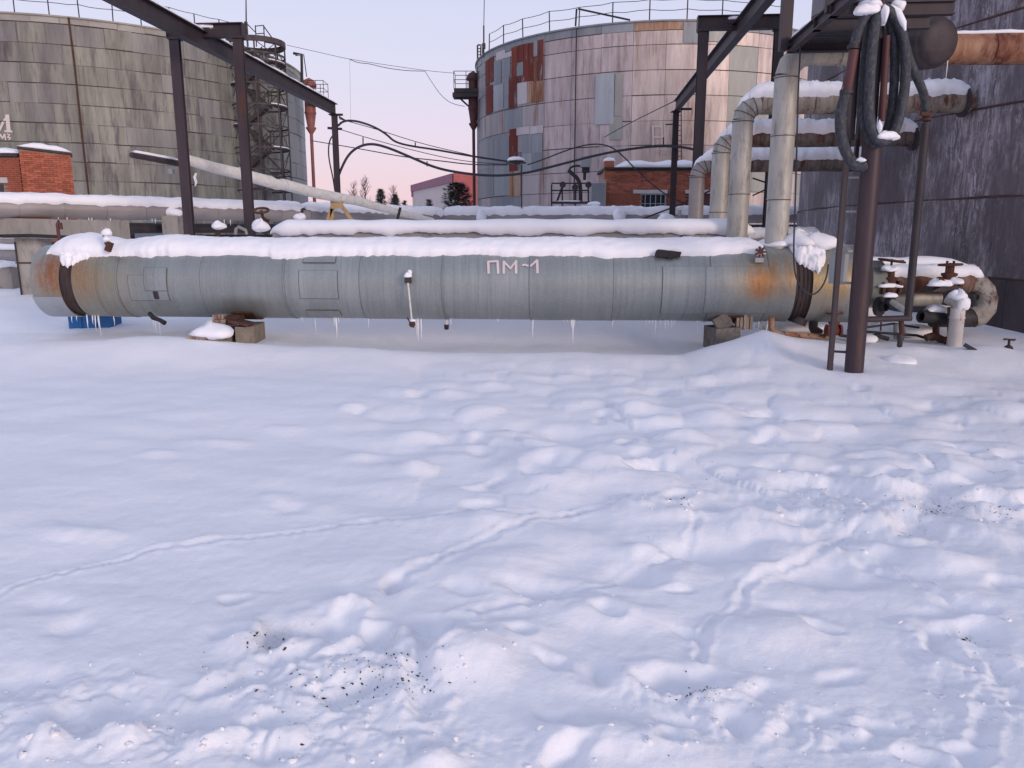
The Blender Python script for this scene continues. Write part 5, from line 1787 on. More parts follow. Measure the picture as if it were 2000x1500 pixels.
def patch_px(xa, xb, ya, yb, name='patch_panel', o=.010, mat=None, skew=0):
    A_ = pipe_hit(xa, (ya + yb) / 2); B_ = pipe_hit(xb, (ya + yb) / 2)
    def an(x, y):
        q = pipe_hit(x, y); d_ = q - pc(q.x); return math.atan2(d_.dot(N2), d_.z)
    a1_, a2_ = an((xa + xb) / 2, ya), an((xa + xb) / 2, yb)
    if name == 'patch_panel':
        cyl_sheet(A_.x - .009, B_.x + .005, a1_ - .008, a2_ + .020, PR + o - .004, .004).build('patch_edge_shadow', M_seam_and_shadow, bp)  # slightly larger dark sheet behind the patch paints its shadow edge
    mb = cyl_sheet(A_.x, B_.x, a1_, a2_, PR + o, .007)
    return mb.build(name, mat or M_galv, bp)


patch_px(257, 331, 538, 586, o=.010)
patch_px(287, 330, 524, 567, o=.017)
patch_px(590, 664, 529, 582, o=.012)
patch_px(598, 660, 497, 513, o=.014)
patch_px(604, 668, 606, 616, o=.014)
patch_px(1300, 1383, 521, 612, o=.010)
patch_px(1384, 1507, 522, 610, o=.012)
mb = patch_px(306, 315, 569, 583, 'name_tag', .02, M_dark)
# lettering
mb = MB()


def stroke_pipe(pts, w_):
    for (xa, ya), (xb, yb) in zip(pts[:-1], pts[1:]):
        L = math.hypot(xb - xa, yb - ya); ns = max(1, int(L / 6))
        nx, ny = -(yb - ya) / L * w_ / 2, (xb - xa) / L * w_ / 2
        ex, ey = (xb - xa) / L * w_ * .35, (yb - ya) / L * w_ * .35
        xa_, ya_, xb_, yb_ = xa - ex, ya - ey, xb + ex, yb + ey
        vs = []
        for i in range(ns + 1):
            t = i / ns; x = xa_ + (xb_ - xa_) * t; y = ya_ + (yb_ - ya_) * t
            for s_ in (1, -1):
                for o_ in (.0135, .004): vs.append(pipe_hit(x + nx * s_, y + ny * s_, PR + o_))
        fs = []
        for i in range(ns):
            b_ = i * 4; c_ = b_ + 4
            fs += [(b_, b_ + 2, c_ + 2, c_), (b_, c_, c_ + 1, b_ + 1), (b_ + 2, b_ + 3, c_ + 3, c_ + 2)]
        fs += [(0, 1, 3, 2), (ns * 4, ns * 4 + 2, ns * 4 + 3, ns * 4 + 1)]
        mb.add(vs, fs)


stroke_pipe([(954.5, 533), (953.5, 512)], 5); stroke_pipe([(953.5, 511), (972, 510)], 4); stroke_pipe([(972, 511), (973, 533)], 5)
stroke_pipe([(984, 533), (984, 511)], 5); stroke_pipe([(984, 511), (997, 524), (1008, 510)], 4); stroke_pipe([(1008, 510), (1008, 533)], 5)
stroke_pipe([(1021, 518), (1025, 517), (1031, 519)], 4); stroke_pipe([(1037, 519), (1049, 508)], 4); stroke_pipe([(1049, 509), (1050, 532)], 5)
mb.build('lettering', M_paint, bp)

# snow cap on it (draped, lower edge about 42 deg from the top)
Xa, Xb = -6.62, 3.42
cap = MB(); m = 330; n = 26
xs = np.linspace(Xa, Xb, m)
nA = .10 * perlin(xs * 1.1, xs * 0 + 2) + .05 * perlin(xs * 5, xs * 0 + 8) + .04 * perlin(xs * 14, xs * 0 + 8) * (perlin(xs * .9, xs * 0 + 3) > 0)
nB = perlin(xs * .8, xs * 0 + 31); nC = perlin(xs * 3, xs * 0 + 41)
vs = []
for i, X in enumerate(xs):
    e = max(0, min(1, min(X - Xa, Xb - X) / .22)) ** .5
    T = .135 * (1 + .12 * nB[i] + .05 * nC[i])
    T += .06 * math.exp(-((X + 6.15) / .28) ** 2) + .035 * math.exp(-((X + 4.9) / .3) ** 2) - .03 * math.exp(-((X + 5.55) / .18) ** 2)
    aF = R_(44) + nA[i] + .10 * math.exp(-((X + 5.05) / .30) ** 2) + (.06 if -3.3 < X < -2.4 else 0) - (.05 if X > 2 else 0)
    aB = R_(50)
    for k in range(n + 1):
        s_ = k / n * 2 - 1
        an = s_ * (aF if s_ > 0 else aB)
        pr = (1 - abs(s_) ** 4.5) ** .5 if abs(s_) < 1 else 0
        r = PR - .004 + T * max(.03, e) * pr
        p = pc(X) + ZV * (math.cos(an) * r - .02 * pr) + N2 * (math.sin(an) * r * (1 - .0))
        p = p + (ZV * .010 + N2 * .010) * pr * (float(perlin(np.array([X * 5 + k * .1]), np.array([k * .35]))[0]) + .7 * float(perlin(np.array([X * 15 + k * .3]), np.array([k * .7]))[0]))
        vs.append(p)
fs = [(i * (n + 1) + k, i * (n + 1) + k + 1, (i + 1) * (n + 1) + k + 1, (i + 1) * (n + 1) + k) for i in range(m - 1) for k in range(n)]
fs += [tuple(range(n + 1)), tuple((m - 1) * (n + 1) + k for k in range(n + 1))[::-1]]
cap.add(vs, fs, True)
solo(cap, 'snow_blanket', M_snow, 'long smooth snow cap along the top of the big grey pipe', 'snow')


def drape(Xc, wX, a0, a1, label, seed, T=.09, holes=0):
    """ragged clump of snow hanging over the front of a joint"""
    mb = MB(); rnd = random.Random(seed)
    m, n = 40, 40
    vs = []; 
    for i in range(m + 1):
        u_ = i / m * 2 - 1
        X = Xc + u_ * wX
        low = a1 + .16 * float(perlin(np.array([u_ * 1.4 + seed]), np.array([1.1]))[0]) + .09 * float(perlin(np.array([u_ * 5 + seed]), np.array([4.1]))[0]) + .05 * float(perlin(np.array([u_ * 13 + seed]), np.array([4.1]))[0])
        low = a0 + (low - a0) * max(.05, (1 - abs(u_) ** 4)) ** .5
        for k in range(n + 1):
            t = k / n
            an = a0 + (low - a0) * t
            ed = max(0., 1 - abs(u_) ** 5) ** .5 * max(0., 1 - t ** 7) ** .5
            nz = float(perlin(np.array([X * 8 + seed]), np.array([an * 7]))[0]) * .065 + float(perlin(np.array([X * 21 + seed]), np.array([an * 14]))[0]) * .03
            thick = T * (1 - .45 * t)
            r = PR - .02 + (thick + nz) * ed
            vs.append(pipe_at(X, an, r))
    fs = [(i * (n + 1) + k, i * (n + 1) + k + 1, (i + 1) * (n + 1) + k + 1, (i + 1) * (n + 1) + k) for i in range(m) for k in range(n)]
    mb.add(vs, fs, True)
    return solo(mb, 'snow_blanket', M_snow, label, 'snow')


drape(pipe_hit(145, 505).x + .02, .31, R_(-45), R_(63), 'ragged snow clump over the left expansion joint', 3, .16)
drape(pipe_hit(1583, 500).x + .02, .25, R_(-40), R_(66), 'ragged snow clump over the right expansion joint', 8, .18)
mb = MB()
blob_mb(mb, pipe_at(4.10, R_(18), PR + .03), (.24, .24, .17), 5, 22, .4, .25); blob_mb(mb, pipe_at(3.88, R_(8), PR + .04), (.22, .28, .16), 6, 22, .4, .25)
solo(mb, 'snow_heap', M_snow, 'rounded snow heap on the right end of the big pipe', 'snow')
mb = MB(); blob_mb(mb, pipe_at(3.60, R_(-5), PR + .0), (.2, .3, .1), 7, 14, .4, .2); solo(mb, 'snow_heap', M_snow, 'snow packed behind the foot of the tall duct', 'snow')

# icicles of the big pipe
rnd = random.Random(4)
ICE = [(140, .10, 3), (150, .07, 3), (170, .20, 4), (181, .12, 4), (186, .22, 4), (192, .20, 5), (193, .38, 2), (222, .14, 3), (298, .18, 5), (303, .25, 4), (310, .30, 2), (432, .18, 5), (438, .2, 6), (443, .16, 3),
       (590, .06, 2), (615, .25, 2), (652, .10, 5), (656, .30, 6), (661, .08, 3), (720, .15, 2), (816, .35, 6), (822, .30, 5), (812, .25, 3), (880, .12, 3), (972, .05, 3), (1041, .26, 4), (1116, .12, 5), (1119, .34, 5), (1122, .10, 3),
       (1102, .05, 2), (1108, .04, 2), (1197, .12, 2), (1262, .06, 2), (1268, .05, 2), (1281, .18, 3), (1291, .06, 2), (1299, .13, 3), (1305, .12, 3), (1312, .11, 3), (1318, .06, 2), (1363, .25, 2), (1275, .05, 2),
       (1482, .16, 6), (1488, .14, 5), (1499, .22, 7), (1509, .1, 3)]
for (x, l_, wpx) in ICE:
    X = P(x, 622, 10.9).x
    st = pipe_at(X, R_(165), PR + .002)
    q = Vector((P(x, 620, st.y).x, st.y, st.z))
    mb = MB(); w_ = wpx * .0026
    lx = rnd.uniform(-.01, .01)
    mb.tube([q + ZV * .03, q - ZV * l_ * .3 + Vector((lx * .3, 0, 0)), q - ZV * l_ * .65 + Vector((lx, 0, 0)), q - ZV * l_], [w_ * .9, w_, w_ * .55, .0015], 7)
    mb.build('icicle', M_ice, bp)

# fittings on it
def px_thing(name, label, cat, x, y, Y): return thing(name, label, cat, tuple(P(x, y, Y)))


q = pipe_hit(799, 547, PR)
fv = thing('drain_tap', 'snow topped drain tap with thin white pipe on the front of the big pipe', 'tap', tuple(q))
mb = MB(); mb.tube([q + Vector((0, .05, 0)), q - Vector((0, .12, 0))], .035, 10); mb.box(q - Vector((0, .10, .0)), (.09, .06, .07)); mb.build('valve_body', M_dark, fv)
mb = MB(); a_ = q - Vector((0, .12, .03)); b_ = P(804, 622, a_.y - .02); mb.tube([a_, b_], .013, 8); mb.build('thin_pipe', M_white, fv)
mb = MB(); mb.lathe(P(805, 633, b_.y), Vector((.2, -1, .2)), [(.005, -.05), (.035, -.05), (.045, 0), (.035, .05), (.005, .05)], 12); mb.tube([P(795, 620, b_.y), P(808, 640, b_.y)], .01, 6); mb.build('lower_valve', M_rust, fv)
mb = MB(); blob_mb(mb, q + Vector((.0, -.1, .055)), (.05, .06, .055), 3, 12, .3, .3); blob_mb(mb, q + Vector((.025, -.09, .10)), (.035, .05, .045), 5, 10, .6, .3); blob_mb(mb, P(806, 627, b_.y - .02), (.04, .04, .03), 4, 10, .3)
solo(mb, 'snow_heap', M_snow, 'little snow plug on the drain tap', 'snow')
q = P(873, 616, 10.9)
t = thing('drain_plug', 'short dark drain plug hanging under the big pipe', 'drain plug', tuple(q))
mb = MB(); mb.tube([q + ZV * .05, P(872, 635, 10.9)], .018, 8); mb.build('stem', M_white, t); mb = MB(); mb.lathe(P(872, 634, 10.9), -ZV, [(.005, 0), (.035, 0), (.03, .07), (.005, .07)], 10); mb.build('plug', M_black, t)
# black strap end hanging at the left
t = thing('hanging_strap', 'black strap drooping from the bottom of the big pipe near the left end', 'strap', tuple(P(300, 618, 10.8)))
mb = MB(); pts = [P(292, 612, 10.85), P(300, 621, 10.8), P(312, 625, 10.75), P(322, 631, 10.72)]; mb.tube(pts, [.03, .035, .03, .035], 8); mb.build('strap', M_black, t)
# black chunk on the snow
mb = MB(); q = P(1306, 496, 10.35)
mb.poly_extrude([q + Vector((-.17, 0, -.035)), q + Vector((.15, 0, -.045)), q + Vector((.17, 0, .02)), q + Vector((-.13, 0, .05)), q + Vector((-.16, 0, .03))], (0, .12, .02))
mb.poly_extrude([q + Vector((-.02, -.012, -.06)), q + Vector((.06, -.012, -.065)), q + Vector((.05, -.012, -.04)), q + Vector((-.01, -.012, -.03))], (0, .05, 0))
solo(mb, 'tar_chunk', M_black, 'black slab of torn insulation lying in the snow on the big pipe', 'debris')
# small valve with frost flower
q = P(1484, 492, 10.25)
fv = thing('frosted_valve', 'small frosted pink valve head on the big pipe near the tall duct', 'valve', tuple(q))
mb = MB(); mb.lathe(q, Vector((0, -1, .3)), [(.005, -.06), (.045, -.05), (.07, 0), (.045, .03), (.01, .035)], 9, False); mb.build('wheel', M_paintf, fv)
for k in range(7):
    a_ = 2 * PI * k / 7; mb = MB(); mb.tube([q + Vector((0, -.03, 0)), q + Vector((math.cos(a_) * .075, -.035, math.sin(a_) * .075))], .014, 6); mb.build('spoke', M_redold, fv)
mb = MB(); mb.box(P(1483, 508, 10.22), (.11, .03, .06)); mb.build('bracket', M_cabg, fv)
# hooked snowy fitting on the left of the snow cap
q = P(211, 470, 10.9)
fv = thing('air_valve', 'small rusty air valve poking out of the snow cap near the left end', 'valve', tuple(q))
mb = MB(); mb.box(P(213, 482, 10.85), (.07, .07, .13), (Vector((.9, 0, -.4)), Vector((0, 1, 0)), Vector((.4, 0, .9)))); mb.build('body', M_rust, fv)
mb = MB(); mb.tube([P(209, 478, 10.9), P(206, 460, 10.9)], .03, 8); mb.tube([P(206, 462, 10.9), P(201, 460, 10.9)], .015, 6); mb.build('stem', M_dark, fv)
mb = MB(); blob_mb(mb, P(209, 455, 10.88), (.065, .07, .06), 3, 12, .7); blob_mb(mb, P(208, 468, 10.86), (.045, .05, .05), 4, 12, .7); solo(mb, 'snow_heap', M_snow, 'snow ball on the little air valve', 'snow')

# supports of the big pipe
def saddle(root, X, w_, mat):
    mb = MB(); a = [pipe_at(X - w_ / 2, R_(t), PR + .008) for t in range(140, 225, 8)]
    b = [pipe_at(X + w_ / 2, R_(t), PR + .008) for t in range(140, 225, 8)]
    for i in range(len(a) - 1):
        mb.add([a[i], a[i + 1], b[i + 1], b[i], a[i] - ZV * .02, a[i + 1] - ZV * .02, b[i + 1] - ZV * .02, b[i] - ZV * .02], [(0, 1, 2, 3), (7, 6, 5, 4), (0, 4, 5, 1), (2, 6, 7, 3), (0, 3, 7, 4), (1, 2, 6, 5)])
    mb.build('saddle', mat, root)


q = P(470, 640, 10.55)
t = thing('pipe_foundation', 'cracked concrete and brick footing under the big pipe left of centre', 'footing', (q.x, 10.7, 0))
saddle(t, q.x - .05, .3, M_rust)
mb = MB(); mb.box((q.x + .03, 10.85, .20), (.26, .66, .36), (Vector((.995, .1, .0)).normalized(), Vector((-.1, .995, 0)).normalized(), ZV)); mb.build('concrete_block', M_oldconc, t)
for i in range(3):
    mb = MB(); mb.box((q.x - .30 + .008 * (i % 2), 10.60, .385 + .066 * i), (.15 + .02 * (i % 2), .12, .058)); mb.build('brick', M_oldwood, t)
mb = MB(); mb.box((q.x - .30, 10.8, .18), (.3, .4, .34)); mb.build('concrete_block', M_oldconc, t)
mb = MB(); mb.box((q.x - .13, 10.72, .46), (.16, .3, .12)); mb.build('steel_post', M_rust, t)
mb = MB(); mb.box((q.x + .0, 10.60, .435), (.26, .30, .035), (Vector((.97, 0, -.2)).normalized(), Vector((0, 1, 0)), Vector((.2, 0, .97)).normalized())); mb.build('rusty_plate', M_rust, t)
q = P(414, 652, 10.35)
heap((q.x, 10.38, .30), (.27, .26, .15), 'snow hump on the footing left of centre', 44, .5, .35)
mb = MB(); mb.box((q.x - .12, 10.33, .27), (.36, .2, .06), (Vector((.99, 0, .08)), Vector((0, 1, 0)), ZV)); solo(mb, 'concrete_slab', M_oldwood, 'edge of a broken slab under the snow hump left of centre', 'slab')
q = P(1408, 650, 10.25)
t = thing('pipe_foundation', 'grey stone footing with rusty packing under the right of the big pipe', 'footing', (q.x, 10.5, 0))
saddle(t, q.x + .18, .34, M_rust)
mb = MB(); mb.box((q.x + .08, 10.5, .24), (.34, .46, .30), (Vector((.99, .12, .05)).normalized(), Vector((-.12, .99, 0)).normalized(), ZV)); mb.build('stone_block', M_stone, t)
mb = MB(); mb.box((q.x + .06, 10.42, .46), (.22, .10, .20), (Vector((.85, 0, .5)).normalized(), Vector((0, 1, 0)), Vector((-.5, 0, .85)).normalized())); mb.build('leaning_plank', M_stone, t)
for i in range(5):
    mb = MB(); mb.box((q.x + .26 + .045 * i, 10.42 - .012 * (i % 3), .46), (.036, .08, .20)); mb.build('board', M_oldwood, t)
# blue drum under left end
q = P(180, 630, 12.2)
t = thing('blue_container', 'blue plastic container half buried behind the left end of the big pipe', 'container', (q.x, 12.3, 0))
mb = MB(); mb.box((q.x, 12.3, .33), (.64, .4, .50)); mb.build('body', M_blue, t)
mb = MB(); mb.box((q.x - .12, 12.092, .33), (.03, .02, .5)); mb.box((q.x + .12, 12.092, .33), (.03, .02, .5)); mb.build('rib', M_blue, t)
mb = MB(); mb.box((q.x, 12.3, .59), (.68, .44, .03)); mb.build('lid', M_blue, t)

# rusty drain run at the right below the pipe
t = thing('drain_pipe', 'rusty flaking drain pipe along the snow under the right end', 'pipe', tuple(P(1505, 655, 10.3)))
mb = MB(); pts = [P(1508, 610, 10.45), P(1506, 636, 10.4), P(1510, 648, 10.38), P(1522, 653, 10.36), P(1560, 655, 10.34), P(1620, 658, 10.3)]; mb.tube(smooth_pts(pts, 1), .042, 12); mb.build('elbow_run', weather('flaking_orange_rust', (.30, .13, .06), (.38, .27, .19), (14, 14, 14), .85, 0, (.52, .6), (.10, .04, .03), .02, bump=.7, bdist=.01), t)
t = thing('expansion_strut', 'dark cast leg under the right expansion joint', 'strut', tuple(P(1565, 650, 10.4)))
mb = MB(); mb.tube([P(1562, 618, 10.5), P(1556, 632, 10.5)], .12, 10); mb.build('foot', M_dark, t)
mb = MB(); mb.tube([P(1590, 610, 10.5), P(1588, 640, 10.5), P(1598, 652, 10.5)], [.07, .06, .08], 10); mb.build('leg', M_dark, t)


def gate_valve(x, y, Y, s, label, wheel_tilt=.0, mat=None, stem=.22, handw=.11):
    mat = mat or M_rust
    q = P(x, y, Y); root = thing('gate_valve', label, 'valve', tuple(q))
    mb = MB(); mb.lathe(q, ZV, [(.01, -.08 * s), (.07 * s, -.07 * s), (.09 * s, 0), (.06 * s, .08 * s), (.08 * s, .1 * s), (.08 * s, .12 * s), (.035 * s, .13 * s), (.03 * s, .2 * s)], 14); mb.lathe(q - Vector((.11 * s, 0, 0)), Vector((1, 0, 0)), [(.01, 0), (.085 * s, 0), (.085 * s, .03 * s), (.05 * s, .03 * s), (.05 * s, .19 * s), (.085 * s, .19 * s), (.085 * s, .22 * s), (.01, .22 * s)], 14, False)
    mb.build('body', mat, root)
    mb = MB(); mb.tube([q + ZV * .1 * s, q + ZV * (stem + .05) * s], .014 * s, 6); mb.box(q + ZV * .18 * s + Vector((.035 * s, 0, 0)), (.012 * s, .03 * s, .14 * s)); mb.box(q + ZV * .18 * s - Vector((.035 * s, 0, 0)), (.012 * s, .03 * s, .14 * s)); mb.build('yoke', mat, root)
    c_ = q + ZV * (stem + .03) * s
    mb = MB(); mb.tube([c_ + Vector((handw * s * math.cos(a), handw * s * math.sin(a), wheel_tilt * handw * s * math.cos(a))) for a in np.linspace(0, 2 * PI, 17)[:-1]], .012 * s, 6, closed=True)
    for a in (0, PI / 2): mb.tube([c_ - Vector((handw * s * math.cos(a), handw * s * math.sin(a), 0)), c_ + Vector((handw * s * math.cos(a), handw * s * math.sin(a), 0))], .008 * s, 5)
    mb.build('handwheel', mat, root)
    return q


gate_valve(1628, 645, 10.2, .9, 'dark red gate valve at the end of the flaking drain pipe', mat=weather('dark_red_valve', (.10, .025, .02), (.15, .04, .03), (9, 9, 9), .7))
# ------------------------------------------------------------------ valve group to the right of the pipe
YP = 10.7
g1 = thing('return_pipe', 'rusty return pipe curving down in a U beside the dark tank', 'pipe', tuple(P(1900, 560, YP)))
za = P(1800, 551, YP).z; rp = .145
xa_ = P(1655, 551, YP).x; xb_ = P(1895, 551, YP).x
mix_m = weather('old_rust_patched_jacket', (.13, .055, .038), (.26, .20, .16), (5, .8, .8), .75, .1, (.48, .60), (.17, .055, .025), .03, c3=(.32, .29, .24), c3t=(.60, .68))
jacket(g1, Vector((xa_, YP + .1, za)), Vector((xb_, YP, za)), rp, mix_m, 4, 'pipe_section')
cxu = Vector((xb_, YP, za - .24))
pts = [cxu + Vector((math.sin(a) * .22, -.12 * (1 - math.cos(a)) / 2, math.cos(a) * .24)) for a in np.linspace(0, PI, 7)]
mb = MB(); mb.tube(pts, rp * .97, 20, smooth=False); mb.build('mitred_bend', weather('peeling_grey_wrap', (.24, .21, .18), (.38, .35, .31), (6, 6, 6), .8, 0, (.5, .6), (.10, .055, .035), .02, bump=.7, bdist=.02), g1)
mb = MB(); mb.tube([pts[-1], pts[-1] - Vector((.55, 0, 0))], rp * .9, 18); mb.build('lower_section', M_dark, g1)
mb = MB(); zb_ = P(1700, 583, YP + .2).z; mb.tube([Vector((xa_ - .3, YP + .25, zb_)), Vector((xb_ - .3, YP + .2, zb_))], .11, 18); 
solo(mb, 'lower_grey_pipe', M_galv2, 'grey green pipe just below the rusty return pipe', 'pipe')
snow_on_pipe(Vector((xa_ - .1, YP + .1, za)), Vector((xb_ + .12, YP, za)), rp, .09, 1.1, 'snow on the rusty return pipe', seed=31, ragged=.3)
# snow shelf behind
mb = MB(); q = P(1780, 512, 11.15)
mb.box((q.x, 11.15, q.z - .12), (P(1882, 512, 11.15).x - P(1655, 512, 11.15).x, .3, .2)); solo(mb, 'cable_tray', M_rack, 'long tray behind the return pipe', 'tray')
sn = MB(); snow_strip(sn, P(1650, 518, 11.1), P(1884, 518, 11.1), .40, .12, 7, 8, .1, .4); solo(sn, 'snow_blanket', M_snow, 'wavy snow shelf behind the rusty return pipe', 'snow')
# black pipe lower
t = thing('black_pipe', 'thick black pipe stub with open end lying below the return pipe', 'pipe', tuple(P(1830, 622, 10.5)))
mb = MB(); mb.lathe(P(1797, 618, 10.25), Vector((.96, .2, -.10)), [(.05, .03), (.075, 0), (.085, .01), (.085, .55), (.02, .55)], 20); mb.build('tube', M_black, t)
snow_on_pipe(P(1808, 616, 10.3), P(1866, 622, 10.42), .083, .07, .95, 'snow on the black pipe stub', seed=41)
# white vertical pipe with snowy elbow
Xw = P(1867, 640, 10.1)
t = thing('white_standpipe', 'short white standpipe with snowy elbow near the return bend', 'pipe', (Xw.x, 10.1, .1))
zt = P(1867, 600, 10.1).z
mb = MB(); mb.lathe((Xw.x, 10.1, 0), ZV, [(.09, 0), (.09, zt - .15), (.098, zt - .145), (.098, zt - .13), (.09, zt - .125), (.09, zt)], 22); mb.build('standpipe', weather('white_wrapped_pipe', (.50, .47, .44), (.60, .57, .54), (6, 6, 2), .7, 0, (.62, .7), (.25, .13, .07), .02, bump=.4), t)
mb = MB(); mb.tube([Vector((Xw.x, 10.1, zt - .02)), Vector((Xw.x - .02, 10.12, zt + .07)), Vector((Xw.x - .10, 10.2, zt + .12))], [.09, .088, .08], 16); mb.build('elbow', M_galv2, t)
mb = MB(); blob_mb(mb, (Xw.x - .03, 10.08, zt + .13), (.10, .12, .09), 4, 14, .4, .35); blob_mb(mb, (Xw.x + .02, 10.03, zt + .05), (.08, .07, .10), 9, 14, .8, .3); solo(mb, 'snow_heap', M_snow, 'snow clump on the white standpipe elbow', 'snow')
# big flange valve with winged plate
q = gate_valve(1852, 556, 10.25, 1.25, 'orange rusty gate valve above the snowy steel plate', .05, weather('orange_rust_valve', (.11, .042, .022), (.07, .028, .02), (14, 14, 14), .8), stem=.18, handw=.11)
mb = MB(); q = P(1848, 563, 10.25); mb.poly_extrude([q + Vector((-.24, -.1, -.04)), q + Vector((-.05, -.1, .06)), q + Vector((.15, -.1, .03)), q + Vector((.20, -.1, -.03))], (0, .3, 0)); solo(mb, 'steel_plate', M_dark, 'slanted steel plate under the orange rusty valve', 'plate')
mb = MB(); blob_mb(mb, q + Vector((-.10, -.02, .05)), (.15, .15, .065), 3, 16, .4, .4); blob_mb(mb, q + Vector((.08, -.02, .08)), (.12, .13, .07), 6, 16, .4, .3); solo(mb, 'snow_heap', M_snow, 'snow on the slanted plate under the orange rusty valve', 'snow')
# middle valve: twisted frame
q = gate_valve(1737, 562, 10.3, 1.15, 'dark rusty gate valve right behind the brown pole', -.15, M_rust, stem=.28, handw=.14)
q = P(1737, 562, 10.25); mb = MB(); blob_mb(mb, q + Vector((-.04, 0, .02)), (.11, .09, .04), 3, 16, .5, .4); blob_mb(mb, q + Vector((.08, .01, .015)), (.09, .08, .03), 9, 14, .5, .4); solo(mb, 'snow_heap', M_snow, 'flat snow pad on the gate valve behind the brown pole', 'snow')
q = P(1740, 527, 10.25); heap(q, (.12, .1, .05), 'snow on the handwheel behind the brown pole', 55, .4, .45)
t = thing('elbow_fitting', 'round black flange with a grey tube pointing at the viewer', 'fitting', tuple(P(1733, 600, 10.1)))
mb = MB(); mb.lathe(P(1715, 598, 10.2), Vector((.5, -.8, 0)), [(.02, 0), (.13, 0), (.13, .04), (.06, .05), (.06, .12)], 18, False); mb.build('flange', M_black, t)
mb = MB(); mb.tube([P(1740, 588, 10.0), P(1776, 612, 9.7)], .038, 12); mb.build('tube', M_galv2, t)
mb = MB(); mb.tube([P(1735, 585, 10.05), P(1742, 590, 9.98)], .06, 12); mb.build('coupling', M_black, t)
mb = MB(); blob_mb(mb, P(1739, 579, 9.98), (.085, .06, .045), 3, 14, .3); solo(mb, 'snow_heap', M_snow, 'snow on the coupling of the grey tube', 'snow')
mb = MB(); blob_mb(mb, P(1776, 609, 9.66), (.035, .04, .045), 8, 10, .6); solo(mb, 'snow_heap', M_snow, 'snow lump on the free end of the grey tube', 'snow')
# dark undergrowth of small pipes
rnd = random.Random(9)
t = thing('small_pipework', 'tangle of small dark pipes near the snow between the pole and the white standpipe', 'pipework', tuple(P(1750, 650, 10.6)))
for (pts, r, Y, m_) in (([(1655, 645), (1720, 650), (1790, 655), (1835, 668)], .018, 10.5, M_black), ([(1690, 640), (1745, 632), (1795, 640)], .015, 10.6, M_cable), ([(1640, 655), (1680, 660)], .02, 10.2, M_black),
                        ([(1828, 630), (1828, 655)], .045, 10.4, M_rust), ([(1808, 660), (1822, 655), (1850, 668)], .05, 10.3, M_rust), ([(1722, 612), (1720, 646)], .012, 10.3, M_rust), ([(1752, 632), (1752, 662)], .05, 10.6, M_cabg),
                        ([(1695, 660), (1712, 655), (1735, 662)], .03, 10.5, M_black), ([(1845, 665), (1860, 662)], .05, 10.2, M_rust), ([(1853, 600), (1853, 668)], .02, 10.15, M_dark)):
    mb = MB(); mb.tube([P(x, y, Y) for x, y in pts], r, 8); mb.build('small_pipe', m_, t)
t = thing('drain_cock', 'rusty drain cock hanging below the cross bar of the hose stand', 'tap', tuple(P(1757, 650, 8.7)))
mb = MB(); mb.tube([P(1760, 625, 8.76), P(1762, 655, 8.7)], .03, 10); mb.build('riser', M_rust, t)
mb = MB(); mb.lathe(P(1758, 665, 8.68), ZV, [(.01, -.08), (.03, -.07), (.028, 0), (.04, .02), (.04, .05), (.02, .08)], 12); mb.build('cock', M_dark, t)
for (x, y, Y, r, lab, sd) in ((1755, 708, 9.0, (.22, .2, .09), 'low snow lump below the drain cock', 2), (1690, 662, 10.5, (.14, .2, .07), 'snow lump among the small pipes by the pole', 3),
                              (1790, 648, 10.9, (.28, .2, .10), 'snow lump behind the small pipes in the middle', 4), (1690, 610, 11.0, (.32, .2, .26), 'snow bank seen between the pole and the big pipe end', 6), (1545, 640, 11.2, (.5, .3, .1), 'snow bank under the right expansion joint', 7)):
    heap(P(x, y, Y), r, lab, sd, .8, .15)
# debris on the snow at the right
mb = MB(); q = P(1892, 701, 9.6); q.z = hz(q.x, q.y) + .02; d = Vector((.75, -.3, -.45)).normalized(); mb.box(q, (.15, .05, .05), (d, d.cross(ZV).normalized(), d.cross(d.cross(ZV)).normalized())); solo(mb, 'pipe_offcut', M_cable, 'short dark offcut sticking out of the snow at the right', 'debris')
g_ = ground(1967, 700); qx, qy = g_.x * .96, g_.y * .96
t = thing('buried_handwheel', 'red handwheel half buried in the snow at the far right', 'handwheel', (qx, qy, hz(qx, qy)))
c_ = Vector((qx, qy, hz(qx, qy) + .09))
mb = MB(); 
for a in (0.1, 1.7): mb.tube([c_ + Vector((math.cos(a) * .085, math.sin(a) * .085, .02)), c_ - Vector((math.cos(a) * .085, math.sin(a) * .085, -.02))], .010, 6)
mb.build('spokes', M_redold, t)
mb = MB(); mb.tube([c_ - ZV * .12, c_ + ZV * .03], .016, 8); mb.lathe(c_ - ZV * .11, ZV, [(.06, 0), (.045, .04), (.02, .06)], 10); mb.build('stem', M_dark, t)

KH = .925


def PH(x, y, Y): return P(x, y, Y * KH)


# ------------------------------------------------------------------ electric cabinet on the ladder
q = PH(1638, 520, 9.55)
t = thing('switch_cabinet', 'grey tilted switch cabinet fixed beside the ladder', 'cabinet', tuple(q))
mb = MB(); ax_ = (Vector((.35, -.93, 0)).normalized(), Vector((.93, .35, 0)).normalized(), ZV)
mb.box(q + Vector((0, 0, -.03)), (.22, .06, .34), ax_); mb.build('box', M_cabg, t)
mb = MB(); p_ = q + Vector((0, 0, .16)); mb.poly_extrude([p_ - ax_[0] * .12 + ZV * .0, p_ + ax_[0] * .12, p_ + ax_[0] * .12 + ZV * .02, p_ - ax_[0] * .02 + ZV * .10], ax_[1] * .07); mb.build('hood', M_cabg, t)
mb = MB(); mb.box(q + ax_[1] * .034, (.16, .006, .26), ax_); mb.build('door', M_cabg, t)

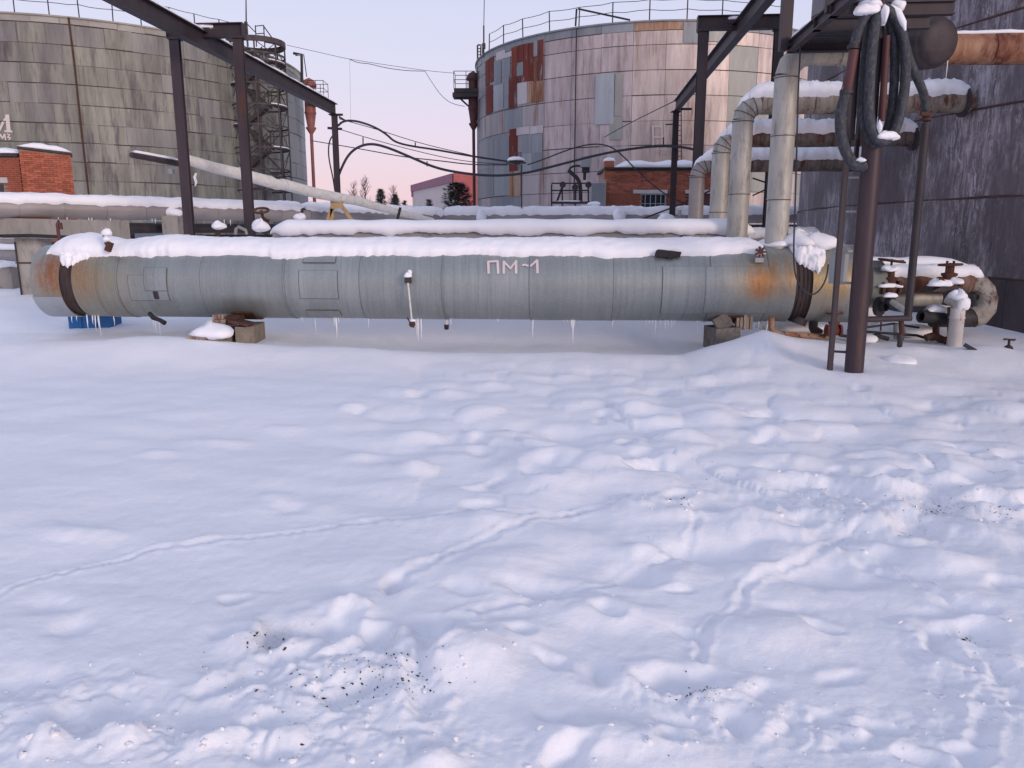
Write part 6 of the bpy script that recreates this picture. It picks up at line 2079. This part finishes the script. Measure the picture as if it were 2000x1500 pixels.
# ------------------------------------------------------------------ hose stand
hsX, hsY = 4.12 * KH, 9.12 * KH
zg = hz(hsX, hsY)
st = thing('hose_stand', 'thick brown hose stand pole with side ladder in the right foreground', 'hose stand', (hsX, hsY, zg))
zpt = PH(1700, 290, 9.12).z + .12
mb = MB(); mb.tube([(hsX, hsY, zg - .1), (hsX - .01, hsY, zpt)], .10, 24); mb.build('pole', M_brownpost, st)
mb = MB(); mb.tube([(hsX - .02, hsY + .02, zpt - .05), (hsX - .03, hsY + .03, 4.9)], .045, 12); mb.build('upper_mast', M_steel, st)
lx = 3.885 * KH
mb = MB(); mb.box((lx - .01, hsY + .1, (hz(lx, hsY + .1) - .02 + 3.7) / 2), (.05, .05, 3.7 - hz(lx, hsY + .1))); mb.build('ladder_rail', M_steel, st)
mb = MB(); mb.box((lx + .10, hsY + .12, 3.2), (.04, .04, 1.6)); mb.build('ladder_rail', M_steel, st)
for i, y in enumerate((688, 553, 480, 413, 346)):
    zz = PH(1660, y, 9.15).z
    mb = MB(); mb.tube([(lx, hsY + .1, zz), (hsX - .05, hsY + .02, zz)], .014, 8); mb.build('rung', M_steel if i == 0 else M_rack, st)
zcb = PH(1740, 622, 9.4).z
xdp = PH(1790, 500, 9.45).x - .03
mb = MB(); mb.tube([(hsX, hsY + .1, zcb), (xdp + .03, 9.45 * KH, zcb)], .035, 10); mb.build('cross_bar', M_steel, st)
mb = MB(); mb.tube([(xdp, 9.45 * KH, zcb - .03), (xdp - .01, 9.45 * KH, PH(1800, 240, 9.45).z)], .042, 14); mb.build('down_pipe', M_dark, st)
mb = MB(); mb.lathe((xdp - .01, 9.45 * KH, PH(1800, 226, 9.45).z), ZV, [(.03, -.06), (.06, -.05), (.06, -.03), (.045, -.02), (.045, .03), (.065, .04), (.065, .06), (.03, .07)], 14, False); mb.tube([PH(1798, 222, 9.4), PH(1816, 224, 9.4)], .025, 8); mb.build('coupling', M_rust, st)
# saddle arm holding the hoses
mb = MB(); mb.tube([PH(1716, -20, 9.05), PH(1722, 40, 8.98), PH(1712, 60, 9.0)], .025, 8); mb.build('hook', M_steel, st)


def hose(pts, Ys, r, label, coup=(), n=3):
    p3 = [PH(x, y, Y) for (x, y), Y in zip(pts, Ys)]
    root = thing('hose', label, 'hose', tuple(p3[-1]))
    sp_ = smooth_pts(p3, n)
    # resample and corrugate
    L = [0]
    for a_, b_ in zip(sp_[:-1], sp_[1:]): L.append(L[-1] + (b_ - a_).length)
    tot = L[-1]; ns = int(tot / .0085)
    out_ = []; j = 0
    for i in range(ns + 1):
        s_ = tot * i / ns
        while j < len(L) - 2 and L[j + 1] < s_: j += 1
        f_ = (s_ - L[j]) / max(1e-9, L[j + 1] - L[j]); out_.append(sp_[j].lerp(sp_[j + 1], f_))
    mb = MB(); mb.tube(out_, [r * (1 + .07 * math.cos(i * PI)) for i in range(len(out_))], 14); mb.build('hose_body', M_hose, root)
    for (x, y, Y, l_, dx) in coup:
        mb = MB(); a_ = PH(x, y, Y); b_ = PH(x + dx, y + l_, Y); mb.tube([a_, b_], r * 1.25, 14); mb.build('clamp', M_dark, root)
    return root


hose([(1712, 22), (1690, 30), (1676, 60), (1668, 90)], [9.0, 8.95, 8.95, 8.95], .046, 'short grey hose end bending over the left of the hook', ((1667, 88, 8.95, 8, -1),), 3)
mb = MB(); mb.tube([PH(1668, 98, 8.95), PH(1655, 178, 8.95)], .048, 14); solo(mb, 'red_tube', M_redold, 'dull red rigid tube between the two left hose ends', 'tube')
hose([(1652, 182), (1644, 210), (1640, 240), (1646, 285), (1662, 315), (1676, 328), (1690, 322)], [8.95] * 7, .055, 'leftmost grey hose curving in to the brown pole', ((1654, 176, 8.95, 8, -1),), 3)
hose([(1716, 20), (1709, 48), (1703, 100), (1698, 170), (1697, 225), (1704, 262), (1722, 280), (1742, 268), (1757, 232), (1768, 170), (1770, 110), (1762, 60), (1745, 28), (1726, 14)], [8.95, 8.9, 8.88, 8.86, 8.86, 8.88, 8.9, 8.95, 8.98, 9.0, 9.0, 9.0, 9.0, 8.98], .050, 'frontmost thick hose loop hanging over the hook', (), 3)
hose([(1704, 30), (1694, 80), (1686, 150), (1682, 215), (1690, 262), (1706, 284), (1724, 280), (1738, 240), (1746, 180), (1748, 110), (1742, 50), (1728, 20)], [9.05, 9.02, 9.0, 9.0, 9.0, 9.02, 9.06, 9.1, 9.12, 9.12, 9.1, 9.05], .046, 'inner grey hose loop behind the frontmost one', (), 3)
hose([(1735, 15), (1752, 35), (1766, 75), (1776, 120), (1790, 150), (1803, 178), (1810, 210), (1808, 226)], [9.1, 9.12, 9.15, 9.2, 9.28, 9.36, 9.42, 9.44], .043, 'grey hose running out to the down pipe coupling on the right', (), 3)
mb = MB(); mb.tube([PH(1732, 70, 9.05), PH(1722, 236, 9.05)], .035, 12); solo(mb, 'red_tube', M_redold, 'narrow dull red tube inside the hose loops', 'tube')
mb = MB(); mb.tube([PH(1676, 95, 9.1), PH(1663, 275, 9.1)], .028, 10); solo(mb, 'red_tube', M_brownpost, 'thin brownish tube just right of the left hose', 'tube')
mb = MB(); mb.tube([PH(1650, 150, 8.9), PH(1643, 178, 8.9)], .006, 5); solo(mb, 'chain', M_black, 'short thin chain by the left hose clamp', 'chain')
mb = MB(); blob_mb(mb, PH(1692, 22, 8.92), (.12, .08, .07), 3, 16, .6, .3); blob_mb(mb, PH(1700, 12, 8.95), (.10, .1, .06), 7, 16, .6, .3); blob_mb(mb, PH(1727, 28, 8.88), (.035, .05, .09), 5, 14, 1, .3)
solo(mb, 'snow_heap', M_snow, 'snow clump on top of the hose hook', 'snow')
mb = MB(); mb.tube([PH(1738, 14, 9.02), PH(1752, 24, 8.98), PH(1764, 45, 8.95), PH(1768, 60, 8.95)], [.03, .045, .035, .01], 10); blob_mb(mb, PH(1752, 14, 9.2), (.08, .06, .07), 5, 14, .8, .35)
solo(mb, 'snow_heap', M_snow, 'snow streak on the right shoulder of the hose loops', 'snow')
mb = MB(); blob_mb(mb, PH(1731, 266, 8.86), (.085, .06, .045), 3, 16, .8, .4); blob_mb(mb, PH(1746, 268, 8.88), (.05, .05, .035), 4, 14, .8, .4); blob_mb(mb, PH(1717, 248, 8.84), (.03, .04, .06), 6, 12, 1, .3)
solo(mb, 'snow_heap', M_snow, 'snow clump in the bottom of the hose loops', 'snow')
mb = MB(); blob_mb(mb, PH(1681, 314, 8.92), (.06, .05, .03), 6, 14, .6, .3); solo(mb, 'snow_heap', M_snow, 'little snow in the crook of the leftmost hose', 'snow')
mb = MB(); mb.box(PH(1750, 35, 9.35), (.06, .05, .30)); solo(mb, 'steel_peg', M_paintf, 'pale frosted peg behind the hose hook', 'peg')

# ------------------------------------------------------------------ overhead cables
def cable(pts, Ys, r, label, n=3, mat=None, nm='overhead_cable'):
    if isinstance(Ys, (int, float)): Ys = [Ys] * len(pts)
    p3 = smooth_pts([P(x, y, Y) for (x, y), Y in zip(pts, Ys)], n)
    mb = MB(); mb.tube(p3, r, 6); return solo(mb, nm, mat or M_cable, label, 'cable')


cab1 = cable([(660, 246), (668, 238), (680, 235), (700, 237), (730, 247), (755, 262), (770, 277), (800, 285), (850, 292), (920, 305), (990, 315)], [24.1] * 5 + [24.3, 24.4, 24.6, 24.8, 25, 25.2], .034, 'thick upper cable sagging from the left far post to the lamp')
cab2 = cable([(656, 360), (665, 332), (680, 302), (700, 286), (725, 280), (755, 287), (800, 306), (850, 328), (900, 338), (960, 344), (1020, 340), (1080, 325), (1160, 304), (1220, 292), (1290, 284), (1340, 288), (1362, 294)], [24.1] * 8 + [24.2, 24.3, 24.4, 24.5, 24.5, 24.5, 24.4, 24.2, 24.0], .038, 'thick lower cable looping from the left far post to the right far post')
cable([(1030, 322), (1060, 312), (1110, 292), (1155, 280), (1190, 284), (1215, 302), (1250, 340), (1300, 382), (1345, 400)], 24.8, .022, 'thin cable arching over the lamp and down past the brick house')
cable([(662, 232), (735, 252), (820, 280), (920, 303)], 24.1, .012, 'thin stay wire above the upper thick cable')
cable([(662, 252), (720, 270), (800, 292), (900, 315), (1000, 322)], 24.1, .012, 'thin stay wire between the two thick cables')
cable([(610, 275), (700, 290), (790, 307), (860, 314), (920, 322), (990, 322)], [50, 45, 40, 36, 33, 30], .028, 'thin wire from the red foam chamber to the lamp')
cable([(1180, 268), (1230, 240), (1316, 198)], [30, 27, 24.5], .014, 'thin wire rising to the top of the right far post')
cable([(560, 88), (640, 106), (683, 116), (830, 138), (888, 143)], [50, 50, 50, 51, 52], .014, 'faint upper wire spanning between the two far tanks', 2)
cable([(683, 116), (700, 123), (720, 124), (750, 132), (790, 138), (830, 139)], 50.3, .020, 'loose wavy wire slung under the upper wire', 2)
cable([(830, 139), (843, 160), (860, 185), (880, 202), (908, 208)], 51, .018, 'drooping wire dropping to the maroon foam chamber')
cable([(654, 262), (645, 270), (641, 290), (643, 315), (650, 345), (654, 372)], 24.05, .022, 'cable bowed out on the left of the left far post')
cable([(683, 116), (684, 180), (685, 235)], 50, .006, 'hair thin vertical wire below the upper wire', 1)
for (x, y) in ((811, 285), (886, 302)):
    pass
for (x, y0, y1, cb) in ((709, 268, 282, cab2), (811, 278, 287, cab1), (834, 315, 325, cab2), (1296, 268, 284, cab2)):
    mb = MB(); mb.tube([P(x, y0, 24.3), P(x, y1, 24.3)], .02, 5); mb.build('hanger', M_cable, cb)
# stays at right under brick house
cable([(1470, 348), (1500, 358)], 19, .02, 'short dark stay between the two right ducts, upper one', 0)
cable([(1470, 382), (1500, 368)], 19, .02, 'short dark stay between the two right ducts, lower one', 0)

# lamp with snow cap in front of the pinkish tank
Yl_ = 25.3
q = P(1008, 318, Yl_)
t = thing('yard_lamp', 'snow capped yard lamp on a thin post before the pinkish tank', 'lamp', (q.x, Yl_, .2))
mb = MB(); mb.lathe(q, -ZV, [(.03, -.10), (.16, -.05), (.34, 0), (.33, .02), (.15, .0), (.10, .05), (.01, .06)], 20); mb.build('shade', M_dark, t)
mb = MB(); mb.tube([P(1019, 322, Yl_), P(1019, 420, Yl_)], .02, 6); mb.build('post', M_dark, t)
heap(q + ZV * .06, (.29, .29, .13), 'dome of snow on the yard lamp', 31, .1, .08)

# control stand beside the blue grey cabinet
Ys_ = 33.0
t = thing('valve_stand', 'dark railing stand with floodlight and handwheels before the pinkish tank', 'equipment', tuple(P(1120, 400, Ys_)))
mb = MB()
for x in (1077, 1098, 1124, 1149): mb.tube([P(x, 360, Ys_), P(x, 402, Ys_)], .035, 5)
for y in (358, 372, 395): mb.tube([P(1077, y, Ys_), P(1150, y, Ys_)], .03, 5)
mb.tube([P(1099, 362, Ys_), P(1086, 398, Ys_)], .05, 5); mb.box(P(1115, 396, Ys_), (1.6, .6, .08)); mb.build('railing', M_dark, t)
mb = MB(); mb.tube(smooth_pts([P(1112, 332, Ys_), P(1115, 326, Ys_), P(1128, 323, Ys_), P(1137, 326, Ys_)], 2), .05, 6); mb.tube(smooth_pts([P(1110, 332, Ys_), P(1118, 340, Ys_), P(1128, 348, Ys_), P(1134, 362, Ys_), P(1134, 398, Ys_)], 2), .08, 8); mb.build('gooseneck', M_dark, t)
mb = MB(); mb.box(P(1144, 316, Ys_ - .2), (.42, .3, .42)); mb.build('floodlight', M_cabg, t)
mb = MB(); mb.box(P(1144, 329, Ys_), (.3, .25, .35)); mb.box(P(1142, 337, Ys_), (.12, .12, .6)); mb.build('floodlight_mount', M_dark, t)
for (x, y) in ((1099, 361), (1149, 361), (1123, 366)):
    mb = MB(); mb.lathe(P(x, y, Ys_ - .1), Vector((0, -1, 0)), [(.02, 0), (.13, 0), (.13, .1), (.02, .1)], 12, False); mb.build('motor', M_dark, t)
heap(P(1110, 394, Ys_ - .1), (.5, .25, .05), 'line of snow on the valve stand deck', 71, .3)
heap(P(1160, 399, Ys_ - 1), (.25, .2, .1), 'pale lump at the foot of the blue grey cabinet', 72, .5)

# snow lumps on rack at (940,412), (1210,412)
heap(P(940, 423, 25.0), (.16, .2, .22), 'snow knob on the pipeline support below the pinkish tank, left one', 81, 1.0, .15)
heap(P(1210, 421, 24.8), (.2, .2, .22), 'snow knob on the pipeline support below the pinkish tank, right one', 82, 1.0, .15)

# ------------------------------------------------------------------ kicked-up clods of snow
rnd = random.Random(55); mb = MB(); cl = []
for (x, y, sx, sy, n, s_) in ((680, 1330, 190, 60, 260, .009), (150, 1390, 150, 60, 110, .011), (1340, 1350, 110, 30, 120, .009), (1600, 1410, 250, 40, 120, .010), (1900, 1300, 70, 90, 90, .010), (1700, 985, 200, 35, 220, .014), (500, 1460, 380, 30, 150, .012), (1080, 1160, 70, 14, 50, .009), (1310, 985, 60, 10, 40, .012)):
    for i in range(int(n * .45)):
        g_ = ground(rnd.gauss(x, sx), min(1490, rnd.gauss(y, sy))); cl.append((g_.x, g_.y, s_ * .62 * rnd.choice((.3, .4, .6, 1.0, 1.6)) * rnd.uniform(.7, 1.3)))
zs = H(np.array([p[0] for p in cl]), np.array([p[1] for p in cl]))
for i, ((x, y, s_), z) in enumerate(zip(cl, zs)):
    blob_mb(mb, (x, y, z - s_ * .05), (s_ * rnd.uniform(.8, 1.5), s_ * rnd.uniform(.8, 1.3), s_ * rnd.uniform(.5, .9)), i, 7, 1, .55)
tag(mb.build('snow_clods', M_snow), 'small kicked-up clods of snow lying on the trampled areas', 'snow', None, 'stuff')

# ------------------------------------------------------------------ crumbs of soil on the snow
mb = MB(); rnd = random.Random(77); pos = []
for (x, y, sx, sy, n, s_) in ((520, 1265, 22, 16, 22, .007), (700, 1325, 85, 22, 45, .005), (770, 1315, 35, 14, 40, .005), (760, 1345, 55, 24, 30, .006), (620, 1365, 70, 14, 14, .006), (1360, 1345, 28, 10, 70, .004), (1330, 1330, 20, 20, 14, .005),
                              (1830, 992, 40, 7, 80, .0045), (1780, 1028, 18, 6, 26, .005), (1950, 1010, 25, 6, 24, .0045), (1330, 985, 12, 4, 14, .007), (1890, 1235, 16, 10, 12, .006), (450, 1300, 30, 30, 12, .004), (600, 1440, 120, 30, 7, .006), (1900, 940, 40, 30, 8, .005), (1430, 925, 40, 12, 6, .005), (1000, 1400, 500, 60, 10, .003)):
    for i in range(n):
        px = rnd.gauss(x, sx); py = rnd.gauss(y, sy)
        g_ = ground(px, py); pos.append((g_.x, g_.y, s_ * .72 * rnd.uniform(.3, 1.7)))
zs = H(np.array([p[0] for p in pos]), np.array([p[1] for p in pos]))
for (x, y, s_), z in zip(pos, zs):
    a = rnd.uniform(0, 6.28); e = rnd.uniform(.6, 2.2)
    c_ = Vector((x, y, z + s_ * .3)); u_ = Vector((math.cos(a), math.sin(a), 0)) * s_ * e; v_ = Vector((-math.sin(a), math.cos(a), 0)) * s_ * .6
    mb.add([c_ + u_, c_ + v_, c_ - u_, c_ - v_, c_ + ZV * s_ * .7, c_ - ZV * s_], [(0, 1, 4), (1, 2, 4), (2, 3, 4), (3, 0, 4), (1, 0, 5), (2, 1, 5), (3, 2, 5), (0, 3, 5)])
tag(mb.build('soil_crumbs', M_dirt), 'dark crumbs of soil scattered on the trampled snow', 'soil', None, 'stuff')
g_ = ground(543, 1258); mb = MB(); z = hz(g_.x, g_.y)
blob_mb(mb, (g_.x, g_.y, z + .005), (.022, .012, .012), 3, 10, 1, .5); blob_mb(mb, (g_.x - .03, g_.y - .05, z), (.012, .01, .008), 4, 8, 1, .5)
solo(mb, 'soil_clod', M_dirt, 'largest dark soil clod in the trampled hollow at lower left', 'soil')
GROUPS = {'storage_tank': 'steel storage tanks', 'foam_chamber': 'foam chambers on the far tanks', 'brick_pump_house': 'brick pump houses', 'pine_tree': 'snowy pines in the gap',
          'bare_tree': 'bare trees in the gap', 'portal_frame': 'steel portal frames', 'hoist_rail': 'hoist rails', 'tank_pipe': 'cross pipes into the dark tank', 'gate_valve': 'rusty gate valves',
          'hose': 'hoses on the stand', 'overhead_cable': 'overhead cables', 'pipe_support': 'concrete pipe supports', 'pipe_foundation': 'footings of the big pipe', 'lightning_mast': 'lightning masts', 'red_tube': 'tubes in the hose bundle'}
for o in bpy.data.objects:
    b_ = o.name.split('.')[0]
    if o.parent is None and b_ in GROUPS and not o.get('group'): o['group'] = GROUPS[b_]
print('objects', len(bpy.data.objects), 'tris', sum(len(o.data.polygons) for o in bpy.data.objects if o.type == 'MESH'))
